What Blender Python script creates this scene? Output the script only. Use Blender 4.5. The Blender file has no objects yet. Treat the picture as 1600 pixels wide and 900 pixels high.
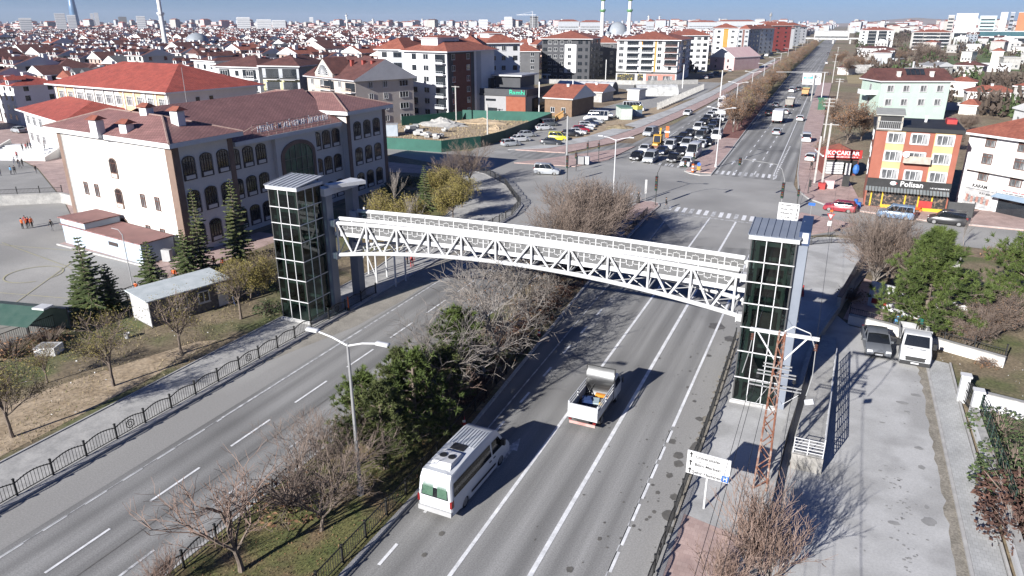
import bpy, math, random
from mathutils import Vector, Matrix
R = math.radians
scene = bpy.context.scene
COL = scene.collection
rng = random.Random(7)

# ------------------------------------------------------------ camera
CAM_H = 24.0
PITCH = math.atan(413/1110.0)
YAW = math.atan(530/math.hypot(1110.0, 413))
cd = bpy.data.cameras.new('camera')
cam = bpy.data.objects.new('camera', cd)
COL.objects.link(cam)
cd.sensor_width = 36.0
cd.lens = 36.0*1110/1600
cd.clip_start = 0.5
cd.clip_end = 40000
cam.location = (0, 0, CAM_H)
cam.rotation_euler = (math.pi/2-PITCH, 0, YAW)
scene.camera = cam

# ------------------------------------------------------------ sky, sun, exposure
SUN_EL, SUN_AZ = R(23), R(16.5)      # shadows run towards +Y, leaning to +X
world = bpy.data.worlds.new('World')
scene.world = world
world.use_nodes = True
wn = world.node_tree
bg = wn.nodes['Background']
sky = wn.nodes.new('ShaderNodeTexSky')
sky.sky_type = 'NISHITA'
sky.sun_disc = False
sky.sun_elevation = SUN_EL
sky.sun_rotation = math.pi+SUN_AZ
sky.altitude = 1000
sky.air_density = 1.0
sky.dust_density = 0.2
sky.ozone_density = 4.0
bg.inputs['Strength'].default_value = 0.05
tint = wn.nodes.new('ShaderNodeVectorMath'); tint.operation = 'MULTIPLY'; tint.inputs[1].default_value = (.38, .5, .84)
wn.links.new(sky.outputs[0], tint.inputs[0]); wn.links.new(tint.outputs[0], bg.inputs[0])
sl = bpy.data.lights.new('sun', 'SUN')
sl.energy = 5.0
sl.angle = R(0.5)
sl.color = (1.0, 0.975, 0.94)
so = bpy.data.objects.new('sun', sl)
COL.objects.link(so)
sdir = Vector((math.sin(SUN_AZ)*math.cos(SUN_EL), math.cos(SUN_AZ)*math.cos(SUN_EL), -math.sin(SUN_EL)))
so.rotation_euler = sdir.to_track_quat('-Z', 'Y').to_euler()
so.location = (0, -50, 80)
scene.view_settings.view_transform = 'Standard'
scene.view_settings.look = 'None'
scene.view_settings.exposure = 1.15
scene.view_settings.gamma = 1.0
scene.render.engine = 'CYCLES'
scene.cycles.max_bounces = 5
scene.cycles.diffuse_bounces = 2
scene.cycles.glossy_bounces = 2
scene.cycles.transmission_bounces = 3
scene.cycles.transparent_max_bounces = 10
scene.cycles.volume_bounces = 0
HAZE = 0.000052

# ------------------------------------------------------------ map from the survey photo to the ground plan
def _ray(px, py):
    cx = (px-800)/1110.0; cy = (450-py)/1110.0
    sp, cp, sy, cyw = math.sin(PITCH), math.cos(PITCH), math.sin(YAW), math.cos(YAW)
    f = (-sy*cp, cyw*cp, -sp); r = (cyw, sy, 0); u = (-sy*sp, cyw*sp, cp)
    return [f[i]+cx*r[i]+cy*u[i] for i in range(3)]
def G(px, py, z=0.0):
    d = _ray(px, py); t = (z-CAM_H)/d[2]
    return (d[0]*t, d[1]*t)

# ------------------------------------------------------------ materials
MATS = {}
GROUND = set('faint_stain asphalt_patch asphalt asphalt_pale asphalt_crossing road_dust wet_stain concrete concrete_old kerb_stone road_paint worn_road_paint red_paving_strip kerb_dirt earth verge_soil dug_sand dry_grass field straw_field bark twigs_grey_brown pale_twigs pale_bark reddish_twigs yellow_green_leaves spruce_needles yellowing_spruce_needles pine_needles dark_pine_needles hedge_leaves yellow_court_paint'.split())
WALL = .7
def mat(name, c1, c2=None, scale=1.0, rough=0.7, metal=0.0, bump=0.0, stretch=None, detail=4.0, spec=0.4, fine=0.0, fscale=40.0, c3=None, s3=0.15, lo=0.35, hi=0.65, tracks=0):
    if name in MATS: return MATS[name]
    m = bpy.data.materials.new(name); m.use_nodes = True
    nt = m.node_tree; b = nt.nodes['Principled BSDF']
    kf = 1.0 if name in GROUND else WALL
    def rgb(c):
        if not isinstance(c, (tuple, list)): c = (c, c, c)
        return tuple(v*kf for v in c)+(1.0,)
    b.inputs['Roughness'].default_value = rough
    b.inputs['Metallic'].default_value = metal
    b.inputs['Specular IOR Level'].default_value = spec
    b.inputs['Base Color'].default_value = rgb(c1)
    if c2 is not None or bump or fine:
        tc = nt.nodes.new('ShaderNodeTexCoord')
        mp = nt.nodes.new('ShaderNodeMapping')
        if stretch: mp.inputs['Scale'].default_value = stretch
        nt.links.new(tc.outputs['Object'], mp.inputs[0])
        nz = nt.nodes.new('ShaderNodeTexNoise'); nz.inputs['Scale'].default_value = scale; nz.inputs['Detail'].default_value = detail
        nz.inputs['Roughness'].default_value = 0.62
        nt.links.new(mp.outputs[0], nz.inputs['Vector'])
        rp = nt.nodes.new('ShaderNodeValToRGB')
        rp.color_ramp.elements[0].position = lo; rp.color_ramp.elements[1].position = hi
        rp.color_ramp.elements[0].color = rgb(c1); rp.color_ramp.elements[1].color = rgb(c2 if c2 is not None else c1)
        nt.links.new(nz.outputs['Fac'], rp.inputs[0])
        out = rp.outputs[0]
        if c3 is not None:
            n3 = nt.nodes.new('ShaderNodeTexNoise'); n3.inputs['Scale'].default_value = s3; n3.inputs['Detail'].default_value = 3
            nt.links.new(tc.outputs['Object'], n3.inputs['Vector'])
            r3 = nt.nodes.new('ShaderNodeValToRGB'); r3.color_ramp.elements[0].position = .48; r3.color_ramp.elements[1].position = .62
            nt.links.new(n3.outputs['Fac'], r3.inputs[0])
            mx = nt.nodes.new('ShaderNodeMix'); mx.data_type = 'RGBA'
            nt.links.new(r3.outputs[0], mx.inputs['Factor']); nt.links.new(out, mx.inputs[6]); mx.inputs[7].default_value = rgb(c3)
            out = mx.outputs[2]
        if fine:
            n2 = nt.nodes.new('ShaderNodeTexNoise'); n2.inputs['Scale'].default_value = fscale; n2.inputs['Detail'].default_value = 2
            nt.links.new(tc.outputs['Object'], n2.inputs['Vector'])
            ma = nt.nodes.new('ShaderNodeMapRange'); ma.inputs['From Min'].default_value = .3; ma.inputs['From Max'].default_value = .7
            ma.inputs['To Min'].default_value = 1-fine; ma.inputs['To Max'].default_value = 1+fine
            nt.links.new(n2.outputs['Fac'], ma.inputs['Value'])
            vm = nt.nodes.new('ShaderNodeVectorMath'); vm.operation = 'SCALE'
            nt.links.new(out, vm.inputs[0]); nt.links.new(ma.outputs[0], vm.inputs['Scale'])
            out = vm.outputs[0]
        if tracks:
            sx = nt.nodes.new('ShaderNodeSeparateXYZ'); nt.links.new(tc.outputs['Object'], sx.inputs[0])
            m1 = nt.nodes.new('ShaderNodeMath'); m1.operation = 'MULTIPLY_ADD'; m1.inputs[1].default_value = 2*math.pi/tracks; m1.inputs[2].default_value = 12.45*2*math.pi/tracks
            m2 = nt.nodes.new('ShaderNodeMath'); m2.operation = 'COSINE'
            n4 = nt.nodes.new('ShaderNodeTexNoise'); n4.inputs['Scale'].default_value = .09; nt.links.new(tc.outputs['Object'], n4.inputs['Vector'])
            m3 = nt.nodes.new('ShaderNodeMath'); m3.operation = 'MULTIPLY'; m4 = nt.nodes.new('ShaderNodeMath'); m4.operation = 'MULTIPLY_ADD'; m4.inputs[1].default_value = -.3; m4.inputs[2].default_value = 1.0
            nt.links.new(sx.outputs[0], m1.inputs[0]); nt.links.new(m1.outputs[0], m2.inputs[0]); nt.links.new(m2.outputs[0], m3.inputs[0]); nt.links.new(n4.outputs['Fac'], m3.inputs[1]); nt.links.new(m3.outputs[0], m4.inputs[0])
            v2 = nt.nodes.new('ShaderNodeVectorMath'); v2.operation = 'SCALE'; nt.links.new(out, v2.inputs[0]); nt.links.new(m4.outputs[0], v2.inputs['Scale']); out = v2.outputs[0]
        nt.links.new(out, b.inputs['Base Color'])
        if bump:
            bp = nt.nodes.new('ShaderNodeBump'); bp.inputs['Strength'].default_value = bump; bp.inputs['Distance'].default_value = 0.05
            nt.links.new(nz.outputs['Fac'], bp.inputs['Height']); nt.links.new(bp.outputs[0], b.inputs['Normal'])
    MATS[name] = m
    return m
def rows_mat(name, c1, c2, period, axis='Z', gap=0.12, rough=0.75, mortar=None, rot=(0, 0, 0), noise=.25, bw=None):
    """tiles / blocks: brick texture in object space"""
    if name in MATS: return MATS[name]
    m = bpy.data.materials.new(name); m.use_nodes = True
    nt = m.node_tree; b = nt.nodes['Principled BSDF']; b.inputs['Roughness'].default_value = rough
    tc = nt.nodes.new('ShaderNodeTexCoord'); mp = nt.nodes.new('ShaderNodeMapping')
    mp.inputs['Rotation'].default_value = rot
    nt.links.new(tc.outputs['Object'], mp.inputs[0])
    br = nt.nodes.new('ShaderNodeTexBrick')
    br.inputs['Color1'].default_value = tuple(c1)+(1,); br.inputs['Color2'].default_value = tuple(c2)+(1,)
    mo = mortar or tuple(x*.45 for x in c1)
    br.inputs['Mortar'].default_value = tuple(mo)+(1,)
    br.inputs['Scale'].default_value = 1.0/period
    br.inputs['Mortar Size'].default_value = gap*.5
    br.inputs['Brick Width'].default_value = bw or 0.9
    br.inputs['Row Height'].default_value = 1.0
    br.inputs['Mortar Smooth'].default_value = .3
    nt.links.new(mp.outputs[0], br.inputs['Vector'])
    nz = nt.nodes.new('ShaderNodeTexNoise'); nz.inputs['Scale'].default_value = .6; nz.inputs['Detail'].default_value = 5
    nt.links.new(tc.outputs['Object'], nz.inputs['Vector'])
    ma = nt.nodes.new('ShaderNodeMapRange'); ma.inputs['From Min'].default_value = .3; ma.inputs['From Max'].default_value = .7
    ma.inputs['To Min'].default_value = 1-noise; ma.inputs['To Max'].default_value = 1+noise
    nt.links.new(nz.outputs['Fac'], ma.inputs['Value'])
    vm = nt.nodes.new('ShaderNodeVectorMath'); vm.operation = 'SCALE'
    nt.links.new(br.outputs['Color'], vm.inputs[0]); nt.links.new(ma.outputs[0], vm.inputs['Scale'])
    nt.links.new(vm.outputs[0], b.inputs['Base Color'])
    MATS[name] = m
    return m
def glass_mat(name, tint, mixf=.5, rough=.03):
    if name in MATS: return MATS[name]
    m = bpy.data.materials.new(name); m.use_nodes = True
    nt = m.node_tree; nt.nodes.clear()
    o = nt.nodes.new('ShaderNodeOutputMaterial')
    t = nt.nodes.new('ShaderNodeBsdfTransparent'); t.inputs[0].default_value = tuple(tint)+(1,)
    g = nt.nodes.new('ShaderNodeBsdfGlossy'); g.inputs['Roughness'].default_value = rough; g.inputs[0].default_value = (.8, .85, .85, 1)
    fr = nt.nodes.new('ShaderNodeFresnel'); fr.inputs[0].default_value = 1.5
    mx = nt.nodes.new('ShaderNodeMixShader')
    nt.links.new(fr.outputs[0], mx.inputs[0]); nt.links.new(t.outputs[0], mx.inputs[1]); nt.links.new(g.outputs[0], mx.inputs[2])
    nt.links.new(mx.outputs[0], o.inputs[0])
    MATS[name] = m
    return m

M = dict(
 asphalt=mat('asphalt', (.155,.152,.146), (.25,.246,.236), .5, .85, stretch=(1.3, .03, 1), fine=.2, fscale=14, detail=6, c3=(.15, .147, .141), s3=.06, tracks=1.67),
 asphalt2=mat('asphalt_pale', (.222,.216,.204), (.285,.277,.262), .35, .85, stretch=(1, .06, 1), fine=.14, fscale=12, detail=6, c3=(.235, .228, .215), s3=.12),
 asphaltx=mat('asphalt_crossing', (.225,.219,.207), (.305,.297,.281), .09, .85, fine=.12, fscale=9, detail=8, c3=(.2, .195, .186), s3=.05),
 dust=mat('road_dust', (.2, .185, .16), (.27, .25, .215), .8, .95, fine=.2, fscale=9, detail=8),
 stain=mat('faint_stain', (.2,.197,.19), (.26,.255,.245), 2, .8),
 kerbdirt=mat('kerb_dirt', (.16,.145,.118), (.26,.235,.195), 1.4, .95, fine=.3, fscale=9, detail=8),
 wet=mat('wet_stain', (.085, .08, .072), (.13, .122, .108), 2, .6),
 concrete=mat('concrete', (.33,.326,.316), (.415,.41,.4), .35, .85, fine=.08, fscale=10, detail=8, c3=(.29, .286, .277), s3=.3),
 concrete2=mat('concrete_old', (.25, .245, .235), (.36, .35, .33), 1.2, .9, detail=8, fine=.12, fscale=8),
 kerb=mat('kerb_stone', (.3, .29, .28), (.4, .39, .37), 1.5, .85, detail=6),
 paving=rows_mat('paving_block', (.33, .33, .32), (.39, .39, .38), .28, gap=.07, mortar=(.24, .24, .23), noise=.12),
 pinkpave=rows_mat('pink_paving', (.33, .235, .21), (.38, .28, .25), .3, gap=.05, mortar=(.26, .19, .17), noise=.2),
 redsoil=mat('red_paving_strip', (.13, .055, .045), (.19, .085, .07), 1.0, .9, detail=8, fine=.2, fscale=6),
 paint=mat('road_paint', .5, .72, 1.6, .7, detail=8, fine=.12, fscale=20),
 paintold=mat('worn_road_paint', .22, .55, 2.2, .8, detail=10, lo=.4, hi=.6),
 paintyel=mat('yellow_court_paint', (.36, .33, .18), (.31, .3, .24), 2, .8, detail=8),
 earth=mat('earth', (.13, .095, .062), (.24, .185, .125), .11, .95, detail=10, fine=.3, fscale=2.0, c3=(.15, .14, .075), s3=.02),
 verge=mat('verge_soil', (.105, .082, .052), (.21, .165, .105), .28, .95, detail=10, fine=.35, fscale=5, c3=(.085, .095, .035), s3=.16),
 sand=mat('dug_sand', (.24, .18, .115), (.35, .275, .19), .7, .95, detail=10, fine=.3, fscale=5, bump=.5),
 grass=mat('dry_grass', (.07, .085, .025), (.135, .12, .045), .7, .95, detail=8, fine=.4, fscale=8, c3=(.14, .1, .055), s3=.4),
 field=mat('field', (.07, .1, .03), (.1, .13, .045), .05, .95, detail=6),
 drygrass=mat('straw_field', (.24, .19, .1), (.31, .25, .15), .1, .95, detail=8),
 white=mat('white_steel', .64, .72, 3, .42, detail=3),
 whitewall=mat('white_render', .72, .8, .25, .85, detail=6, fine=.03, fscale=3),
 cream=mat('cream_render', (.74, .7, .645), (.8, .765, .71), .3, .85, detail=6, fine=.03, fscale=4),
 grey=mat('grey_steel', .28, .33, 1, .5),
 greypanel=mat('grey_cladding', (.21, .235, .28), (.25, .275, .32), .6, .4, spec=.5),
 darkgrey=mat('dark_grey', .06, .075, 1, .6),
 black=mat('black_paint', .02, .03, 2, .5),
 iron=mat('fence_iron', .018, .03, 3, .55),
 rubber=mat('tyre_rubber', .02, .028, 5, .85),
 alloy=mat('wheel_rim', .35, .45, 5, .35, metal=.6),
 chrome=mat('brushed_steel', .16, .24, 3, .34, metal=.9, stretch=(.3,1,4)),
 glassd=mat('dark_glass', (.018, .022, .028), (.035, .042, .05), .3, .06, spec=.8),
 glassv=mat('vehicle_glass', (.012, .014, .016), (.02, .022, .025), .5, .05, spec=.8),
 glassw=mat('curtained_glass', (.1, .105, .11), (.42, .42, .42), 1.4, .1, spec=.7, stretch=(1, 1, .15), lo=.45, hi=.55),
 brown=mat('brown_pilaster', (.2, .135, .105), (.25, .17, .13), .8, .8),
 winbrown=mat('brown_window_surround', (.05, .038, .036), (.065, .048, .045), 2, .6),
 winred=mat('reddish_window_bar', (.13, .055, .035), (.16, .07, .05), 2, .6),
 tilem=rows_mat('maroon_tile', (.2, .098, .09), (.245, .125, .112), .33, noise=.15, gap=.22, bw=1.2),
 tiler=rows_mat('red_tile', (.27, .055, .038), (.33, .075, .052), .33, noise=.2, gap=.18, bw=1.2),
 tileo=mat('orange_red_tile', (.24, .075, .05), (.34, .115, .075), .8, .85, detail=8, fine=.2, fscale=3),
 tiled=mat('brown_red_tile', (.095, .038, .034), (.155, .064, .054), .5, .85, detail=8, fine=.2, fscale=3),
 bark=mat('bark', (.09, .07, .055), (.17, .135, .11), 6, .95, stretch=(1, 1, .3), detail=6),
 barkpale=mat('pale_bark', (.14, .122, .104), (.25, .222, .196), 5, .9, stretch=(1, 1, .3), detail=6),
 twig=mat('twigs_grey_brown', (.11, .082, .066), (.18, .14, .115), .8, .9),
 twigpale=mat('pale_twigs', (.13, .114, .1), (.205, .182, .163), .8, .9),
 twigred=mat('reddish_twigs', (.13, .085, .066), (.21, .15, .122), .8, .9),
 leafdry=mat('dry_leaves', (.2, .1, .05), (.3, .17, .09), 1, .85),
 willow=mat('yellow_green_leaves', (.13, .108, .028), (.21, .172, .05), .7, .8),
 spruce=mat('spruce_needles', (.036, .058, .016), (.095, .125, .034), .9, .8),
 springspruce=mat('yellowing_spruce_needles', (.055, .075, .022), (.11, .125, .04), .8, .8),
 pine=mat('pine_needles', (.034, .054, .011), (.085, .115, .024), .8, .8),
 pined=mat('dark_pine_needles', (.042, .056, .017), (.1, .115, .034), .8, .8),
 redshrub=mat('red_barberry_leaves', (.075, .038, .028), (.14, .07, .05), 1.2, .9, detail=6),
 hedge=mat('hedge_leaves', (.03, .045, .016), (.06, .085, .03), 1, .9),
 rust=mat('rusty_steel', (.19, .072, .04), (.36, .3, .26), 2.4, .8, detail=8, lo=.47, hi=.64),
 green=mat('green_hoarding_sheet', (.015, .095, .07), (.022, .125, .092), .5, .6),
 red=mat('red_paint', (.42, .03, .03), (.48, .05, .04), 1, .5),
 orange=mat('orange_render', (.32, .105, .068), (.38, .135, .09), .5, .85),
 yellow=mat('yellow_render', (.6, .42, .2), (.66, .48, .25), .5, .85),
 yellowp=mat('yellow_paint', (.65, .4, .02), (.7, .48, .04), 1, .5),
 mint=mat('mint_render', (.46, .58, .5), (.52, .63, .55), .4, .85),
 pink=mat('pink_render', (.62, .42, .42), (.68, .5, .48), .4, .85),
 blue=mat('sign_blue', (.02, .12, .5), (.03, .15, .55), 1, .5),
 bluef=mat('blue_plastic', (.03, .12, .42), (.05, .18, .5), 1, .6),
 orangev=mat('hi_vis_orange', (.75, .12, .02), (.8, .18, .03), 3, .7),
 skin=mat('skin', (.5, .3, .21), (.55, .34, .25), 4, .6),
 hair=mat('dark_hair', .015, .025, 6, .7),
 tail=mat('tail_light_red', (.2, .015, .015), (.26, .02, .02), 2, .2),
 lens=mat('lamp_lens', .65, .8, 6, .12, spec=.8),
 plastic=mat('dark_plastic', .03, .04, 4, .6),
 stone=mat('stone_wall', (.2, .19, .17), (.45, .43, .4), 1.3, .9, detail=10, bump=.6),
 fieldstone=rows_mat('white_block_wall', (.42, .41, .39), (.5, .49, .47), .8, gap=.12, mortar=(.18, .17, .16), rot=(R(90), 0, 0), noise=.3, bw=1.6),
 brick=rows_mat('brick_cladding', (.25, .085, .05), (.3, .11, .065), .3, gap=.08, rot=(R(90), 0, 0), noise=.1),
 membrane=mat('dark_roof_membrane', .022, .034, .6, .7, detail=6),
 tin=mat('tin_roof', (.45, .45, .45), (.56, .56, .56), 1, .45, metal=.3),
 tower_glass=glass_mat('lift_shaft_glass', (.24, .31, .29)),
 liftgreen=mat('green_lift_frame', (.13, .17, .15), (.17, .21, .185), 1, .5),
)
def colmat(rgb, rough=.35, name='car_paint'):
    key = name+'_%d_%d_%d' % tuple(int(99*c) for c in rgb)
    return mat(key, tuple(rgb), tuple(min(1, c*1.06+.002) for c in rgb), 2, rough, spec=.6)

# ------------------------------------------------------------ mesh builder
class MB:
    def __init__(s): s.v = []; s.f = []; s.m = []
    def add(s, vs, fs, mi=0):
        o = len(s.v); s.v.extend([tuple(p) for p in vs])
        for f in fs: s.f.append([i+o for i in f]); s.m.append(mi)
        return s
    def box(s, x0, x1, y0, y1, z0, z1, mi=0):
        return s.add([(x0,y0,z0),(x1,y0,z0),(x1,y1,z0),(x0,y1,z0),(x0,y0,z1),(x1,y0,z1),(x1,y1,z1),(x0,y1,z1)],
                     [(0,3,2,1),(4,5,6,7),(0,1,5,4),(1,2,6,5),(2,3,7,6),(3,0,4,7)], mi)
    def cbox(s, c, sz, rz=0, mi=0):
        cx, cy, cz = c; a, b, h = sz[0]/2, sz[1]/2, sz[2]/2
        co, si = math.cos(rz), math.sin(rz)
        vs = [(cx+x*co-y*si, cy+x*si+y*co, cz+z) for z in (-h, h) for x, y in ((-a,-b),(a,-b),(a,b),(-a,b))]
        return s.add(vs, [(0,3,2,1),(4,5,6,7),(0,1,5,4),(1,2,6,5),(2,3,7,6),(3,0,4,7)], mi)
    def bar(s, p, q, w, h=None, mi=0, up=(0,0,1)):
        p = Vector(p); q = Vector(q); d = (q-p)
        if d.length < 1e-6: return s
        d.normalize(); u = Vector(up)
        if abs(d.dot(u)) > .98: u = Vector((1,0,0))
        a = d.cross(u).normalized()*(w/2); b = a.cross(d).normalized()*((h or w)/2)
        vs = [p-a-b, p+a-b, p+a+b, p-a+b, q-a-b, q+a-b, q+a+b, q-a+b]
        return s.add(vs, [(0,1,2,3),(7,6,5,4),(0,4,5,1),(1,5,6,2),(2,6,7,3),(3,7,4,0)], mi)
    def tube(s, p, q, r0, r1=None, n=6, mi=0, cap=True):
        p = Vector(p); q = Vector(q); d = q-p
        if d.length < 1e-6: return s
        d.normalize(); r1 = r0 if r1 is None else r1
        a = d.cross(Vector((0,0,1)) if abs(d.z) < .9 else Vector((1,0,0))).normalized(); b = d.cross(a)
        vs = []
        for c, r in ((p, r0), (q, r1)):
            for i in range(n):
                t = 2*math.pi*i/n; vs.append(c+a*(r*math.cos(t))+b*(r*math.sin(t)))
        fs = [(i, (i+1)%n, n+(i+1)%n, n+i) for i in range(n)]
        if cap: fs += [tuple(range(n-1,-1,-1)), tuple(range(n, 2*n))]
        return s.add(vs, fs, mi)
    def path(s, pts, r, n=6, mi=0, r1=None):
        k = len(pts)-1
        for i in range(k):
            a = r if r1 is None else r+(r1-r)*i/k; b = r if r1 is None else r+(r1-r)*(i+1)/k
            s.tube(pts[i], pts[i+1], a, b, n, mi)
        return s
    def prism(s, poly, z0, z1, mi=0, mtop=None):
        n = len(poly)
        ar = sum(poly[i][0]*poly[(i+1)%n][1]-poly[(i+1)%n][0]*poly[i][1] for i in range(n))
        if ar < 0: poly = poly[::-1]
        vs = [(p[0], p[1], z0) for p in poly]+[(p[0], p[1], z1) for p in poly]
        s.add(vs, [tuple(range(n-1,-1,-1))]+[(i,(i+1)%n,n+(i+1)%n,n+i) for i in range(n)], mi)
        o = len(s.v)-n
        s.f.append(list(range(o, o+n))); s.m.append(mi if mtop is None else mtop)
        return s
    def sheet(s, poly, z, mi=0):
        n = len(poly)
        ar = sum(poly[i][0]*poly[(i+1)%n][1]-poly[(i+1)%n][0]*poly[i][1] for i in range(n))
        if ar < 0: poly = poly[::-1]
        return s.add([(p[0], p[1], z) for p in poly], [tuple(range(n))], mi)
    def extrude(s, prof, axis_pts, mi=0):
        return s
    def lathe(s, prof, c=(0,0,0), n=12, mi=0):
        vs = []
        for r, z in prof:
            for i in range(n):
                t = 2*math.pi*i/n; vs.append((c[0]+r*math.cos(t), c[1]+r*math.sin(t), c[2]+z))
        k = len(prof)
        fs = [(j*n+i, j*n+(i+1)%n, (j+1)*n+(i+1)%n, (j+1)*n+i) for j in range(k-1) for i in range(n)]
        fs += [tuple(range(n-1,-1,-1)), tuple(range((k-1)*n, k*n))]
        return s.add(vs, fs, mi)
    def ball(s, c, r, n=8, mi=0):
        rx, ry, rz = r if isinstance(r, tuple) else (r, r, r)
        k = max(3, n//2); vs = []
        for j in range(1, k):
            a = math.pi*j/k
            for i in range(n):
                t = 2*math.pi*i/n; vs.append((c[0]+rx*math.sin(a)*math.cos(t), c[1]+ry*math.sin(a)*math.sin(t), c[2]-rz*math.cos(a)))
        b = len(vs); vs += [(c[0],c[1],c[2]-rz),(c[0],c[1],c[2]+rz)]
        fs = [(j*n+i, j*n+(i+1)%n, (j+1)*n+(i+1)%n, (j+1)*n+i) for j in range(k-2) for i in range(n)]
        fs += [(b, (i+1)%n, i) for i in range(n)]+[(b+1, (k-2)*n+i, (k-2)*n+(i+1)%n) for i in range(n)]
        return s.add(vs, fs, mi)
    def side(s, prof, w, inset=.06, mi=0, cx=0.0, taper=None, mcap=None):
        """side profile (y,z) given width along x with softened edges; taper(z)->factor on half width"""
        n = len(prof)
        my = sum(p[0] for p in prof)/n; mz = sum(p[1] for p in prof)/n
        vs = []
        L = max(p[0] for p in prof)-min(p[0] for p in prof); Hh = max(p[1] for p in prof)-min(p[1] for p in prof)
        for x, sh in ((-w/2, inset), (-w/2+inset*.8, 0), (w/2-inset*.8, 0), (w/2, inset)):
            for y, z in prof:
                k = taper(z) if taper else 1.0
                vs.append((cx+x*k, y+(my-y)*sh*2/L*1.0, z+(mz-z)*sh*1.6/Hh))
        fs = []
        for j in range(3):
            for i in range(n):
                fs.append((j*n+i, j*n+(i+1)%n, (j+1)*n+(i+1)%n, (j+1)*n+i))
        s.add(vs, fs, mi)
        o = len(s.v)-4*n
        s.f.append([o+i for i in range(n-1,-1,-1)]); s.m.append(mi if mcap is None else mcap)
        s.f.append([o+3*n+i for i in range(n)]); s.m.append(mi if mcap is None else mcap)
        return s
    def xf(s, mtx, start=0):
        for i in range(start, len(s.v)): s.v[i] = tuple(mtx @ Vector(s.v[i]))
        return s
    def merge(s, o, mtx=None, mi=None):
        vs = [mtx @ Vector(p) for p in o.v] if mtx else o.v
        k = len(s.v); s.v.extend([tuple(p) for p in vs])
        for f, m in zip(o.f, o.m): s.f.append([i+k for i in f]); s.m.append(m if mi is None else mi)
        return s
    def mesh(s, name, mats, smooth=False):
        me = bpy.data.meshes.new(name)
        me.from_pydata(s.v, [], s.f)
        for m in (mats if isinstance(mats, (list, tuple)) else [mats]): me.materials.append(m)
        if any(s.m): me.polygons.foreach_set('material_index', s.m)
        if smooth:
            me.polygons.foreach_set('use_smooth', [True]*len(me.polygons))
            try: me.set_sharp_from_angle(angle=R(40))
            except Exception: pass
        me.update()
        return me
    def build(s, name, mats, parent=None, smooth=False, loc=None, rz=0):
        return link(name, s.mesh(name, mats, smooth), parent, loc, rz)

def link(name, me, parent=None, loc=None, rz=0):
    o = bpy.data.objects.new(name, me); COL.objects.link(o)
    if parent is not None: o.parent = parent
    if loc is not None: o.location = loc
    if rz: o.rotation_euler = (0, 0, rz)
    return o
def tag(o, label, cat, group=None):
    o['label'] = label; o['category'] = cat
    if group: o['group'] = group
    return o
def struct(name, mb, m):
    o = mb.build(name, m); o['kind'] = 'structure'; return o
def stuff(o): o['kind'] = 'stuff'; return o
def thing(name, label, cat, loc=(0,0,0), rz=0, group=None, scale=None):
    o = bpy.data.objects.new(name, None); COL.objects.link(o)
    o.location = loc; o.rotation_euler = (0, 0, rz); o.empty_display_size = .3
    if scale: o.scale = scale if isinstance(scale, tuple) else (scale,)*3
    return tag(o, label, cat, group)
KIDS = {}
def dup(root, loc, rz=0, label=None, group=None, scale=None):
    """a copy of a thing with its parts and sub-parts"""
    r = root.copy(); COL.objects.link(r); r.location = loc; r.rotation_euler = (0, 0, rz)
    if scale: r.scale = scale if isinstance(scale, tuple) else (scale,)*3
    if label: r['label'] = label
    if group: r['group'] = group
    for ch in kids(root):
        c = ch.copy(); COL.objects.link(c); c.parent = r
        for g in kids(ch):
            d = g.copy(); COL.objects.link(d); d.parent = c
    return r
def kids(o):
    if o.name not in KIDS: KIDS[o.name] = list(o.children)
    return KIDS[o.name]
_txt = {}
def text_mesh(s, size=1.0, ext=.01, bold=.0, mats=None):
    cu = bpy.data.curves.new('lettering', 'FONT')
    cu.body = s; cu.size = size; cu.extrude = ext; cu.offset = bold; cu.align_x = 'CENTER'; cu.align_y = 'CENTER'
    cu.resolution_u = 2
    o = bpy.data.objects.new('lettering', cu); COL.objects.link(o)
    dg = bpy.context.evaluated_depsgraph_get()
    me = bpy.data.meshes.new_from_object(o.evaluated_get(dg))
    COL.objects.unlink(o); bpy.data.objects.remove(o)
    me.materials.clear(); me.materials.append(mats or M['black'])
    return me
def text(s, size, m, parent, loc, rot=(R(90),0,0), ext=.01, bold=0.0, name='lettering'):
    o = link(name, text_mesh(s, size, ext, bold, m), parent, loc); o.rotation_euler = rot
    return o
# ============================================================ the setting: ground, roads, pavements
def sheet(name, poly, z, m):
    return struct(name, MB().sheet(poly, z), m)
gm = MB()
for (x0, x1, y0, y1) in ((-9000, 9000, -400, 16000),): gm.sheet([(x0,y0),(x1,y0),(x1,y1),(x0,y1)], -.06)
struct('ground', gm, M['earth'])
# fields on the right and far ones
sheet('green_field', [G(1445,104), G(1600,112), G(1600,92), G(1535,86), G(1450,88)], -.03, M['field'])
sheet('straw_field', [G(1425,104), G(1462,106), G(1460,90), G(1400,92)], -.035, M['drygrass'])
sheet('straw_field', [G(1325,130), G(1425,133), G(1430,116), G(1322,115)], -.03, M['drygrass'])
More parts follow.
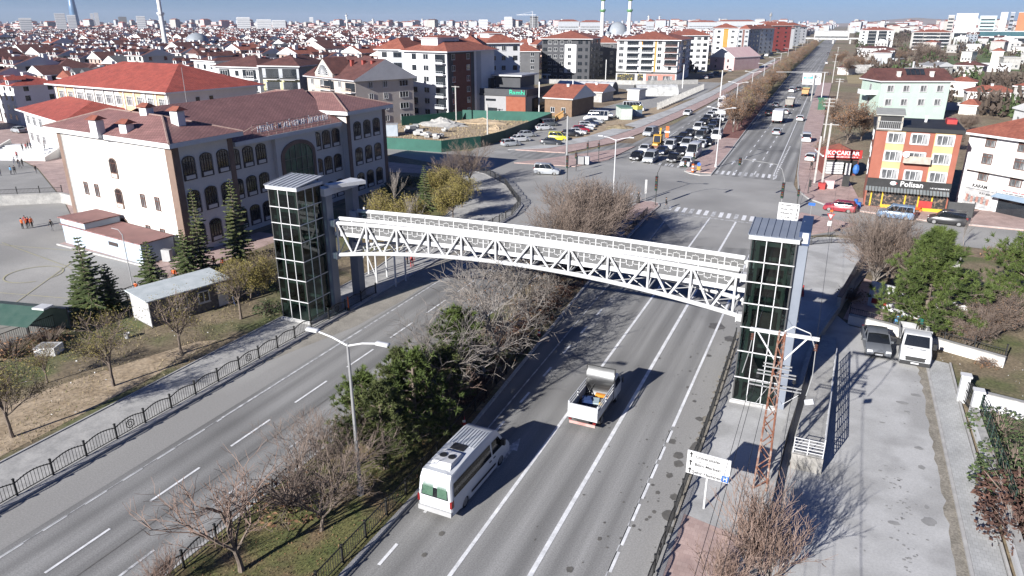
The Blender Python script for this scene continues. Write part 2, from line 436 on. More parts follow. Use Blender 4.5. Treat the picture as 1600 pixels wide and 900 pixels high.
# carriageways
sheet('road', [(-37.2,-60),(-4.2,-60),(-4.4,40),(-4.6,88),(-4.6,118),(-5.8,155),(-7.3,246),(-10,390),(-15,860),(-22,2200),(-44,2200),(-40,745),(-38.4,383),(-37.4,243),(-37.6,190),(-39,150),(-37.5,133),(-38.5,120),(-37.2,86)], 0, M['asphalt'])
sheet('junction', [(-37.3,72),(-37.5,86),(-41,91),(-46,98.5),(-53,106),(-63,112),(-80,117.5),(-130,130),(-130,141),(-88.6,130.3),(-72,125.5),(-66,127),(-60,131.2),(-54,132),(-45,128),(-37.5,133),(-31,129),(-23,126),(-18,123),(-5,122),(-3.8,114.8),(-2.2,111),(.4,107),(4.4,105.4),(12,103.4),(40,102.5),(90,103),(90,92),(40,92.5),(21,92.2),(8.6,93),(1,91.5),(-2.7,88.6),(-5,82),(-14,80),(-22,97)], .005, M['asphaltx'])
sheet('parking_road', [(-66,127),(-60,131.2),(-54,132),(-52.5,137),(-54,160),(-56,195),(-52,215),(-45,262),(-47,330),(-95,330),(-95,300),(-62,262),(-66,215),(-70.5,180),(-71,150)], -.01, M['asphalt2'])
sheet('slip_road', [(-60,131),(-54,124),(-43,126),(-38,140),(-39,150),(-41.5,150),(-46.5,133)], .012, M['asphalt'])
sheet('side_road', [(-130,130),(-130,141),(-320,210),(-320,190)], -.01, M['asphalt2'])
# worn paler outer lanes
sheet('road_shoulder', [(-6.55,-60),(-4.25,-60),(-4.5,88),(-6.6,88)], .006, M['asphalt2'])
sheet('road_shoulder', [(-37.1,-60),(-34.1,-60),(-34.1,86),(-37.3,86)], .006, M['asphalt2'])
sheet('dust_strip', [(-36.9,36),(-35.9,40),(-34.6,45),(-34.2,52),(-34.6,60),(-35.9,68),(-36.9,70)], .011, M['dust'])
# painted lines
pm, pw = MB(), MB()
def line(x0, y0, x1, y1, w=.16, mb=None):
    d = Vector((x1-x0, y1-y0)); n = Vector((-d.y, d.x)).normalized()*(w/2)
    (mb or pm).add([(x0-n.x,y0-n.y,.016),(x0+n.x,y0+n.y,.016),(x1+n.x,y1+n.y,.016),(x1-n.x,y1-n.y,.016)], [(0,3,2,1)])
def dashes(x, y0, y1, L, gap, w=.16, mb=None, x1=None):
    y = y0
    while y < y1:
        a = x if x1 is None else x+(x1-x)*(y-y0)/(y1-y0)
        line(a, y, a, min(y+L, y1), w, mb); y += L+gap
line(-13.35,-40,-13.35,94,.2); line(-9.95,-40,-9.95,93.6,.24)
line(-6.68,40,-6.6,93.3,.18); dashes(-6.66,-30,40,1.5,.5,.2); line(-6.74,-30,-6.74,40,.06,pw)
dashes(-16.75,-20,60,1.6,2.6,.17); line(-17.2,30,-18.1,64,.1,pw); line(-17.5,64,-18.6,93,.12,pw)
dashes(-30.65,-8,80,3.4,2.4,.15); dashes(-27.3,-8,80,2.4,3.6,.15,pw)
dashes(-33.62,-10.5,29,1.3,1.0,.16); line(-33.65,29,-33.9,82,.16,pw); line(-33.65,-12,-33.65,29,.05,pw)
# beyond the junction
for x, e in ((-14.6,.18),(-11.4,.18)): dashes(x,126,600,3,4.5,e, x1=x-3.2)
line(-8.3,126,-10.6,300,.15); line(-17.6,128,-21.3,300,.13,pw)
for i, x in enumerate((-26.4,-29.8,-33.2)): line(x,128,x-1,170,.15); dashes(x-1,170,500,3,5,.16, x1=x-3)
dashes(-8.0,123,160,.9,.9,.25)
# zebra crossings and stop line
for k in range(13):
    x = -19.2+k*1.0
    line(x, 95.4-.12*k, x-.1, 98.1-.12*k, .5, pm if k%3 else pw)
line(-19.5,94.1,-5.2,92.9,.28,pw)
for k in range(11):
    x = -17.4+k*.95; line(x, 124, x-.1, 127.2, .45, pm if k in (1,2,3,8,9,10) else pw)
for k in range(9): line(-25+k*-1.25, 101, -25.4+k*-1.25, 104, .5, pw)
for k in range(8): line(-24.5-k*1.2, 126.8+.35*k, -24.7-k*1.2, 129.2+.35*k, .45, pw)
def arrow(x, y, s=1.0, mb=None):
    mb = mb or pm
    mb.add([(x-.1*s,y,.017),(x+.1*s,y,.017),(x+.1*s,y+2.2*s,.017),(x-.1*s,y+2.2*s,.017)], [(0,1,2,3)])
    mb.add([(x-.38*s,y+2.2*s,.017),(x+.38*s,y+2.2*s,.017),(x,y+3.6*s,.017)], [(0,1,2)])
arrow(-15.0,31.2,1.0,pw); arrow(-11.8,64,1,pw); arrow(-9.6,134,1.1); arrow(-13,138,1.1); arrow(-16.2,134,1.1)
struct('road_marking', pm, M['paint']); struct('worn_road_marking', pw, M['paintold'])
# wet patches and drips along the right kerb
wm = MB(); r2 = random.Random(5)
def blot(x, y, a, b, z=.013):
    n = 14; wm.sheet([(x+a*(.75+.4*r2.random())*math.cos(2*math.pi*i/n), y+b*(.75+.4*r2.random())*math.sin(2*math.pi*i/n)) for i in range(n)], z)
edge = []
for i in range(110):
    y = 30+i*.3; edge.append((-4.62-.55*max(0, math.sin((y-30)/33*math.pi))*(.3+.9*r2.random()), y))
struct('kerb_dirt', MB().sheet(edge+[(-4.4,63),(-4.4,30)], .011), M['kerbdirt'])
for (px, py, a) in ((1050,690,.25),(1092,700,.55),(1060,712,.3),(1046,743,.22),(1028,770,.14),(1054,777,.25),(1046,806,.4),(1060,725,.3),(1047,828,.22),(937,842,.12),(890,890,.18),(1093,655,.25),(1075,605,.15),(1120,510,.7),(1128,485,.6),(1140,530,.5),(1108,556,.2),(1085,627,.15),(1010,812,.1),(1020,758,.1),(990,822,.1),(1030,560,.12),(1078,580,.1),(1022,800,.12),(1015,808,.1),(690,834,.16),(663,867,.14)):
    x, y = G(px, py); blot(x, y, a, a*1.25)
for _ in range(110):
    blot(-12+7.4*r2.random()**.5, 22+38*r2.random(), .03+.05*r2.random(), .04+.05*r2.random(), .014)
struct('wet_patch', wm, M['wet'])
# thin joint on the left carriageway
jm = MB(); jm.sheet([(-29.4,-20),(-29.36,-20),(-28.9,40),(-28.94,40)], .012); struct('tar_joint', jm, M['wet'])

def kerbed(name, poly, h, m, kerb=.18, z=None):
    s_ = MB().prism(poly, -.05, h); struct(name, s_, m)
def kerb_line(pts, w=.2, h=.15, name='kerb'):
    k = MB()
    for a, b in zip(pts[:-1], pts[1:]):
        k.bar((a[0],a[1],h/2-.02),(b[0],b[1],h/2-.02), w, h+.04)
    struct(name, k, M['kerb'])
# central reservation, near part
MR = [(-17.7,-60),(-17.9,27),(-18.8,42),(-20.1,64),(-21.1,92),(-20.9,97)]
ML = [(-25.4,-60),(-25.3,60),(-25.0,88),(-24.2,97)]
def interp(pts, y):
    for a, b in zip(pts[:-1], pts[1:]):
        if a[1] <= y <= b[1]: return a[0]+(b[0]-a[0])*(y-a[1])/(b[1]-a[1])
    return pts[-1][0]
def medpoly(y0, y1, ins=.1):
    ys = sorted(set([y0, y1]+[p[1] for p in MR+ML if y0 < p[1] < y1]))
    return [(interp(MR,y)-ins, y) for y in ys]+[(interp(ML,y)+ins, y) for y in ys[::-1]]
struct('median_grass', MB().prism(medpoly(-60,36.5), -.05, .12), M['grass'])
struct('median_bed', MB().prism(medpoly(36.5,79), -.05, .12), M['verge'])
struct('median_paving', MB().prism(medpoly(79,97)[:]+[], -.05, .14), M['pinkpave'])
struct('median_nose', MB().prism([(-20.9,97),(-21.3,98.6),(-22.6,99.4),(-23.8,98.6),(-24.2,97)], -.05, .13), M['pinkpave'])
kerb_line(MR+[(-21.3,98.7),(-22.6,99.5),(-23.9,98.7)]+ML[::-1])
# central reservation beyond the junction
NR = [(-18.0,122.2),(-18.4,145),(-19,165),(-20.3,214),(-25.2,434),(-30.5,851),(-40,2000)]
NL = [(-22.7,124),(-22.9,160),(-26,196),(-28.5,300),(-31.2,434),(-34.5,851),(-43,2000)]
def medpoly2(y0, y1):
    ys = sorted(set([y0, y1]+[p[1] for p in NR+NL if y0 < p[1] < y1]))
    return [(interp(NR,y)-.1, y) for y in ys]+[(interp(NL,y)+.1, y) for y in ys[::-1]]
struct('median_paving', MB().prism(medpoly2(124.1,166), -.05, .13), M['pinkpave'])
struct('median_paving', MB().prism(medpoly2(166.2,260), -.05, .13), M['redsoil'])
struct('median_bed', MB().prism(medpoly2(260.2,2000), -.05, .12), M['grass'])
kerb_line([(-22.7,124),(-21.5,122.3),(-19.5,121.4),(-18,122.2)]+NR[1:], .2); kerb_line(NL, .2)
# left pavement, verge, school court
struct('pavement', MB().prism([(-41.2,-60),(-37.1,-60),(-37.3,84),(-38.6,89.5),(-41.5,93.5),(-46.2,100.5),(-53,107),(-60,111),(-60,101),(-50.5,93),(-46,83),(-43.3,70),(-41.5,58)], -.05, .13), M['concrete2'])
kerb_line([(-37.0,-60),(-37.2,84),(-38.5,89.6),(-41.4,93.6),(-46.1,100.6),(-53,107.2),(-60,111.2)])
kerb_line([(-41.3,-60),(-41.5,58),(-43.4,70),(-46.1,83),(-50.6,93),(-60,101)], .12, .2)
struct('grass_verge', MB().prism([(-41.4,-60),(-41.6,58),(-43.5,70),(-46.2,83),(-50.7,93),(-60,101),(-62.4,101),(-62.3,64),(-57.5,48),(-57.5,-60)], -.05, .09), M['verge'])
sheet('dug_trench', [(-42,14),(-42.2,24),(-42.4,31),(-43,38),(-44.3,37),(-46,32),(-47.6,27),(-48,20),(-46,12)], .1, M['sand'])
sheet('lawn', [(-45,64),(-43.9,70.5),(-46.6,82),(-50.5,90.5),(-54,92),(-56,80),(-52,66)], .1, M['grass'])
sheet('school_court', [(-57.6,-60),(-57.6,48),(-62,51),(-62,53),(-86,57),(-100,65.2),(-128,80),(-260,130),(-260,-60)], -.02, M['asphaltx'])
sheet('school_yard', [(-100,65.4),(-86,57),(-86,100),(-63,104),(-63,110),(-90,112),(-128,122),(-260,170),(-260,131),(-128,80.2)], -.025, M['pinkpave'])
struct('school_path', MB().prism([(-80.2,50.6),(-62.5,49),(-57.8,46.5),(-57.8,64),(-62.6,64),(-62.6,53.3),(-80,55.8)], -.05, .1), M['pinkpave'])
kerb_line([(-80.3,50.5),(-62.5,48.8),(-57.8,46.3)], .18, .14, 'court_kerb')
cy = MB()
def arc(cx, cy0, r, a0, a1, n=24):
    for i in range(n):
        t0, t1 = R(a0+(a1-a0)*i/n), R(a0+(a1-a0)*(i+1)/n)
        line(cx+r*math.cos(t0), cy0+r*math.sin(t0), cx+r*math.cos(t1), cy0+r*math.sin(t1), .14, cy)
arc(-72.6,42.6,2.6,0,330)
for a, b in (((-61.4,39.8),(-87,34)),((-70.5,45.4),(-87,48.4)),((-65,52),(-95,46)),((-64,33),(-76,52))): line(a[0],a[1],b[0],b[1],.1,cy)
struct('court_marking', cy, M['paintyel'])
# far left pavements beyond the junction: pink band, white band, island
struct('traffic_island', MB().prism([G(803,255), G(894,243), G(960,234), G(993,229), (-37.9,133.5), G(951,250), G(899,261), G(854,258)], -.05, .12), M['pinkpave'])
struct('pavement', MB().prism([(-58.5,132.3),(-48,133),(-42.5,150),(-40.3,176),(-38.6,210),(-38,243),(-39,383),(-41,560),(-43.5,560),(-42.5,383),(-41,262),(-42.2,214),(-43.6,176),(-46.5,152),(-53,136.5)], -.05, .12), M['pinkpave'])
struct('pavement', MB().prism([(-60,132),(-53.2,136.6),(-46.7,152.2),(-43.8,176),(-42.4,214),(-41.2,262),(-42.7,383),(-44.5,560),(-47.5,560),(-45,383),(-45,262),(-46,214),(-48.6,176),(-51,155),(-56.5,139)], -.05, .11), M['concrete'])
sheet('waste_ground', [(-55.5,141),(-50.8,156),(-48.7,176),(-46,214),(-46.5,240),(-53,214),(-55,190),(-54,160)], -.004, M['sand'])
sheet('building_plot', [(-87,129),(-72.3,126.5),(-72,145),(-70,178),(-84.6,184),(-108,181),(-112,160)], -.02, M['sand'])
sheet('nursery_plot', [(-66,219),(-62,262),(-60,285),(-50,285),(-48,262),(-49.5,226),(-55,219)], -.02, M['drygrass'])
# right pavement, car park
struct('pavement', MB().prism([(-4.5,-60),(-4.5,44),(-4.7,80),(-3.9,85.5),(-2.2,87.8),(1.2,89.6),(8,91),(8,84),(5.2,78),(2.4,64.5),(.75,56),(.2,45.4),(-.15,40.3),(-.4,29.4),(-.4,-60)], -.05, .13), M['concrete'])
struct('pavement_paving', MB().prism([(-4.35,-60),(-4.35,31.5),(-1.2,30.8),(-1.0,-60)], .1, .136), M['pinkpave'])
kerb_line([(-4.4,-60),(-4.4,44),(-4.6,80),(-3.8,85.6),(-2.1,87.9),(1.2,89.8),(8,91.2)])
struct('pavement', MB().prism([(-2.2,110.8),(.6,107),(4.5,105.6),(12,103.6),(40,102.9),(40,114),(14,112.3),(4.6,114),(2,140),(-2.5,153),(-2.8,193),(-4,346),(-9.5,346),(-7.1,193),(-5.6,153),(-4.7,130),(-3.7,115.5)], -.05, .12), M['pinkpave'])
kerb_line([(-9.5,346),(-7.1,193),(-5.6,153),(-4.7,130),(-3.7,115.5),(-2.2,110.9),(.6,107.1),(4.5,105.7),(12,103.7),(40,103)], .18)
struct('traffic_island', MB().prism([G(1224,366), G(1222,345), G(1252,333), G(1300,343), G(1340,352), G(1300,362), G(1262,368)], -.05, .12), M['pinkpave'])
sheet('car_park', [(-.3,-60),(-.3,29.4),(0,40),(.3,46),(.8,56),(2.4,64.5),(3.5,62.3),(8.7,60.6),(8.9,46),(8.3,-60)], -.012, M['concrete'])
struct('block_pavement', MB().prism([(8.65,-60),(8.9,57.5),(10.3,57.2),(10.2,48),(10.3,-60)], -.05, .1), M['paving'])
kerb_line([(8.55,-60),(8.8,57.5)], .16, .13); kerb_line([(10.38,-60),(10.3,50),(10.4,57.2)], .12, .2)
gd = random.Random(2); sheet('gutter_dirt', [(8.5,-60)]+[(8.35-.28*gd.random(),y*.7) for y in range(10,82)]+[(8.72,57)], -.006, M['kerbdirt'])
sheet('rough_ground', [(8.9,57.6),(10.4,57.6),(10.4,50.5),(40,44),(40,90),(6,88),(3.6,76),(3.2,63.5),(8.6,61)], -.02, M['verge'])
sheet('garden_ground', [(11,49.5),(40,43),(40,-60),(11,-60)], -.02, M['verge'])
om = MB()
wm = om
for (px, py, a, b) in ((1431,617,.36,.24),(1410,629,.42,.22),(1417,643,.2,.12),(1379,660,.2,.1),(1397,817,.3,.2),(1452,815,.35,.4),(1436,700,.25,.2),(1440,730,.2,.25),(1448,792,.12,.2)):
    x, y = G(px, py); blot(x, y, a, b, -.004)
for _ in range(40): blot(2+6*r2.random(), 27+30*r2.random(), .03+.05*r2.random(), .05*r2.random()+.03, -.003)
for _ in range(60): blot(6.1+.7*r2.gauss(0,1)*.6, 31+10*r2.random(), .03+.08*r2.random(), .06*r2.random()+.03, -.002)
struct('oil_stain', om, M['stain'])
# hills on the far right horizon
hm = MB(); rr = random.Random(3)
prof = [(-200+i*120, 0) for i in range(60)]
n = len(prof); top = [26+46*math.exp(-((i-6.5)/3.2)**2)+30*math.exp(-((i-14)/8.0)**2)+rr.uniform(-4,4) for i in range(n)]
vs = []
for i, (x, _) in enumerate(prof):
    for yy, k in ((8200,0),(8700,.8),(9300,1),(10500,.7),(12000,0)):
        vs.append((x+rr.uniform(-20,20), yy, -2+top[i]*k))
hm.add(vs, [(i*5+j, (i+1)*5+j, (i+1)*5+j+1, i*5+j+1) for i in range(n-1) for j in range(4)])
struct('hills', hm, mat('hill_soil', (.3,.24,.19),(.4,.33,.27),.004,.95,detail=8))
# ============================================================ the footbridge and its lift towers
BX0, BX1 = -37.7, -3.95
def camber(x): t = (x-BX0)/(BX1-BX0); return 4*t*(1-t)
def zb(x): return 5.35+1.45*camber(x)
def zt(x): return 8.2+.45*camber(x)
def zd(x): return 7.25+.3*camber(x)
YF, YB = 47.0, 50.2
NP = 11
xs = [BX0+.45+(BX1-BX0-1.1)*i/NP for i in range(NP+1)]
bridge = thing('footbridge', 'white tubular truss footbridge arching over the dual carriageway between two glass lift towers', 'footbridge', (BX0, 48.6, 0))
bo = Vector((-BX0, -48.6, 0))
def bb(name, mb, m, parent=bridge, smooth=True):
    mb.xf(Matrix.Translation(bo)); return mb.build(name, m, parent, smooth)
N = 28
for Y in (YF, YB):
    c = MB(); c.path([(BX0+(BX1-BX0)*i/N, Y, zt(BX0+(BX1-BX0)*i/N)) for i in range(N+1)], .17, 10); bb('top_chord', c, M['white'])
    c = MB(); c.path([(BX0+(BX1-BX0)*i/N, Y, zb(BX0+(BX1-BX0)*i/N)) for i in range(N+1)], .17, 10); bb('bottom_chord', c, M['white'])
    for e in (BX0, BX1):
        for f in (zb, zt):
            s_ = 1 if e == BX0 else -1
            c = MB(); c.box(e-.32, e+.32, Y-.24, Y+.24, f(e)-.26, f(e)+.26); c.box(e-.37, e-.32, Y-.3, Y+.3, f(e)-.32, f(e)+.32); c.box(e+.32, e+.37, Y-.3, Y+.3, f(e)-.32, f(e)+.32)
            bb('end_bracket', c, M['white'], smooth=False)
    for i, x in enumerate(xs):
        c = MB(); c.tube((x,Y,zb(x)),(x,Y,zt(x)), .088, n=8); bb('truss_post', c, M['white'])
        if i < NP:
            xm = (x+xs[i+1])/2
            c = MB(); c.tube((x+.12,Y,zt(x)-.1),(xm-.1,Y,zb(xm)+.1), .085, n=8); bb('truss_diagonal', c, M['white'])
            c = MB(); c.tube((xs[i+1]-.12,Y,zt(xs[i+1])-.1),(xm+.1,Y,zb(xm)+.1), .085, n=8); bb('truss_diagonal', c, M['white'])
dk = MB(); K = 24
for i in range(K):
    a = BX0+(BX1-BX0)*i/K; b = BX0+(BX1-BX0)*(i+1)/K
    dk.add([(a,YF+.2,zd(a)),(b,YF+.2,zd(b)),(b,YB-.2,zd(b)),(a,YB-.2,zd(a)),(a,YF+.2,zd(a)-.14),(b,YF+.2,zd(b)-.14),(b,YB-.2,zd(b)-.14),(a,YB-.2,zd(a)-.14)], [(0,1,2,3),(7,6,5,4)])
bb('deck', dk, M['concrete2'], smooth=False)
for Y in (YF+.22, YB-.22):
    e = MB()
    for i in range(K):
        a = BX0+(BX1-BX0)*i/K; b = BX0+(BX1-BX0)*(i+1)/K
        e.bar((a,Y,zd(a)-.06),(b,Y,zd(b)-.06), .09, .3)
    bb('edge_beam', e, M['white'], smooth=False)
    # parapet: mesh sheet, posts and outlined pattern
    sh, po, pt, hr = MB(), MB(), MB(), MB()
    s_ = -1 if Y > 48 else 1
    for i in range(K):
        a = BX0+.5+(BX1-BX0-1)*i/K; b = BX0+.5+(BX1-BX0-1)*(i+1)/K
        za, zb2 = zd(a)+.1, zd(b)+.1
        sh.add([(a+.04,Y,za+.03),(b-.04,Y,zb2+.03),(b-.04,Y,zb2+1.17),(a+.04,Y,za+1.17)], [(0,1,2,3)])
        po.bar((a,Y,za-.06),(a,Y,za+1.2), .075)
        for t in (0, 1.2): po.bar((a,Y,za+t),(b,Y,zb2+t), .05)
        hr.tube((a,Y,za+1.3),(b,Y,zb2+1.3), .1, n=8)
        hr.bar((a+.03,Y+s_*.02,za+1.17),(b-.03,Y+s_*.02,zb2+1.17), .16, .12)
        cx, cz, w = (a+b)/2, (za+zb2)/2+.6, (b-a)
        sl = (zb2-za)/w
        def P_(u, v): return (cx+u, Y-.04, cz+v+sl*u)
        ring = [(-.2,-.16),(-.2,.16),(-.09,.24),(.09,.24),(.2,.16),(.2,-.16),(.09,-.24),(-.09,-.24)]
        ring = [(-.22,-.26),(-.22,.26),(-.05,.26),(0,.36),(.05,.26),(.22,.26),(.22,-.26),(.05,-.26),(0,-.36),(-.05,-.26)]
        for q in range(len(ring)): pt.bar(P_(*ring[q]), P_(*ring[(q+1)%len(ring)]), .034)
        for g in (-1, 1):
            pts = [(g*.22,0),(g*.34,.14),(g*(w/2-.02),.14)]
            pts2 = [(g*.22,0),(g*.34,-.14),(g*(w/2-.02),-.14)]
            for pp in (pts, pts2):
                for q in range(2): pt.bar(P_(*pp[q]), P_(*pp[q+1]), .03)
    bb('parapet_mesh', sh, mat('parapet_sheet', .13, .16, 2, .6), smooth=False)
    bb('parapet_posts', po, M['white'], smooth=False); bb('parapet_pattern', pt, M['white'], smooth=False); bb('handrail', hr, M['white'])
lb = MB()
for i, x in enumerate(xs):
    lb.tube((x,YF,zb(x)),(x,YB,zb(x)), .07, n=6)
    lb.tube((x,YF,zd(x)-.25),(x,YB,zd(x)-.25), .07, n=6)
    if i < NP:
        xm = (x+xs[i+1])/2; q = xs[i+1]
        lb.tube((x,YF,zb(x)),(q,YB,zb(q)), .045, n=5); lb.tube((x,YB,zb(x)+.03),(q,YF,zb(q)+.03), .045, n=5)
        lb.tube((xm,YF,zb(xm)),(xm,YB,zb(xm)), .06, n=6)
        lb.tube((x,YF,zb(x)),(x,(YF+YB)/2,zd(x)-.2), .04, n=5); lb.tube((x,YB,zb(x)),(x,(YF+YB)/2,zd(x)-.2), .04, n=5)
bb('under_bracing', lb, M['white'])

def tower_hz(): return [0.35, 2.05, 3.95, 5.65, 7.3, 8.75, 10.1, 11.55]
def lift_tower(name, label, x0, x1, y0, y1, hz, roof, ctop):
    cx, cy = (x0+x1)/2, (y0+y1)/2
    t = thing(name, label, 'lift tower', (cx, cy, 0))
    w, d = (x1-x0)/2, (y1-y0)/2
    MB().box(-w-.15, w+.15, -d-.15, d+.15, 0, .35).build('base_plinth', M['concrete'], t)
    gl, fr, inn = MB(), MB(), MB()
    H0, H1 = hz[0], hz[-1]
    cols = [-w+.0, -w+2*w*.345, -w+2*w*.68, w]
    rows = [-d, -d+2*d*.34, -d+2*d*.67, d]
    for (xa, ya, xb, yb) in ((-w,-d,w,-d),(w,-d,w,d),(w,d,-w,d),(-w,d,-w,-d)):
        gl.add([(xa,ya,H0),(xb,yb,H0),(xb,yb,H1),(xa,ya,H1)], [(0,1,2,3)])
    gl.build('glazing', M['tower_glass'], t)
    o = .03
    for z in hz[:-1]:
        for (xa, ya, xb, yb) in ((-w-o,-d-o,w+o,-d-o),(w+o,-d-o,w+o,d+o),(w+o,d+o,-w-o,d+o),(-w-o,d+o,-w-o,-d-o)):
            fr.bar((xa,ya,z),(xb,yb,z), .05, .065)
    for x in cols[1:3]:
        for y in (-d-o, d+o): fr.bar((x,y,H0),(x,y,H1), .05)
    for y in rows[1:3]:
        for x in (-w-o, w+o): fr.bar((x,y,H0),(x,y,H1), .05)
    fr.build('glazing_bars', M['white'], t)
    cn = MB()
    for x in (-w, w):
        for y in (-d, d): cn.bar((x*.995,y*.995,H0),(x*.995,y*.995,H1), .09)
    cn.build('corner_posts', M['darkgrey'], t)
    # green steel frame, lift car and back wall seen through the glass
    for x in (-w+.42, w-.42):
        for y in (-d+.4, d-.4): inn.bar((x,y,.35),(x,y,H1-.1), .2)
    for z in hz[1:]:
        zz = z-.35
        for y in (-d+.4, d-.4): inn.bar((-w+.42,y,zz),(w-.42,y,zz), .12, .26)
        for x in (-w+.42, w-.42): inn.bar((x,-d+.4,zz),(x,d-.4,zz), .12, .26)
    inn.build('inner_frame', M['liftgreen'], t)
    lc = MB(); lc.box(-w+.6, w-.6, -d+.75, d-.55, 4.3, 6.6); lc.box(-w+.7, w-.7, -d+.7, -d+.76, 4.4, 6.5); lc.build('lift_car', mat('lift_car_steel', (.05,.065,.06), (.075,.09,.08), 1, .3, metal=.3), t)
    lg = MB()
    for x in (-.35, .35): lg.bar((x,0,6.6),(x,0,H1-.3), .05)
    lg.box(-w+.5, w-.5, d-.35, d-.3, .4, H1-.2); lg.build('rear_wall', M['black'], t)
    rf = MB(); rf.box(-w-.16, w+.16, -d-.16, d+.25, H1, H1+.26)
    rf.build('roof_fascia', M['white'], t)
    rt = MB(); rt.add([(-w-.2,-d-.22,H1+.27),(w+.2,-d-.22,H1+.27),(w+.2,d+.4,H1+.62),(-w-.2,d+.4,H1+.62),(-w-.2,-d-.22,H1+.31),(w+.2,-d-.22,H1+.31),(w+.2,d+.4,H1+.66),(-w-.2,d+.4,H1+.66)], [(3,2,1,0),(4,5,6,7),(0,1,5,4),(1,2,6,5),(2,3,7,6),(3,0,4,7)])
    k = 7
    for i in range(k+1):
        x = -w-.2+(2*w+.4)*i/k; rt.bar((x,-d-.22,H1+.34),(x,d+.4,H1+.69), .05, .06)
    rt.build('roof', roof, t)
    return t
lt = lift_tower('lift_tower', 'dark glass lift tower with pale ribbed roof on the school side of the footbridge', -41.05, -38.2, 43.55, 46.4, tower_hz(), mat('roof_sheet_pale', (.4,.42,.45), (.46,.48,.52), 1, .4), 0)
rt_ = lift_tower('lift_tower', 'dark glass lift tower with blue grey ribbed roof beside the car park wall', -3.72, -1.1, 44.6, 47.1, tower_hz(), M['greypanel'], 0)
cp = MB(); cp.box(1.32, 1.95, -1.0, 3.2, 0, 11.4); cp.build('side_shaft', M['greypanel'], rt_)
cp = MB(); cp.box(1.36, 2.0, -1.06, 3.24, 11.41, 12.25); cp.build('roof_end_box', mat('end_box_blue', (.03,.055,.12), (.04,.065,.14), 1, .5), rt_)
cp = MB(); cp.box(1.55, 1.9, -1.09, -1.066, 11.55, 12.2); cp.build('notice_plate', M['white'], rt_)
sb = MB(); sb.box(-.55, .35, -1.02, -.98, .75, 1.35); bd = sb.build('notice_board', mat('board_grey', .12, .16, 2, .6), rt_)
o = text('SEN', .36, M['black'], bd, (-.1, -1.035, 1.08))
# portal columns carrying the left end of the bridge
pg = thing('bridge_portal', 'grey steel portal frame holding the left end of the white footbridge', 'portal frame', (-38.2, 48.7, 0))
for y in (-1.75, 1.9):
    c = MB(); c.box(-.42, .42, y-.42, y+.42, .12, 10.55); c.build('column', M['greypanel'], pg)
    c = MB(); c.box(-.6, .6, y-.6, y+.6, 0, .3); c.build('footing', M['concrete'], pg)
c = MB(); c.box(-.44, .44, -2.3, 2.5, 10.56, 11.2); c.build('top_beam', M['white'], pg)
c = MB(); c.bar((.0,-1.4,11.22),(1.6,1.6,11.22), .9, .3); c.build('slanted_beam', M['white'], pg)
pr = thing('bridge_portal', 'grey steel portal columns behind the right lift tower carrying the footbridge end', 'portal frame', (-3.1, 48.7, 0))
for y in (-1.4, 1.6):
    c = MB(); c.box(-.38, .38, y-.3, y+.3, .12, 9.9); c.build('column', M['greypanel'], pr)
c = MB(); c.box(-.4, .4, -1.8, 2.0, 9.92, 10.5); c.build('top_beam', M['white'], pr)
# steel stair behind the left tower
st = thing('stair_flight', 'white braced steel stair landing under the left end of the footbridge', 'stairs', (-33, 58, 0))
c = MB()
for x in (-2.2, 0, 2.2):
    for y in (-.9, .9): c.tube((x,y,0),(x,y,6.2-.4*x), .09, n=6)
c.tube((-2.2,-.9,.6),(0,-.9,5.8), .06, n=5); c.tube((0,-.9,.6),(-2.2,-.9,5.8), .06, n=5)
st2 = Matrix.Translation((-2.6,-4.5,0)); c.build('stair_frame', M['white'], st)
c = MB(); c.box(-2.8, 2.6, -1.1, 1.1, 6.3, 6.42); c.build('landing', M['grey'], st)
st.location = (-39.0, 55.5, 0)

# ============================================================ iron fences
def arc_panel(L, h=.95, emblem=False):
    m_ = MB(); n = 12
    top = lambda u: h*.8+h*.22*math.sin(math.pi*u)
    pts = [(L*i/n, 0, top(i/n)) for i in range(n+1)]
    for a, b in zip(pts[:-1], pts[1:]): m_.bar(a, b, .05)
    m_.bar((0,0,.1),(L,0,.1), .04)
    k = int(L/.17)
    for i in range(1, k):
        x = L*i/k; m_.bar((x,0,.08),(x,0,top(i/k)+.07), .02)
    if emblem:
        for i in range(14):
            a, b = 2*math.pi*i/14, 2*math.pi*(i+1)/14
            m_.bar((L/2+.27*math.cos(a),.0,.52+.27*math.sin(a)),(L/2+.27*math.cos(b),0,.52+.27*math.sin(b)), .045)
            m_.bar((L/2+.13*math.cos(a),.0,.52+.13*math.sin(a)),(L/2+.13*math.cos(b),0,.52+.13*math.sin(b)), .03)
    return m_
def straight_panel(L, h=1.0):
    m_ = MB(); m_.bar((0,0,h),(L,0,h), .05); m_.bar((0,0,.12),(L,0,.12), .04)
    k = int(L/.16)
    for i in range(1, k): m_.bar((L*i/k,0,.12),(L*i/k,0,h), .02)
    return m_
def post_mesh(h=1.0):
    m_ = MB(); m_.box(-.045,.045,-.045,.045,0,h); m_.box(-.06,.06,-.06,.06,h,h+.05); return m_.mesh('post', M['iron'])
POST = post_mesh()
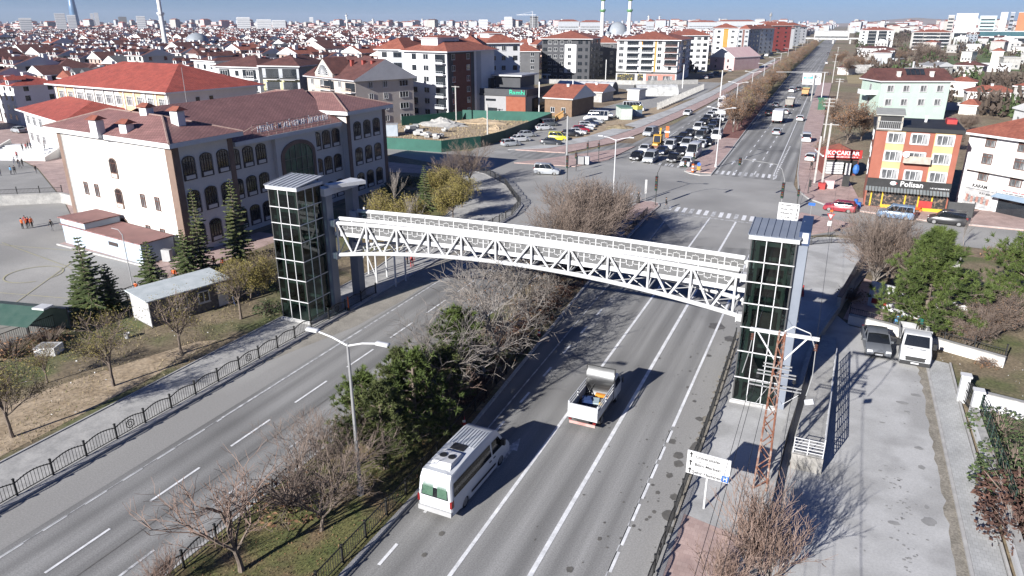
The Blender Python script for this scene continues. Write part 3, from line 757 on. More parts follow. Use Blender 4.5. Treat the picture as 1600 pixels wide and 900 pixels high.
def fence(name, label, pts, L=2.0, kind='arc', m=None, z=.13, cat='fence', h=.95):
    m = m or M['iron']
    t = thing(name, label, cat, (pts[0][0], pts[0][1], z))
    cache = {}; idx = 0
    link('post', POST, t, (0,0,0))
    for a, b in zip(pts[:-1], pts[1:]):
        d = Vector((b[0]-a[0], b[1]-a[1])); k = max(1, round(d.length/L)); l = d.length/k; ang = math.atan2(d.y, d.x)
        for i in range(k):
            e = kind == 'arc' and idx % 5 == 2
            key = (round(l, 2), e)
            if key not in cache: cache[key] = (arc_panel(l, h, e) if kind == 'arc' else straight_panel(l, h)).mesh('panel', m)
            p = Vector(a)+d*(i/k)-Vector(pts[0])
            link('panel', cache[key], t, (p.x, p.y, 0), ang)
            q = Vector(a)+d*((i+1)/k)-Vector(pts[0])
            link('post', POST, t, (q.x, q.y, 0)); idx += 1
    return t
fence('iron_fence', 'black wavy topped iron fence along the left pavement kerb', [(-37.45,0),(-37.5,42.8),(-37.35,52)], 2.05)
fence('iron_fence', 'black wavy iron fence curving round the pavement corner at the crossing left of the bridge', [(-37.55,66),(-37.6,84),(-38.9,89.8),(-41.8,94),(-46.4,101),(-53,107.6),(-60,111.5)], 2.1)
fence('iron_fence', 'thin black iron fence on the kerb of the right pavement under the bridge', [(-4.75,12),(-4.7,43.5),(-4.9,55)], 2.05)
fence('iron_fence', 'black scalloped iron fence between right pavement and the side street past the bridge', [(-3.6,80.5),(-2.5,83.5),(-.6,85.6),(1.5,87.3),(4.5,88.3)], 1.9)
fence('iron_fence', 'straight black railing on the minibus side of the planted median', [(-18.2,10),(-18.35,27),(-19.25,42),(-19.8,52)], 2.0, 'straight')
fence('iron_fence', 'black wavy iron fence on the oncoming side of the planted median', [(-24.85,8),(-24.85,30)], 2.05)
fence('iron_fence', 'black railing on the far tip of the median near the waiting pedestrians', [(-21.0,80),(-21.25,91.5)], 2.0)
fence('iron_fence', 'black railing on the left edge of the median tip behind the big bare tree', [(-24.7,80),(-24.55,90)], 2.0)

fence('court_fence', 'thin dark rail fence along the court edge behind the spruces and cabin', [(-57.5,30),(-57.6,46),(-62.4,48.4)], 2.4, 'straight', z=.05, h=1.1)
# ============================================================ walls, ramp and railings on the right
c = MB(); wl = [(-.5,8),(-.5,29.4),(-.2,40.3),(.2,46)]
for a, b in zip(wl[:-1], wl[1:]): c.bar((a[0],a[1],.25),(b[0],b[1],.25), .32, .9)
tag(c.build('retaining_wall', M['concrete2']), 'long low concrete retaining wall between tower pavement and car park', 'wall')
c = MB(); wl = [(.2,46),(.8,56),(2.4,64.5)]
for a, b in zip(wl[:-1], wl[1:]): c.bar((a[0],a[1],.25),(b[0],b[1],.25), .32, .9)
tag(c.build('retaining_wall', M['concrete2']), 'concrete retaining wall in the shade of the right lift tower', 'wall')
rp = thing('access_ramp', 'concrete ramp with stone end wall between retaining wall and car park', 'ramp', (1.6, 38.4, 0))
c = MB(); c.add([(-1.2,0,0),(.45,0,0),(.75,20,0),(-.2,20,0),(-1.2,0,1.0),(.45,0,1.0),(.95,20,.35),(-.2,20,.35)], [(4,5,6,7),(1,2,6,5),(3,0,4,7),(0,1,5,4)]); c.build('ramp_slab', M['concrete2'], rp)
c = MB(); c.box(-1.2, .47, -.12, -.01, 0, .98); c.build('end_wall', M['stone'], rp)
c = MB()
for i in range(11):
    t_ = i/10; x = .42+.42*t_; y = 14.5*t_; z = 1.0-.48*t_; c.bar((x,y,z),(x,y,z+1.15), .05)
for hh in (.2,.36,.52,.68,.84,1.0,1.15): c.bar((.42,0,1.0+hh),(.84,14.5,.52+hh), .035 if hh < 1.1 else .06)
c.build('side_railing', M['white'], rp)
c = MB()
for hh in (.2,.4,.6,.8,1.0): c.bar((-1.15,-.03,1.0+hh),(.42,-.03,1.0+hh), .04)
for x in (-1.15,-.4,.42): c.bar((x,-.03,1.0),(x,-.03,2.05), .05)
c.build('end_railing', M['white'], rp)
def low_wall(label, pts, w, h, m, z0=-.05, capm=None, name='garden_wall', coping=True):
    t = thing(name, label, 'wall', (pts[0][0], pts[0][1], 0))
    c, k = MB(), MB()
    for a, b in zip(pts[:-1], pts[1:]):
        p = (a[0]-pts[0][0], a[1]-pts[0][1]); q = (b[0]-pts[0][0], b[1]-pts[0][1])
        c.bar((p[0],p[1],(h+z0)/2),(q[0],q[1],(h+z0)/2), w, h-z0)
        if coping: k.bar((p[0],p[1],h+.04),(q[0],q[1],h+.04), w+.1, .08)
    c.build('wall_body', m, t)
    if coping: k.build('coping', capm or M['concrete2'], t)
    return t
low_wall('low cream wall with railing behind the silver car and white lorry', [(3.4,62.8),(6.4,61.9),(10.2,60.0),(14,58.4)], .3, .75, M['cream'])
fence('iron_fence', 'thin dark railing on the cream wall behind the silver car', [(3.4,63.1),(6.4,62.2),(10.2,60.3),(14,58.7)], 2.2, 'straight', z=.7, h=.6)
low_wall('long white garden wall with dark mesh fence beside the block paved path', [(10.75,49.2),(10.85,40),(10.8,33),(10.7,10)], .32, .8, M['whitewall'])
low_wall('white garden wall running right from the gate pillars', [(11.6,50.6),(20,48.8),(40,44)], .3, 1.15, M['whitewall'])
c = MB()
for i in range(9):
    y = 48.8-i*1.35; c.bar((0,y-48.8,.85),(0,y-48.8,1.9), .05)
for hh in (1.0,1.2,1.4,1.6,1.85): c.bar((0,0,hh),(0,-11,hh), .03)
o = c.build('mesh_fence', mat('dark_green_fence', (.03,.06,.045), (.04,.075,.055), 2, .6), loc=(11.05,48.8,0)); tag(o, 'dark green rail fence standing on the long white garden wall', 'fence')
gp = thing('garden_gate', 'black iron gate between two white pillars in the garden wall', 'gate', (10.5,51,0))
for x, y in ((-.1,.2),(.35,-1.9)):
    c = MB(); c.box(x-.25,x+.25,y-.25,y+.25,0,1.9); c.box(x-.32,x+.32,y-.32,y+.32,1.9,2.02); c.build('gate_pillar', M['whitewall'], gp)
c = MB()
for i in range(9): c.bar((.02+.04*i,-.05-.19*i,.15),(.02+.04*i,-.05-.19*i,1.6+.25*math.sin(i/8*math.pi)), .035)
for zz in (.2,1.0,1.6): c.bar((.0,0,zz),(.35,-1.65,zz), .045)
c.build('gate_leaf', M['iron'], gp)
# boundary wall and shed area beside the pavement past the tower
low_wall('dark topped concrete wall descending beside the pavement behind the right tower', [(2.5,64.8),(4.1,75.5),(5.0,79.5)], .3, 1.5, M['concrete2'], capm=M['black'])
low_wall('grey wall round the junction corner by the bare tree', [(5.0,79.5),(8.5,82.5),(14,84)], .3, 1.0, M['concrete2'])
sw = thing('banner_wall', 'white wall with for sale lettering half hidden by the pine', 'wall', (7.4,67.0,0), R(-24))
c = MB(); c.box(-2.6,5.2,-.12,.12,0,2.3); c.build('wall_body', M['whitewall'], sw)
c = MB(); c.box(-2.5,4.6,-.15,-.125,.25,2.2); pn = c.build('banner', M['white'], sw)
text('SATILIK', .75, M['black'], pn, (-.1,-.17,1.55))
c = MB(); c.box(-2.3,-1.0,-.16,-.152,.35,.85); c.build('red_panel', M['red'], sw)
sheet('shed_yard', [(3.0,63.6),(5.2,63.0),(7,66),(6,75),(4.8,76)], .0, M['pinkpave'])

# ============================================================ lattice pylon with wires
py = thing('power_pylon', 'rusty lattice power pole with white crossarms in front of the right lift tower', 'power pole', (-.95, 35.6, .1))
c = MB(); Hh = 9.3; q4 = [(-1,-1),(1,-1),(1,1),(-1,1)]
def leg(z): return .34-.2*z/Hh
for a in q4: c.bar((a[0]*leg(0),a[1]*leg(0),0),(a[0]*leg(Hh),a[1]*leg(Hh),Hh), .09)
nz_ = 13
for i in range(nz_):
    z0, z1 = Hh*i/nz_, Hh*(i+1)/nz_
    for j in range(4):
        a, b = q4[j], q4[(j+1)%4]
        if (i+j)%2: a, b = b, a
        c.bar((a[0]*leg(z0),a[1]*leg(z0),z0),(b[0]*leg(z1),b[1]*leg(z1),z1), .05)
c.build('lattice_mast', M['rust'], py)
c = MB(); c.bar((-1.55,-.12,Hh-.1),(1.75,-.12,Hh-.1), .09); c.bar((-1.55,.12,Hh-.1),(1.75,.12,Hh-.1), .09)
for s_ in (-1, 1): c.bar((s_*1.2,0,Hh-.15),(s_*.12,0,Hh-1.7), .07)
c.build('top_crossarm', M['white'], py)
for zz, w_ in ((6.9,.95),(6.2,1.3),(7.35,.7)):
    c = MB(); c.bar((-w_,-.2,zz),(w_,-.2,zz), .06); c.bar((-w_,.2,zz),(w_,.2,zz), .06); c.build('crossarm', M['grey'], py)
for x, y, zz in ((-1.4,0,Hh-.25),(.1,0,Hh-.2),(1.65,0,Hh-.3),(-.9,.2,6.9),(.9,.2,6.9),(-1.2,.2,6.2),(1.2,.2,6.2)):
    c = MB()
    for k in range(4): c.lathe([(.05,0),(.1,.03),(.05,.07)], (x,y,zz-.15-.1*k), 8)
    c.build('insulator', M['winred'] if zz > 8 else M['plastic'], py, True)
c = MB(); c.path([(-1.4,0,Hh-.6),(-1.5,.2,Hh-1.6),(-1.7,.3,Hh-2.8)], .022, 6); c.path([(.1,.1,Hh),(.5,.2,Hh+.3),(1.3,.1,Hh+.1),(1.65,0,Hh-.7)], .03, 6); c.path([(1.65,0,Hh-.7),(1.7,0,Hh-2.2),(1.55,0,Hh-3.3)], .022, 6)
c.path([(-.1,-.2,6.2),(.5,-.3,5.4),(1.2,-.1,6.0)], .015, 4); c.path([(-.3,-.2,6.2),(-.9,-.3,5.0),(.2,-.3,4.9)], .015, 4)
c.build('cable_loops', M['tin'], py, True)
c = MB(); c.tube((1.55,0,5.6),(1.95,0,5.75), .16, n=10); c.build('cable_box', M['white'], py, True)
c = MB()
for x, zz in ((-.9,6.75),(-.3,6.75),(.9,6.75),(-1.2,6.05),(1.2,6.05)):
    for (ye, ze, xe) in ((-60,8.2,x-.4),):
        pts = [(x+(xe-x)*t, ye*t, zz+(ze-zz)*t-1.1*4*t*(1-t)) for t in [i/14 for i in range(15)]]
        c.path(pts, .011, 4)
for x, zz in ((-1.4,Hh-.6),(1.65,Hh-.7)):
    pts = [(x+.6*t, 78*t, zz+(-.3)*t-1.2*4*t*(1-t)) for t in [i/14 for i in range(15)]]
    c.path(pts, .012, 4)
c.build('wires', M['black'], py)

# ============================================================ street lamps, signals, signs
def street_lamp(x, y, label, h=9.0, double=True, group='street lamps', z=.12, s=1):
    t = thing('street_lamp', label, 'street lamp', (x,y,z), 0, group)
    c = MB(); c.tube((0,0,0),(0,0,h), .11, .065, 8); c.lathe([(.2,0),(.2,.5),(.13,.55)], (0,0,0), 8); c.build('pole', M['grey'] if s else M['white'], t, True)
    for k in ((-1, 1) if double else (1,)):
        c = MB(); c.path([(0,0,h-.15),(k*.9,0,h+.15),(k*1.75,0,h+.3)], .05, 6); a = c.build('arm', M['white'], t, True)
        c = MB(); c.side([(-.15,-.05),(.15,-.05),(.17,.04),(.08,.1),(-.08,.1),(-.17,.04)], .75, .05, cx=0); c.xf(Matrix.Translation((k*2.1,0,h+.33)))
        c.build('lamp_head', M['white'], a, True)
    return t
street_lamp(-20.6, 26.0, 'grey double arm street lamp in the median grass behind the white minibus', s=1)
street_lamp(*G(957,328), 'white double arm street lamp beside the big bare tree at the crossing', 9.5, s=0)
street_lamp(*G(1118,262), 'double arm street lamp on the paved median tip among the waiting traffic', 10, s=0)
lampspots = [(-23.5,190),(-25,235),(-26.5,285),(-28,340),(-30,400),(-31.5,470),(-33,560),(-34,660),(-36,780)]
lp0 = street_lamp(lampspots[0][0], lampspots[0][1], 'slender double arm lamp standing in the median row of brown trees', 10, group='lamps along the far median', s=0)
for x, y in lampspots[1:]: dup(lp0, (x,y,.12))
def signal(x, y, label, h=3.2, arm=0, heads=2, z=.13, rz=0, side=-1, blackpole=True):
    t = thing('traffic_light', label, 'traffic light', (x,y,z), rz)
    pm_ = M['darkgrey'] if blackpole else M['grey']
    c = MB(); c.tube((0,0,0),(0,0,h), .07, .055, 8)
    if arm: c.path([(0,0,h-.1),(side*.5,0,h+1.2),(side*1.2,0,h+1.75),(side*arm,0,h+2.0)], .045, 7, r1=.032)
    c.build('pole', pm_, t, True)
    hs = [(0,-.16,h-1.0)]
    if heads > 1: hs.append((0,-.16,h-2.05 if h > 4.5 else h+.02))
    if arm: hs.append((side*arm,-.16,h+1.6))
    for (a, b, zz) in hs:
        c = MB(); c.box(a-.17,a+.17,b-.15,b+.1,zz-.45,zz+.55)
        for k in range(3): c.add([(a-.13,b-.15,zz-.2+.32*k),(a+.13,b-.15,zz-.2+.32*k),(a+.13,b-.32,zz-.23+.32*k),(a-.13,b-.32,zz-.23+.32*k)], [(0,1,2,3),(3,2,1,0)])
        hd = c.build('signal_head', M['black'], t)
        for k, mm in enumerate((mat('signal_lens_green',(.0,.12,.07),(.0,.14,.08),2,.2), mat('signal_lens_amber',(.25,.12,.01),(.28,.14,.01),2,.2), mat('signal_lens_red',(.2,.01,.01),(.24,.015,.015),2,.2))):
            c = MB(); c.tube((a,b-.155,zz-.3+.32*k),(a,b-.14,zz-.3+.32*k), .1, n=10); c.build('lens', mm, hd)
    return t
signal(-21.5,97.3, 'traffic light with long arm on the median tip beside the zebra crossing', 4.6, 3.8, 2, rz=R(-4), side=1)
signal(-5.0,97.8, 'traffic light with long arm over the right carriageway on the corner island', 5.0, 6.0, 2, rz=R(-12), blackpole=False)
signal(*G(1245,322), 'short black traffic light at the mouth of the right side street', 2.8, heads=1)
signal(*G(1262,303), 'small black signal post leaning by the right street kerb', 2.4, heads=1, rz=R(90))
signal(*G(935,255), 'tall black traffic light on the pink island left of the queue', 4.0, heads=1)
signal(*G(918,247), 'small black traffic light at the back of the pink island', 3.2, heads=1)
signal(*G(900,268), 'traffic light beside the two grey cabinets on the pink island', 3.6, heads=1)
signal(*G(886,284), 'pair of black pedestrian signals in front of the silver van', 3.6, heads=2)
signal(*G(1083,266), 'traffic light with orange striped base on the far median nose', 3.4, heads=1)
c = MB()
for k in range(5): c.lathe([(.22,.28*k),(.22,.28*k+.28)], (0,0,0), 10, k%2)
o = c.build('striped_bollard', [M['orangev'], M['white']], loc=(*G(1082,270),.13)); tag(o, 'orange and white striped barrel post on the far median nose', 'bollard')
def scribble(parent, x, y, z, w, h, m=None):
    q = MB(); u = x-w/2; g = random.Random(int(abs(x*31+z*17)*10))
    while u < x+w/2:
        a = h*(.35+.3*g.random()); q.add([(u,y,z-h/2),(u+a*.45,y,z-h/2),(u+a*.45,y,z-h/2+h*(.6+.4*g.random())),(u,y,z-h/2+h*(.6+.4*g.random()))], [(0,1,2,3)]); u += a*(.6 if g.random() < .85 else 1.4)
    return q.build('lettering', m or M['black'], parent)
def arrow_glyph(mb, x, z, y, s, d='up'):
    mb.add([(x-.06*s,y,z-.3*s),(x+.06*s,y,z-.3*s),(x+.06*s,y,z+.05*s),(x-.06*s,y,z+.05*s)], [(0,1,2,3)])
    mb.add([(x-.2*s,y,z+.05*s),(x+.2*s,y,z+.05*s),(x,y,z+.32*s)], [(0,1,2)])
ds = thing('direction_sign', 'white three panel direction sign with up arrows and blue hospital square by the kerb', 'road sign', (-3.45,32.3,.13), R(-4))
c = MB(); c.tube((0,.06,0),(0,.06,2.6), .06, n=8); c.build('pole', M['white'], ds, True)
for k, s_ in enumerate(('Şehir Hastanesi','Bilim Merkezi','Üniversiteler')):
    z0 = 1.95+k*.46
    c = MB(); c.box(-1.1,1.1,-.03,.02,z0,z0+.44); pn = c.build('panel', M['white'], ds)
    c = MB(); arrow_glyph(c, -.9, z0+.21, -.036, .55); c.build('arrow', M['black'], pn)
    text(s_, .24, M['black'], pn, (-.02,-.036,z0+.15), ext=.003, bold=.005); scribble(pn, .0, -.036, z0+.35, 1.0, .09, M['grey'])
c = MB(); c.box(.72,1.08,-.04,-.031,1.99,2.35); hb = c.build('hospital_square', M['blue'], ds)
text('H', .34, M['white'], hb, (.9,-.046,2.17), ext=.003, bold=.01)
d2 = thing('direction_sign', 'large white five row direction board behind the right lift tower roof', 'road sign', (*G(1227,366),.12), R(-6))
for x in (-.7,.7):
    c = MB(); c.tube((x,.08,0),(x,.08,3.2), .05, n=6); c.build('pole', M['white'], d2)
for k in range(5):
    z0 = 1.25+.5*k
    c = MB(); c.box(-1.2,1.2,-.03,.03,z0,z0+.48); pn = c.build('panel', M['white'], d2)
    scribble(pn, -.2, -.036, z0+.24, 1.4, .2)
    c = MB(); arrow_glyph(c, .98, z0+.23, -.036, .6); c.build('arrow', M['black'], pn)
ys = thing('give_way_sign', 'red and white give way triangle with white plate on the corner island', 'road sign', (*G(1293,370),.12))
c = MB(); c.tube((0,0,0),(0,0,3.1), .05, n=6); c.build('pole', M['darkgrey'], ys)
c = MB(); c.add([(-.45,-.07,2.75),(.45,-.07,2.75),(0,-.07,1.95),(-.45,-.05,2.75),(.45,-.05,2.75),(0,-.05,1.95)], [(2,1,0),(3,4,5),(0,1,4,3),(1,2,5,4),(2,0,3,5)]); tr = c.build('triangle', M['red'], ys)
c = MB(); c.add([(-.27,-.076,2.64),(.27,-.076,2.64),(0,-.076,2.16)], [(2,1,0)]); c.build('triangle_field', M['white'], tr)
c = MB(); c.box(-.24,.24,-.08,-.05,1.25,1.85); c.build('plate', M['white'], ys)
c = MB(); c.box(-.16,.16,-.12,.12,2.95,3.2); c.build('orange_lamp', M['orangev'], ys)
bs = thing('blue_sign', 'small blue sign on a thin post in the corner island', 'road sign', (*G(1264,350),.12))
c = MB(); c.tube((0,0,0),(0,0,2.6), .035, n=6); c.build('pole', M['grey'], bs); c = MB(); c.box(-.4,.4,-.05,-.02,2.3,2.65); c.build('plate', M['blue'], bs)
cv = thing('chevron_sign', 'blue disc above yellow black chevron plate on the far median nose', 'road sign', (*G(1091,271),.13))
c = MB(); c.tube((0,0,0),(0,0,1.7), .04, n=6); c.build('pole', M['grey'], cv)
c = MB(); c.tube((0,-.06,1.45),(0,-.03,1.45), .3, n=16); c.build('disc', M['blue'], cv)
c = MB(); c.box(-.3,.3,-.06,-.03,.45,1.1); ch = c.build('plate', M['yellowp'], cv)
c = MB()
for k in range(3):
    z = .5+.2*k; c.add([(-.28,-.066,z),(-.28,-.066,z+.09),(0,-.066,z+.2),(0,-.066,z+.11)], [(3,2,1,0)]); c.add([(.28,-.066,z),(.28,-.066,z+.09),(0,-.066,z+.2),(0,-.066,z+.11)], [(0,1,2,3)])
c.build('chevrons', M['black'], ch)
bu = thing('info_sign', 'pale sign post next to the woman in black on the median tip', 'road sign', (*G(1008,313),.13))
c = MB(); c.tube((0,0,0),(0,0,3.0), .045, n=6); c.build('pole', M['grey'], bu); c = MB(); c.box(-.16,.16,-.05,-.02,.9,2.9); c.build('plate', M['tin'], bu)
ms = thing('median_board', 'blank white board on a post over the dark red median strip', 'road sign', (*G(1117,237),.12))
c = MB(); c.tube((0,0,0),(0,0,3.0), .06, n=6); c.build('pole', M['grey'], ms); c = MB(); c.box(-.9,.9,-.06,-.02,2.4,3.2); c.build('plate', M['white'], ms)
gs = thing('gantry_sign', 'white overhead gantry board with blue arrow panel across the right carriageway', 'gantry sign', (-5.5,262,0))
c = MB(); c.tube((0,0,0),(0,0,9.2), .16, .12, 8); c.build('post', M['white'], gs)
c = MB(); c.bar((1,0,9.2),(-15,0,8.9), .12, .2); c.build('beam', M['grey'], gs)
c = MB(); c.box(-6.6,-.9,-.2,-.05,5.2,8.8); pn = c.build('board', M['white'], gs)
c = MB(); c.add([(-6.3,-.215,7.6),(-4.0,-.215,7.6),(-3.4,-.215,7.9),(-3.4,-.215,7.0),(-6.3,-.215,7.0)], [(0,4,3,2,1)]); c.build('blue_panel', mat('cyan_sign', (.05,.35,.65), (.07,.4,.7), 1, .5), pn)
scribble(pn, -5.0, -.225, 7.3, 1.6, .3, M['white']); scribble(pn, -2.1, -.225, 7.6, 1.6, .4); scribble(pn, -5.4, -.225, 6.0, .8, .4); scribble(pn, -4.0, -.225, 6.0, .8, .4)
o = MB().box(-1.2,1.2,-.3,.3,.1,1.5).build('control_cabinet', M['grey']); o.location = (*G(907,258), .1); o.scale = (.6,1,1); tag(o, 'left grey control cabinet on the pink island', 'cabinet')
c = MB(); c.box(-.55,.55,-.3,.3,.1,1.4); c.box(-.58,.58,-.33,.33,1.4,1.48); o = c.build('control_cabinet', M['white'], loc=(*G(916,258),.1)); tag(o, 'right white control cabinet on the pink island', 'cabinet')
def utility_pole(x, y, h, label, arms=1, group=None, m=None):
    t = thing('utility_pole', label, 'utility pole', (x,y,0), 0, group)
    c = MB(); c.box(-.14,.14,-.1,.1,0,h); c.build('pole', m or M['concrete2'], t)
    for k in range(arms):
        c = MB(); c.bar((-1.1,0,h-.2-.7*k),(1.1,0,h-.2-.7*k), .12); a = c.build('crossarm', m or M['concrete2'], t)
        c = MB()
        for x in (-1,-.3,.4,1): c.lathe([(.04,0),(.07,.1),(.04,.2)], (x,0,h-.14-.7*k), 6)
        c.build('insulators', M['black'], a)
    return t
utility_pole(*G(1283,295), 10, 'thick concrete utility pole in front of the red shop sign', 1)
utility_pole(*G(1272,287), 7.5, 'thinner utility pole just left of the thick concrete one', 0)
utility_pole(*G(1267,158), 8.5, 'white utility pole next to the overhead gantry sign', 1)
utility_pole(*G(1305,172), 9, 'double arm utility pole beside the bare brown tree', 2)
utility_pole(*G(1286,225), 9.5, 'utility pole with three crossarms behind the parked white van', 3)
for i, (px, py_) in enumerate(((1300,130),(1303,112),(1307,95))):
    utility_pole(*G(px,py_), 9, 'utility pole in the line beyond the gantry on the right pavement', 1, 'poles along the far right pavement')
utility_pole(*G(713,190), 9, 'white utility pole standing in the rubble plot', 1)
utility_pole(*G(762,222), 8, 'thin pole at the corner of the green hoarding', 0)
utility_pole(*G(885,262), 9, 'thin grey pole on the pink island near the silver van', 0, m=M['grey'])
for (px, py_, lab) in ((946,126,'pole before the long white apartment block left end'),(1066,138,'pole before the long white apartment block right end'),(1125,152,'tall white pole beside the road left of the median trees'),(894,175,'white pole beside the small red roofed house'),(842,180,'pole behind the green hoarding near the brick restaurant')):
    utility_pole(*G(px,py_), 9, lab, 0, m=M['white'])
# ============================================================ trees
def tri_tube(mb, p, q, r0, r1, mi=0, n=3):
    d = q-p
    if d.length < 1e-5: return
    d.normalize()
    a = d.cross(Vector((.3,.2,1)) if abs(d.z) < .9 else Vector((1,.1,0))).normalized(); b = d.cross(a)
    o = len(mb.v)
    for c, r in ((p, r0), (q, r1)):
        for i in range(n):
            t = 2*math.pi*i/n; w = c+a*(r*math.cos(t))+b*(r*math.sin(t)); mb.v.append((w.x,w.y,w.z))
    for i in range(n): mb.f.append([o+i, o+(i+1)%n, o+n+(i+1)%n, o+n+i]); mb.m.append(mi)
def leaf(mb, c, s, g, mi=0):
    a = Vector((g.gauss(0,1),g.gauss(0,1),g.gauss(0,.7))).normalized(); b = a.cross(Vector((g.gauss(0,1),g.gauss(0,1),g.gauss(0,1)))).normalized()
    a *= s; b *= s*.55; o = len(mb.v)
    for w in (c-a, c+b, c+a, c-b): mb.v.append((w.x,w.y,w.z))
    mb.f.append([o,o+1,o+2,o+3]); mb.m.append(mi)
def bare_tree(seed, h=7.0, fork=.28, spread=.55, nlimb=5, levels=4, r=.13, tw=(3,5), leaves=0, leafs=.07, droop=0.0, multi=0, trunk_lean=.05, upright=.35, twr=.011):
    """trunk mesh and crown mesh of a leafless (or thinly leaved) broadleaf"""
    g = random.Random(seed); T, C = MB(), MB(); tips = []
    def grow(p, d, L, r0, lev, mb):
        segs = 3 if lev < 2 else 2
        q = p
        for k in range(segs):
            dd = (d+Vector((g.gauss(0,.16),g.gauss(0,.16),g.gauss(0,.1)+upright*.12-droop*.1*lev))).normalized()
            e = q+dd*(L/segs)
            ra, rb = r0*(1-.3*k/segs), r0*(1-.3*(k+1)/segs)
            tri_tube(mb, q, e, ra, rb, 0, 5 if lev == 0 else (4 if lev == 1 else 3))
            if lev >= 1 and lev < levels and k < segs-1:
                for _ in range(g.randint(1,2)): sub(e, dd, L*.55, rb*.55, lev+1)
            q, d = e, dd
        if lev < levels:
            for _ in range(g.randint(*tw)): sub(q, d, L*g.uniform(.55,.8), r0*.55, lev+1)
        else: tips.append(q)
    def sub(p, d, L, r0, lev):
        az = g.uniform(0, 2*math.pi); sp = spread*g.uniform(.5,1.3)
        a = d.cross(Vector((0,0,1)) if abs(d.z) < .95 else Vector((1,0,0))).normalized(); b = d.cross(a)
        nd = (d+(a*math.cos(az)+b*math.sin(az))*sp*1.3+Vector((0,0,upright*.5))).normalized()
        grow(p, nd, L, max(r0, twr), lev, T if lev <= 1 else C)
    stems = multi or 1
    for s_ in range(stems):
        base = Vector((g.uniform(-.3,.3)*(multi > 0), g.uniform(-.3,.3)*(multi > 0), 0))
        d = Vector((g.gauss(0,trunk_lean+.35*(multi > 0)),g.gauss(0,trunk_lean+.35*(multi > 0)),1)).normalized()
        th = h*fork; q = base; rr_ = r
        for k in range(4):
            dd = (d+Vector((g.gauss(0,.05),g.gauss(0,.05),0))).normalized(); e = q+dd*(th/4)
            tri_tube(T, q, e, rr_*(1.25 if k == 0 else 1), rr_*.94, 0, 7); rr_ *= .94; q = e; d = dd
        for i in range(nlimb):
            az = 2*math.pi*(i+g.uniform(-.3,.3))/nlimb; sp = spread*g.uniform(.55,1.25)
            nd = Vector((math.cos(az)*sp, math.sin(az)*sp, 1)).normalized()
            grow(q-d*g.uniform(0,th*.25), nd, h*(1-fork)*.42*g.uniform(.8,1.15), rr_*.62, 1, T)
        grow(q, d, h*(1-fork)*.45, rr_*.75, 1, T)
    if leaves:
        for _ in range(leaves):
            t = g.choice(tips); leaf(C, t+Vector((g.gauss(0,.22),g.gauss(0,.22),g.gauss(0,.22))), leafs*g.uniform(.6,1.3), g, 1)
    return T, C
def conifer(seed, h=8.0, rad=2.0, gap=.0, z0=.1, dens=1.0):
    g = random.Random(seed); T, C = MB(), MB()
    tri_tube(T, Vector((0,0,0)), Vector((0,0,h*.98)), .13, .015, 0, 7)
    z = h*z0; k = 0
    while z < h*.985:
        f = 1-(z-h*z0)/(h*(1-z0)); L = rad*(f**.85)*g.uniform(.75,1.12)+.12
        nb = int(5+4*f)
        for i in range(nb):
            az = 2*math.pi*(i/nb)+k*.7+g.uniform(-.25,.25); l = L*g.uniform(.7,1.15)
            d = Vector((math.cos(az),math.sin(az),.25-.35*f)).normalized(); p = Vector((0,0,z))
            tip = p+d*l+Vector((0,0,-.1*l*l*.25))
            tri_tube(T, p, tip, .025*f+.008, .005)
            ns = max(5, int(l*13*dens))
            for j in range(ns):
                t = (j+.6)/ns; c = p.lerp(tip, t)
                w = (.34*(1-t)+.12)*min(1, l)*(.6+.4*g.random())
                for s_ in (-1, 1):
                    sd = Vector((-d.y*s_, d.x*s_, -.22))+d*.55
                    e = c+sd.normalized()*w+Vector((0,0,g.uniform(-.08,.05)))
                    u = d*(.075+.04*g.random()); o = len(C.v)
                    for v in (c-u, c+u, e+u*.4, e-u*.4): C.v.append((v.x,v.y,v.z))
                    C.f.append([o,o+1,o+2,o+3]); C.m.append(0)
        z += .27+.16*f+gap; k += 1
    return T, C
def pine_tree(seed, h=7.0, rad=2.6, tufts=260, z0=.25, needle=.2, nb=16, per=20):
    g = random.Random(seed); T, C = MB(), MB()
    lean = Vector((g.gauss(0,.05),g.gauss(0,.05),1))
    tri_tube(T, Vector((0,0,0)), lean*(h*.9), .16, .04, 0, 7)
    pts = []
    for i in range(nb):
        t = z0+(1-z0)*(i+.5)/nb; p = lean*(h*.92*t)
        az = i*2.4+g.uniform(-.5,.5); prof_ = math.sin(math.pi*min(1, .25+.75*(1-(t-z0)/(1-z0))))**.6 if t > z0 else 1
        L = rad*(1.02-((t-z0)/(1-z0))**1.6)*g.uniform(.7,1.2)+.25
        d = Vector((math.cos(az),math.sin(az),.35)).normalized(); tip = p+d*L
        tri_tube(T, p, tip, .05, .015, 0, 4)
        for j in range(int(tufts/nb)):
            f = g.uniform(.3,1.05); q = p+d*(L*f)+Vector((g.gauss(0,.26),g.gauss(0,.26),g.gauss(.12,.2)))*(.5+L*.28)
            tri_tube(T, p+d*(L*min(f,.95)), q, .012, .006); pts.append((q, (q-p).normalized()))
    for q, d in pts:
        d = (d+Vector((0,0,.7))).normalized()
        for _ in range(per):
            a = (d+Vector((g.gauss(0,.75),g.gauss(0,.75),g.gauss(0,.6)))).normalized(); l = needle*g.uniform(.8,1.4)
            b = a.cross(Vector((g.gauss(0,1),g.gauss(0,1),g.gauss(0,1)))).normalized()*.026
            s0 = q-d*g.uniform(0,.16); o = len(C.v)
            for v in (s0-b, s0+b, s0+a*l): C.v.append((v.x,v.y,v.z))
            C.f.append([o,o+1,o+2]); C.m.append(0)
    return T, C
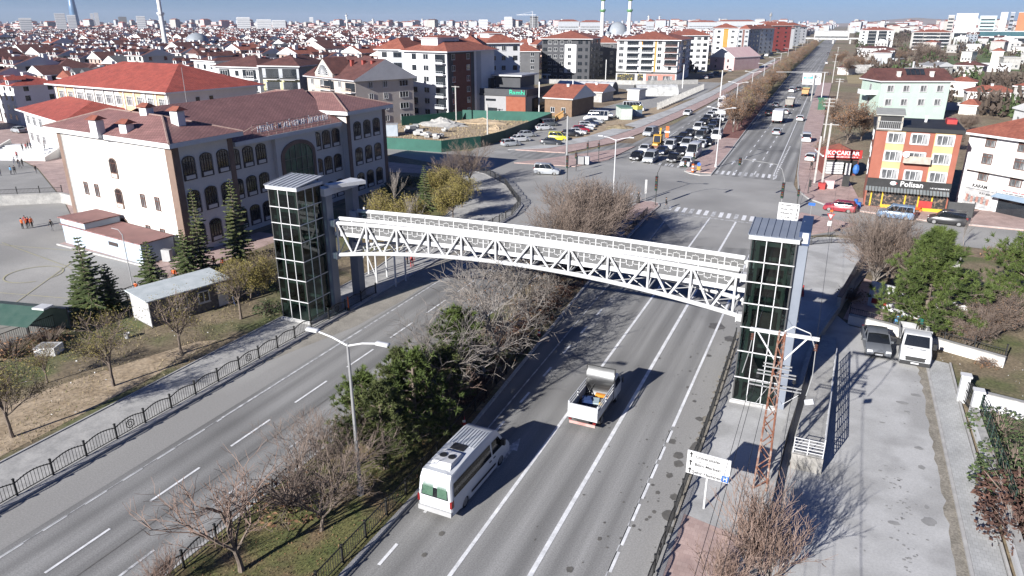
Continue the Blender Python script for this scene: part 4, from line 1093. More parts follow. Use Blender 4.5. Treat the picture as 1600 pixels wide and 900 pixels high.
def bush(seed, r=1.0, h=1.0, n=700, ls=.06, tw=60):
    g = random.Random(seed); T, C = MB(), MB()
    for _ in range(tw):
        a = g.uniform(0, 2*math.pi); e = Vector((math.cos(a)*r*g.random(), math.sin(a)*r*g.random(), h*g.uniform(.5,1.05)))
        tri_tube(T, Vector((e.x*.15,e.y*.15,0)), e, .014, .005)
    for _ in range(n):
        a = g.uniform(0, 2*math.pi); rr_ = r*math.sqrt(g.random()); zz = h*g.uniform(.1,1)*(1.05-.5*(rr_/r)**2)
        leaf(C, Vector((math.cos(a)*rr_, math.sin(a)*rr_, zz)), ls*g.uniform(.6,1.5), g)
    return T, C
def tree_mesh(key, TC, mt, mc, ml=None):
    T, C = TC
    return (T.mesh(key+'_trunk', mt), C.mesh(key+'_crown', [mc, ml] if ml else mc))
TM = {}
TM['verge1'] = tree_mesh('v1', bare_tree(11, 5.6, .34, .62, 5, 4, .1, (2,4), 3600, .045, .1), M['bark'], M['twig'], M['willow'])
TM['verge2'] = tree_mesh('v2', bare_tree(12, 5.2, .36, .6, 4, 4, .1, (2,4), 1800, .045, .1), M['bark'], M['twig'], M['willow'])
TM['willow1'] = tree_mesh('w1', bare_tree(21, 4.6, .36, .75, 6, 4, .09, (3,4), 12000, .075, .22), M['bark'], M['twig'], M['willow'])
TM['willow2'] = tree_mesh('w2', bare_tree(22, 5.2, .34, .7, 6, 4, .09, (3,4), 11000, .075, .2), M['bark'], M['twig'], M['willow'])
TM['bare1'] = tree_mesh('b1', bare_tree(31, 7.5, .22, .72, 6, 4, .14, (3,4), twr=.012, upright=.25), M['barkpale'], M['twigpale'])
TM['bare2'] = tree_mesh('b2', bare_tree(32, 7.0, .22, .9, 6, 4, .13, (3,4), 420, .06, twr=.014, upright=.2), M['barkpale'], M['twigpale'], M['leafdry'])
TM['bare3'] = tree_mesh('b3', bare_tree(33, 8.0, .2, .5, 7, 5, .12, (2,3)), M['bark'], M['twig'])
TM['bigbare'] = tree_mesh('b4', bare_tree(34, 8.4, .1, .5, 6, 5, .1, (2,3), 350, .06, multi=4, twr=.013), M['barkpale'], M['twig'], M['leafdry'])
TM['redbare'] = tree_mesh('b5', bare_tree(35, 5.2, .24, .62, 6, 4, .1, (2,3), 0, upright=.55, twr=.009), M['bark'], M['twigred'])
TM['sapling'] = tree_mesh('b6', bare_tree(36, 6.2, .3, .3, 5, 3, .055, (2,4), upright=.7), M['barkpale'], M['twigpale'])
TM['brown1'] = tree_mesh('b7', bare_tree(37, 8.0, .16, .55, 6, 4, .15, (3,5), 3000, .13, twr=.022), M['bark'], M['twig'], M['leafdry'])
TM['brown2'] = tree_mesh('b8', bare_tree(38, 7.2, .18, .62, 6, 4, .15, (3,5), 1400, .12, twr=.022), M['bark'], M['twig'], M['leafdry'])
TM['yellow'] = tree_mesh('b9', bare_tree(39, 7.2, .22, .58, 6, 4, .15, (3,5), 1500, .12, twr=.022), M['bark'], M['twig'], M['willow'])
TM['bush_tree'] = tree_mesh('b10', bare_tree(40, 6.5, .12, .65, 6, 5, .11, (2,3), 1200, .08, multi=3, twr=.014), M['bark'], M['twig'], M['leafdry'])
TM['shrubred'] = tree_mesh('b11', bare_tree(41, 3.4, .12, .5, 5, 4, .045, (2,2), 0, multi=3, upright=.85, twr=.008), M['barkpale'], M['twigred'])
TM['spruce1'] = tree_mesh('s1', conifer(51, 7.0, 1.7, 0, .06, 1.3), M['bark'], M['spruce'])
TM['spruce2'] = tree_mesh('s2', conifer(52, 8.4, 1.55, 0, .08, 1.3), M['bark'], M['springspruce'])
TM['spruce3'] = tree_mesh('s3', conifer(53, 4.6, 1.9, -.05, .06, 1.5), M['bark'], M['spruce'])
TM['pine1'] = tree_mesh('p1', pine_tree(61, 7.4, 3.1, 1700, .03, .27, 46, 30), M['bark'], M['pine'])
TM['pine2'] = tree_mesh('p2', pine_tree(62, 5.4, 2.2, 640, .14, .22, 22, 22), M['bark'], M['pined'])
TM['pine3'] = tree_mesh('p3', pine_tree(63, 4.6, 2.0, 560, .1, .22, 20, 22), M['bark'], M['pine'])
TM['bush'] = tree_mesh('h1', bush(71), M['twig'], M['hedge'])
TM['bushred'] = tree_mesh('h2', bush(72, 1, 1, 900, .06), M['twigred'], M['redshrub'])
TM['bushdry'] = tree_mesh('h3', bush(73, 1, 1, 250, .06, 160), M['twig'], M['leafdry'])
def tree(name, kind, x, y, h, label, cat='tree', rz=0, group=None, base=None, z=.1, wide=1.0):
    T, C = TM[kind]
    t = thing(name, label, cat, (x,y,z), rz, group)
    if base is None:
        base = max(v.co.z for v in C.vertices); TMH.setdefault(kind, base)
    s_ = h/TMH[kind]
    t.scale = (s_*wide, s_*wide, s_)
    plant = cat in ('shrub', 'bush')
    link('stems' if plant else 'trunk', T, t); link('foliage' if plant else 'crown', C, t)
    return t
TMH = {k: max(v.co.z for v in TM[k][1].vertices) for k in TM}
_tree = tree
def tree(*a, **k): k.setdefault('base', 1); return _tree(*a, **k)
# left verge row
for (px, py, h, kd, lab) in ((20,685,6.0,'verge1','thin yellowing tree at the left picture edge beside the pavement'),(178,605,6.2,'verge1','forked yellowish tree on the dug verge in front of the spruces'),(284,555,5.6,'verge2','forked bare tree in front of the stone clad cabin'),(377,500,5.8,'verge2','slim bare tree on the verge right of the cabin'),(75,600,3.4,'verge1','small yellowing tree behind the dug trench near the left edge')):
    x, y = G(px, py); tree('roadside_tree', kd, x, y, h, lab, rz=px*.37, wide=1.15)
tree('roadside_tree', 'willow2', *G(392,470), 4.2, 'thinly leaved yellow tree left of the glass tower foot', rz=1)
tree('roadside_tree', 'verge1', *G(420,455), 5.0, 'brownish thin tree touching the left side of the glass tower')
# school conifers
for (px, py, h, kd, lab, w) in ((148,497,7.2,'spruce1','tall pointed dark spruce on the court edge left of the cabin',1.15),(128,494,3.4,'spruce3','low bushy spruce at the foot of the tall pointed one',1.0),(178,488,4.4,'spruce3','broad dark spruce between tall spruce and cabin',.9),(241,458,5.0,'spruce3','broad dark fir standing behind the cabin roof',.85),(294,432,4.8,'spruce3','dark rounded fir at the corner of the school',.9),(318,425,8.6,'spruce2','narrow yellowing spruce before the shaded school windows',.85),(376,408,8.8,'spruce2','tall narrow spruce right of the yellowing one by the school',1.15),(665,330,6.2,'spruce1','green spruce among the yellow bushes past the bridge',1.0)):
    x, y = G(px, py); tree('spruce', kd, x, y, h, lab, rz=px, wide=w)
for (px, py, h, kd, lab) in ((372,462,3.8,'willow1','yellow green bush tree behind the cabin right end'),(640,378,6.0,'willow1','broad yellow leaved tree on the lawn just past the bridge column'),(605,372,5.8,'willow2','yellow leaved tree half behind the portal column'),(708,348,5.6,'willow1','yellow leaved tree at the edge of the lawn nearest the pavement'),(722,325,5.4,'willow2','larger yellow leaved tree farther along the lawn edge'),(690,318,5.6,'willow1','yellow leaved tree behind the green spruce')):
    x, y = G(px, py); tree('leafy_tree', kd, x, y, h, lab, rz=px*.7)
for (px, py, h, lab) in ((645,385,6.5,'pale leafless sapling with a straight stem among the yellow trees'),(585,365,5.4,'thin leafless sapling beside the portal column'),(620,330,6,'grey leafless tree against the dark school wall'),(705,300,7,'grey leafless tree at the far end of the lawn'),(735,290,8,'tall grey leafless tree by the green hoarding corner'),(560,395,4.6,'pinkish leafless sapling between the portal columns')):
    x, y = G(px, py); tree('sapling', 'sapling' if h < 6.6 else 'bare3', x, y, h, lab, rz=px)
for (px, py, s_, lab) in ((420,490,1.1,'clipped bush left of the glass tower'),(445,455,1.2,'bush against the left side of the glass tower'),(20,560,1.5,'brownish hedge clump by the green roofed shelter'),(75,540,1.3,'dry hedge clump right of the green roofed shelter'),(615,300,1.6,'dark hedge clump under the right end of the school'),(640,290,1.6,'dark hedge clump near the green hoarding'),(400,440,1.2,'yellowish bush below the school windows')):
    x, y = G(px, py); tree('bush', 'bush' if px in (420,445,615,640) else 'bushdry', x, y, s_, lab, 'bush', rz=px, wide=1.3)
# central reservation near part
tree('median_tree', 'redbare', *G(378,895), 6.4, 'leafless reddish twigged tree at the bottom of the median', rz=.4, wide=1.15)
tree('median_tree', 'bare3', *G(503,832), 6.6, 'leafless grey tree standing on the median grass left of the lamp post', rz=2, wide=1.2)
tree('shrub', 'shrubred', -24.4, 16.4, 2.6, 'low leafless twiggy shrub at the bottom picture edge on the median', 'shrub', wide=1.1)
tree('shrub', 'bushdry', -23.6, 23.8, 1.0, 'heap of dry brushwood beside the iron fence on the median', 'shrub', wide=2.2)
for (x, y, h, kd, lab) in ((-20.7,28.6,6.0,'pine2','dark pine right behind the double arm lamp post'),(-22.8,30.0,5.4,'pine3','pine on the oncoming lane side of the median'),(-20.9,32.2,6.2,'pine3','pine in the middle of the near median clump'),(-20.2,35.0,5.4,'pine2','dark pine closest to the minibus lane'),(-22.8,34.0,5.2,'pine2','pine half hidden behind the median clump'),(-21.6,38.5,6.6,'pine3','pine poking through the pale leafless branches')):
    tree('pine_tree', kd, x, y, h, lab, rz=x*y)
for (x, y, h, kd, lab) in ((-21.4,36.4,7.6,'bare1','pale leafless tree rising from the pine clump'),(-20.6,41.0,7.8,'bare2','pale leafless tree with a few brown leaves before the bridge'),(-21.6,45.2,8.4,'bare1','tall pale leafless tree right under the footbridge'),(-21.0,50.5,7.8,'bare2','pale leafless tree just behind the footbridge'),(-23.6,54.2,7.4,'bare1','pale leafless tree beyond the bridge on the median'),(-20.0,34.8,5.0,'redbare','leafless tree with reddish low branches over the minibus lane'),(-22.8,26.6,4.8,'bare3','leafless twiggy tree left of the lamp post'),(-22.4,60,7.2,'bare3','dark leafless tree midway behind the bridge')):
    tree('median_tree', kd, x, y, h, lab, rz=x*y*.3)
for (x, y, h, lab) in ((-22.6,67,8.0,'big many stemmed leafless tree nearest behind the bridge'),(-23.4,73,9.0,'biggest many stemmed leafless tree before the crossing'),(-22.5,78.5,7.6,'many stemmed leafless tree closest to the zebra crossing')):
    tree('large_bare_tree', 'bigbare', x, y, h, lab, rz=y, wide=1.15)
g_ = random.Random(4); bmx = MB(); bmt = MB()
rb = TM['bushred']
def scatter_bush(name, pts, seed, n_each, ls, mts, r=.8, h=.6):
    T, C = MB(), MB()
    for i, (x, y) in enumerate(pts):
        t, c = bush(seed+i, r*random.Random(seed+i).uniform(.7,1.2), h, n_each, ls, 26)
        T.merge(t, Matrix.Translation((x,y,.1)), 0); C.merge(c, Matrix.Translation((x,y,.1)), 1)
    T.v, o = T.v, len(T.v)
    for f in C.f: T.f.append([i+o for i in f])
    T.m += C.m; T.v += C.v
    return stuff(T.build(name, mts))
scatter_bush('barberry_cover', [(interp(MR,y)-.6-g_.random()*3.4, y) for y in [37+.33*i for i in range(125)]], 100, 170, .06, [M['twigred'], M['redshrub']])
gm2 = MB()
for _ in range(9000):
    y = g_.uniform(11, 37); x = g_.uniform(interp(ML,y)+.2, interp(MR,y)-.2)
    s_ = g_.uniform(.05,.13); o = len(gm2.v); a = g_.uniform(0,6.28)
    gm2.v += [(x-.02*math.cos(a),y-.02*math.sin(a),.11),(x+.02*math.cos(a),y+.02*math.sin(a),.11),(x+g_.gauss(0,.05),y+g_.gauss(0,.05),.12+s_)]; gm2.f.append([o,o+1,o+2]); gm2.m.append(0)
for _ in range(1500):
    y = g_.uniform(11, 37); x = g_.uniform(interp(ML,y)+.2, interp(MR,y)-.2); leaf(gm2, Vector((x,y,.15)), .05, g_, 1)
stuff(gm2.build('grass_blades', [M['grass'], M['leafdry']]))
vg = MB()
for _ in range(11000):
    y = g_.uniform(16, 60); x = -41.8-15*g_.random()**1.0
    if g_.random() > .5+.5*math.sin(x*1.1+y*.5): continue
    s_ = g_.uniform(.06,.2); o = len(vg.v); a = g_.uniform(0,6.28)
    vg.v += [(x-.03*math.cos(a),y-.03*math.sin(a),.08),(x+.03*math.cos(a),y+.03*math.sin(a),.08),(x+g_.gauss(0,.08),y+g_.gauss(0,.08),.1+s_)]; vg.f.append([o,o+1,o+2]); vg.m.append(0 if g_.random() < .6 else 1)
stuff(vg.build('grass_tufts', [M['grass'], M['drygrass']]))
# far median row: each tree by itself
kinds = ['brown1','brown2','yellow','brown1','brown2']
y = 176; i = 0
while y < 900:
    x = (interp(NR,y)+interp(NL,y))/2+g_.uniform(-1.2,1.2)
    tree('median_tree', kinds[i%5], x, y, g_.uniform(6.5,8.6), 'bare brown tree in the long row on the far median' if i else 'first bare tree of the far median row by the red strip', rz=i*1.7, group='bare trees in the far median row' if i else None, wide=1.0)
    y += (5.5 if y < 300 else 9)*g_.uniform(.8,1.2); i += 1
# right hand side
for (px, py, h, kd, lab, w) in ((1440,520,9.4,'pine1','large bright green pine standing behind the white lorry',1.05),(1598,500,10.0,'pine1','green pine cut off by the right picture edge',.95)):
    x, y = G(px, py); tree('pine_tree', kd, x, y, h, lab, rz=px, wide=w)
for (px, py, h, kd, lab) in ((1365,445,8.2,'bigbare','dense leafless tree left of the big green pine'),(1388,440,6.8,'bush_tree','leafless bushy tree just behind the dense leafless one'),(1510,545,4.2,'bush_tree','rusty leaved small tree right of the white lorry'),(1555,530,5.0,'bush_tree','rusty leaved tree under the pine at the right edge'),(1505,385,3.6,'sapling','thin leafless tree beside the side street right of the pine')):
    x, y = G(px, py); tree('bare_tree', kd, x, y, h, lab, rz=px)
tree('shrub', 'shrubred', *G(1165,905), 5.6, 'leafless reddish shrub at the foot of the pylon', 'shrub', wide=1.0)
tree('shrub', 'shrubred', *G(1205,925), 5.4, 'taller leafless shrub at the bottom edge beside the retaining wall', 'shrub', rz=2, wide=1.1)
tree('shrub', 'shrubred', *G(1120,930), 3.6, 'low leafless shrub on the pink pavement at the bottom edge', 'shrub', rz=4, wide=1.3)
for (px, py, s_, kd, lab) in ((1560,680,1.6,'bush','bright green low conifer bush behind the white garden wall'),(1585,735,1.7,'bush','green hedge clump behind the mesh fence'),(1575,770,1.7,'bush','dark green hedge clump lower on the right edge'),(1598,800,1.9,'bushred','rust red hedge clump at the right edge'),(1590,840,1.7,'bushred','rust red bush nearest the lower right corner'),(1540,575,.7,'bushdry','dry low weeds on the rough ground'),(1500,440,1.2,'bush','green bush behind the pine near the side street'),(1560,405,1.3,'bushdry','dry bush by the side street at the right edge'),(1330,470,1.1,'bushdry','dry weeds at the foot of the dark topped wall')):
    x, y = G(px, py); tree('bush', kd, x, y, s_, lab, 'bush', rz=px, wide=1.25)
for (px, py, h, kd, lab) in ((1322,225,9.5,'brown1','big rust brown tree left of the orange house'),(1345,220,8.5,'brown1','rust brown tree touching the orange house'),(1290,255,5,'brown2','small bare tree behind the parked white van'),(1300,195,7,'brown2','bare tree behind the big rust brown one'),(1322,118,10,'brown2','grey brown tree beyond the gantry on the right'),(1345,112,9,'brown1','brown tree by the stone wall left end'),(1310,105,10,'brown1','tall brown tree in line with the poles'),(1440,93,15,'bush_tree','wide purple brown bare tree before the red roofed apartment block'),(1455,95,13,'bush_tree','second wide bare tree before the red roofed apartment block'),(1405,98,9,'brown2','bare tree left of the straw field'),(1550,170,6.5,'bush_tree','dark purple bare tree among the right hand houses'),(1565,165,6,'bush_tree','bare tree next to the dark purple one'),(1485,235,5,'bush_tree','bare bushy tree between the orange and white houses'),(1510,205,5,'bush_tree','bare bush behind the white house roof'),(1530,130,6,'bush_tree','bare tree by the grey house with red roof'),(1580,135,6,'bush_tree','bare tree near the right edge among low houses'),(1385,75,10,'brown2','bare tree beside the balcony apartment block')):
    x, y = G(px, py); tree('bare_tree', kd, x, y, h, lab, rz=px, wide=1.2)
# ============================================================ vehicles (local: forward +Y, centre at origin)
def wheel(parent, x, y, r, w=.2, rim=True):
    s_ = 1 if x > 0 else -1
    c = MB(); pr = [(r*.55,-w/2),(r*.93,-w/2),(r,-w/2+.03),(r,w/2-.03),(r*.93,w/2),(r*.55,w/2)]
    c.lathe(pr, (0,0,0), 16); c.xf(Matrix.Translation((x,y,r)) @ Matrix.Rotation(R(90),4,'Y'))
    wo = c.build('wheel', M['rubber'], parent, True)
    if rim:
        c = MB(); c.lathe([(r*.1,w/2+.005),(r*.12,w/2+.012),(r*.6,w/2-.02),(r*.62,w/2+.006),(r*.66,w/2+.004)], (0,0,0), 14)
        for k in range(5):
            a = 2*math.pi*k/5; c.bar((.05*math.cos(a),.05*math.sin(a),w/2),(r*.6*math.cos(a),r*.6*math.sin(a),w/2), .06, .03)
        c.xf(Matrix.Translation((x,y,r)) @ Matrix.Rotation(R(90)*s_,4,'Y')); c.build('rim', M['alloy'], wo)
def arch(y0, r, n=7, gap=.06):
    return [(y0+(r+gap)*math.cos(math.pi*i/n), .18+(r+gap)*math.sin(math.pi*i/n)*1.05) for i in range(n+1)]
def car(spec, paint, label=None, cat='car', group=None, loc=(0,0,0), rz=0, name='car', taxi=False):
    """spec: L,W, wheel r, wheel ys, hood profile and cabin profile (y,z from rear to front)"""
    L, W, r = spec['L'], spec['W'], spec['r']; yr, yf = spec['wy']
    t = thing(name, label or 'car', cat, loc, rz, group)
    hl = L/2
    prof = spec['top']                                   # rear bottom .. over the top .. front bottom
    body = [(hl-.03,.28),(yf+r+.3,.2)] + arch(yf, r) + arch(yr, r) + [(yr-r-.25,.22),(-hl+.03,.3)] + prof
    b = MB(); b.side(body, W, .07); b.build('body', paint, t, True)
    cb = spec['cabin']; zb = min(z for _, z in cb); zt_ = max(z for _, z in cb)
    tp = lambda z: 1-spec.get('tumble',.13)*(z-zb)/(zt_-zb)
    g = MB(); g.side(cb, W-.1, .03, taper=tp); g.build('window_glass', M['glassv'], t, True)
    rf = [p for p in cb if p[1] > zb+.72*(zt_-zb)]
    y0, y1 = min(p[0] for p in rf)-.05, max(p[0] for p in rf)+.02
    hw = (W-.1)/2*tp(zt_)
    c = MB(); nx = 6
    arcp = [(-hw+.0,zt_-.05),(-hw+.02,zt_+.0),(-hw*.6,zt_+.035),(0,zt_+.045),(hw*.6,zt_+.035),(hw-.02,zt_),(hw,zt_-.05)]
    ys_ = [y0, y0+.08, (y0+y1)/2, y1-.08, y1]; dz = [-.05, 0, .01, 0, -.04]
    vs = [(x,y,z+d) for y, d in zip(ys_, dz) for x, z in arcp]
    c.add(vs, [(j*7+i, j*7+i+1, (j+1)*7+i+1, (j+1)*7+i) for j in range(4) for i in range(6)]); c.build('roof', spec.get('roofm') or paint, t, True)
    # pillars
    c = MB()
    lo = sorted([p for p in cb if p[1] <= zb+.1]); hi = sorted([p for p in cb if p[1] > zb+.72*(zt_-zb)])
    for s_ in (-1, 1):
        wb, wt = s_*((W-.1)/2+.004), s_*(hw+.006)
        c.bar((wb,lo[0][0]+.06,zb),(wt,hi[0][0]+.05,zt_), .11, .05); c.bar((wb,lo[-1][0]-.04,zb),(wt,hi[-1][0]-.02,zt_), .07, .05)
        for f in spec.get('pillars', (.48,)):
            yy = lo[0][0]+(lo[-1][0]-lo[0][0])*f; yt = hi[0][0]+(hi[-1][0]-hi[0][0])*f; c.bar((wb,yy,zb),(wt,yt,zt_), .08, .03)
        if spec.get('panelrear'):
            a = spec['panelrear']; c.add([(wb+s_*.004,lo[0][0]+.02,zb-.02),(wb+s_*.004,a,zb-.02),(wt+s_*.004,a,zt_),(wt+s_*.004,hi[0][0]+.03,zt_)], [(0,1,2,3),(3,2,1,0)])
    c.build('pillars', paint, t)
    for x in (-W/2+.12, W/2-.12):
        wheel(t, x, yf, r); wheel(t, x, yr, r)
    zl = spec.get('zl', .66); zr = spec.get('zr', .78)
    for s_ in (-1, 1):
        c = MB(); c.side([(hl-.34,zl+.07),(hl-.06,zl-.02),(hl-.02,zl-.12),(hl-.2,zl-.1)], .38, .03, cx=s_*(W/2-.25)); c.build('headlight', M['lens'], t, True)
        c = MB(); c.box(s_*(W/2-.17)-.15, s_*(W/2-.17)+.15, -hl-.015, -hl+.2, zr-.13, zr+.13); c.build('tail_light', M['tail'], t)
        c = MB(); c.box(s_*(W/2+.08)-.1, s_*(W/2+.08)+.1, lo[-1][0]-.42, lo[-1][0]-.26, zb+.0, zb+.16); c.build('mirror', spec.get('mirm') or paint, t)
    c = MB(); c.box(-.36,.36,hl-.05,hl+.012,.42,.58); c.box(-.5,.5,hl-.08,hl+.006,.25,.38); c.build('grille', M['plastic'], t)
    c = MB(); c.box(-.26,.26,hl+.0,hl+.02,.36,.47); c.build('front_plate', M['white'], t)
    c = MB(); c.box(-.26,.26,-hl-.02,-hl+.0,zr-.28,zr-.17); c.build('rear_plate', M['white'], t)
    return t
SP = dict(
 sedan=dict(L=4.5,W=1.78,r=.31,wy=(-1.32,1.36),top=[(-2.22,.62),(-2.2,.92),(-2.02,1.0),(-1.5,1.02),(.85,.98),(1.25,.93),(2.0,.8),(2.2,.62),(2.23,.42)],cabin=[(-1.75,.97),(-1.12,1.38),(-.75,1.44),(.1,1.44),(.4,1.38),(1.2,.93)],pillars=(.5,),zl=.7,zr=.84),
 hatch=dict(L=4.1,W=1.75,r=.31,wy=(-1.22,1.25),top=[(-2.0,.6),(-2.03,.9),(-1.95,1.02),(.75,.98),(1.15,.94),(1.82,.8),(2.0,.62),(2.03,.42)],cabin=[(-1.98,.98),(-1.72,1.38),(-1.35,1.47),(.1,1.47),(.38,1.41),(1.12,.94)],pillars=(.5,),zl=.7,zr=.95),
 mpv=dict(L=4.4,W=1.83,r=.32,wy=(-1.35,1.38),top=[(-2.17,.5),(-2.2,.95),(-2.15,1.12),(.9,1.08),(1.3,1.02),(1.95,.86),(2.17,.65),(2.2,.42)],cabin=[(-2.15,1.08),(-2.06,1.6),(-1.85,1.78),(.15,1.8),(.45,1.73),(1.3,1.02)],pillars=(.32,.64),tumble=.11,zl=.78,zr=1.1),
 van=dict(L=5.0,W=1.92,r=.34,wy=(-1.5,1.6),top=[(-2.48,.5),(-2.5,1.1),(-2.47,1.2),(1.2,1.15),(1.7,1.1),(2.25,.95),(2.47,.7),(2.5,.42)],cabin=[(-2.47,1.15),(-2.42,1.75),(-2.3,1.92),(.55,1.95),(.9,1.86),(1.75,1.08)],pillars=(.62,),panelrear=.35,tumble=.1,zl=.85,zr=1.1),
 minibus=dict(L=6.6,W=2.0,r=.35,wy=(-1.95,2.15),top=[(-3.27,.5),(-3.3,1.25),(-3.27,1.35),(1.9,1.3),(2.35,1.25),(2.95,1.05),(3.25,.75),(3.3,.42)],cabin=[(-3.27,1.3),(-3.24,2.2),(-3.12,2.52),(1.3,2.58),(1.6,2.46),(2.4,1.22)],pillars=(.2,.4,.6,.78),tumble=.12,zl=.9,zr=1.1),
)
PC = dict(black=(.012,.012,.014),navy=(.015,.025,.06),grey=(.1,.11,.12),silver=(.36,.38,.4),white=(.58,.59,.6),red=(.3,.015,.03),yellow=(.65,.6,.02),blue=(.14,.26,.42),dark=(.03,.035,.045))
PROTO = {}
def put(kind, col, px, py, rz, label, cat=None, group=None, name=None, z=.0, xy=None):
    key = (kind, col); x, y = xy or G(px, py)
    cat = cat or {'van':'van','minibus':'minibus'}.get(kind, 'car')
    if key not in PROTO:
        o = car(SP[kind], colmat(PC[col]), label, cat, group, (x,y,z), rz, name or {'van':'panel_van','minibus':'minibus'}.get(kind,'car')); PROTO[key] = o; return o
    o = dup(PROTO[key], (x,y,z), rz, label)
    o['category'] = cat
    if group: o['group'] = group
    return o
F_, B_ = 0.0, math.pi     # driving away / coming towards the camera
def ahead(px, py, kind, rz): # px,py mark the nearest bumper on the ground
    x, y = G(px, py); return (x, y+SP[kind]['L']/2)
q = [('hatch','black',990,252,'black hatchback first in the leftmost lane of the waiting queue'),('van','silver',1011,256,'silver grey van at the stop line in the second lane of the queue'),('sedan','white',1003,240,'white car behind the first black hatchback of the queue'),('sedan','navy',1030,243,'blue grey saloon just behind the silver van at the stop line'),
 ('sedan','black',1048,255,'shiny black saloon at the stop line beside the white minibus'),('sedan','black',1061,244,'black saloon behind the shiny one at the stop line'),('hatch','white',1069,262,'white hatchback at the very front of the queue by the striped post'),('minibus','white',1078,249,'white minibus waiting behind the front white hatchback'),
 ('mpv','white',1043,235,'white people carrier two back in the middle of the queue'),('mpv','silver',1069,232,'silver people carrier between the white one and the minibus'),('sedan','white',1093,232,'white saloon half hidden behind the waiting minibus'),('sedan','black',1057,227,'black saloon behind the white people carrier'),('hatch','black',1064,220,'black hatchback two behind the white people carrier'),
 ('sedan','dark',1074,214,'dark saloon left of the lamp post in the queue'),('mpv','grey',1091,219,'slate grey car right of the lamp post in the queue'),('sedan','black',1104,229,'black car behind the minibus next to the median'),('van','white',1117,218,'white van beside the median trees in the queue'),('mpv','white',1088,205,'white people carrier far back in the left of the queue'),
 ('hatch','silver',1097,211,'silver hatchback behind the slate grey car'),('sedan','grey',1107,207,'grey saloon behind the silver hatchback'),('sedan','navy',1112,200,'dark blue saloon beside the white van back end'),('sedan','black',1097,196,'black saloon behind the far back white people carrier'),('hatch','black',1118,197,'black hatchback next to the median far back'),
 ('hatch','white',1125,190,'white hatchback next to the median trees far back'),('sedan','dark',1102,190,'dark grey saloon far back in the middle lane'),('sedan','white',1108,184,'white saloon third from the tanker lorry'),('sedan','white',1115,179,'white saloon just in front of the tanker lorry')]
for kd, cl, px, py, lab in q:
    x, y = ahead(px, py, kd, B_); put(kd, cl, 0, 0, B_, lab, xy=(x,y))
put('van','silver',0,0,R(172),'silver panel van passing the yellow digger on the outer lane', xy=ahead(1012,214,'van',0))
put('sedan','white',0,0,R(178),'lone white saloon on the empty outer lane far back', xy=ahead(1072,181,'sedan',0))
# driving away on the right carriageway
for kd, cl, px, py, lab in (('sedan','silver',1212,212,'silver saloon driving away nearest the junction'),('hatch','white',1249,190,'white hatchback driving away in the right lane'),('sedan','silver',1211,168,'silver saloon left of the dump truck'),('hatch','white',1226,179,'white hatchback just ahead of the white box truck'),('sedan','black',1200,181,'black car next to the median left of the box truck'),('van','white',1236,145,'white van next to the black car before the gantry'),('sedan','dark',1247,142,'dark car beside the white van before the gantry'),('sedan','black',1255,130,'dark car right under the gantry board'),('hatch','white',1291,100,'white car far away on the right lane'),('sedan','dark',1294,85,'dark car farthest up the road')):
    x, y = G(px, py); put(kd, cl, 0, 0, F_, lab, xy=(x, y+SP[kd]['L']/2))
put('van','white',0,0,R(4),'white van parked on the right kerb behind the bare trees', xy=(G(1258,223)[0], G(1258,223)[1]+2))
put('hatch','white',0,0,R(-10),'white car parked by the pole near the red shop', xy=G(1268,251))
# side street on the right
put('hatch','red',0,0,R(84),'dark red hatchback driving down the side street to the crossing', xy=G(1311,330))
put('mpv','blue',0,0,R(82),'light blue estate van behind the leafless tree in the side street', xy=G(1398,341))
put('mpv','black',0,0,R(84),'black people carrier in the side street before the grey gate', xy=G(1478,350))
put('mpv','silver',0,0,R(-80),'silver people carrier turning across the junction on the left', xy=G(855,272))
# parked on the left
for kd, cl, px, py, rz, lab in (('hatch','silver',798,228,R(-38),'silver hatchback parked first along the green hoarding'),('sedan','white',813,221,R(-38),'white saloon parked second along the green hoarding'),('sedan','silver',823,214,R(-38),'silver saloon parked third along the green hoarding'),('sedan','white',850,203,R(-40),'white saloon parked by the bend of the green hoarding'),('mpv','grey',858,197,R(-40),'grey people carrier at the far end of the green hoarding'),
 ('sedan','dark',861,226,R(-75),'dark grey saloon parked on the dirt in front of the yellow car'),('mpv','yellow',873,219,R(-78),'bright yellow car parked on the dirt'),('hatch','black',892,213,R(-72),'black hatchback behind the yellow car'),('sedan','white',901,210,R(-70),'white saloon beside the black hatchback'),('hatch','red',908,206,R(-70),'dark red hatchback in the row on the dirt'),('sedan','white',913,203,R(-70),'white saloon right behind the dark red hatchback'),('hatch','white',917,199,R(-70),'white hatchback in the middle of the parked row'),('sedan','navy',922,196,R(-70),'blue grey saloon near the end of the parked row'),('sedan','silver',928,193,R(-70),'silver saloon last in the parked row'),
 ('minibus','white',931,188,R(100),'white minibus parked beyond the row of cars'),('minibus','white',991,173,R(-95),'white minibus parked behind the green and white container'),('sedan','white',947,184,R(90),'white car half hidden behind the parked minibus'),('sedan','black',918,173,R(85),'black car by the small red roofed house'),
 ('sedan','silver',30,207,R(80),'silver car by the trees behind the schools'),):
    put(kd, cl, px, py, rz, lab)
for i, (px, py) in enumerate(((1100,123),(1108,120),(1116,117),(1150,108),(1160,105),(1172,100),(1180,98),(1188,92),(1205,85),(1140,112),(1214,80),(1195,88))):
    put(('sedan','hatch','mpv','van')[i%4], ('white','silver','dark','white')[i%4], px, py, R(40+i*37), 'small car parked in front of the far apartment blocks on the left', group='cars before the far apartment blocks')
# silver saloon in the car park
sc = car(SP['sedan'], colmat((.13,.138,.15)), 'silver grey saloon parked in front of the low cream wall', 'car', None, (5.35,58.2,0), R(184), 'car')
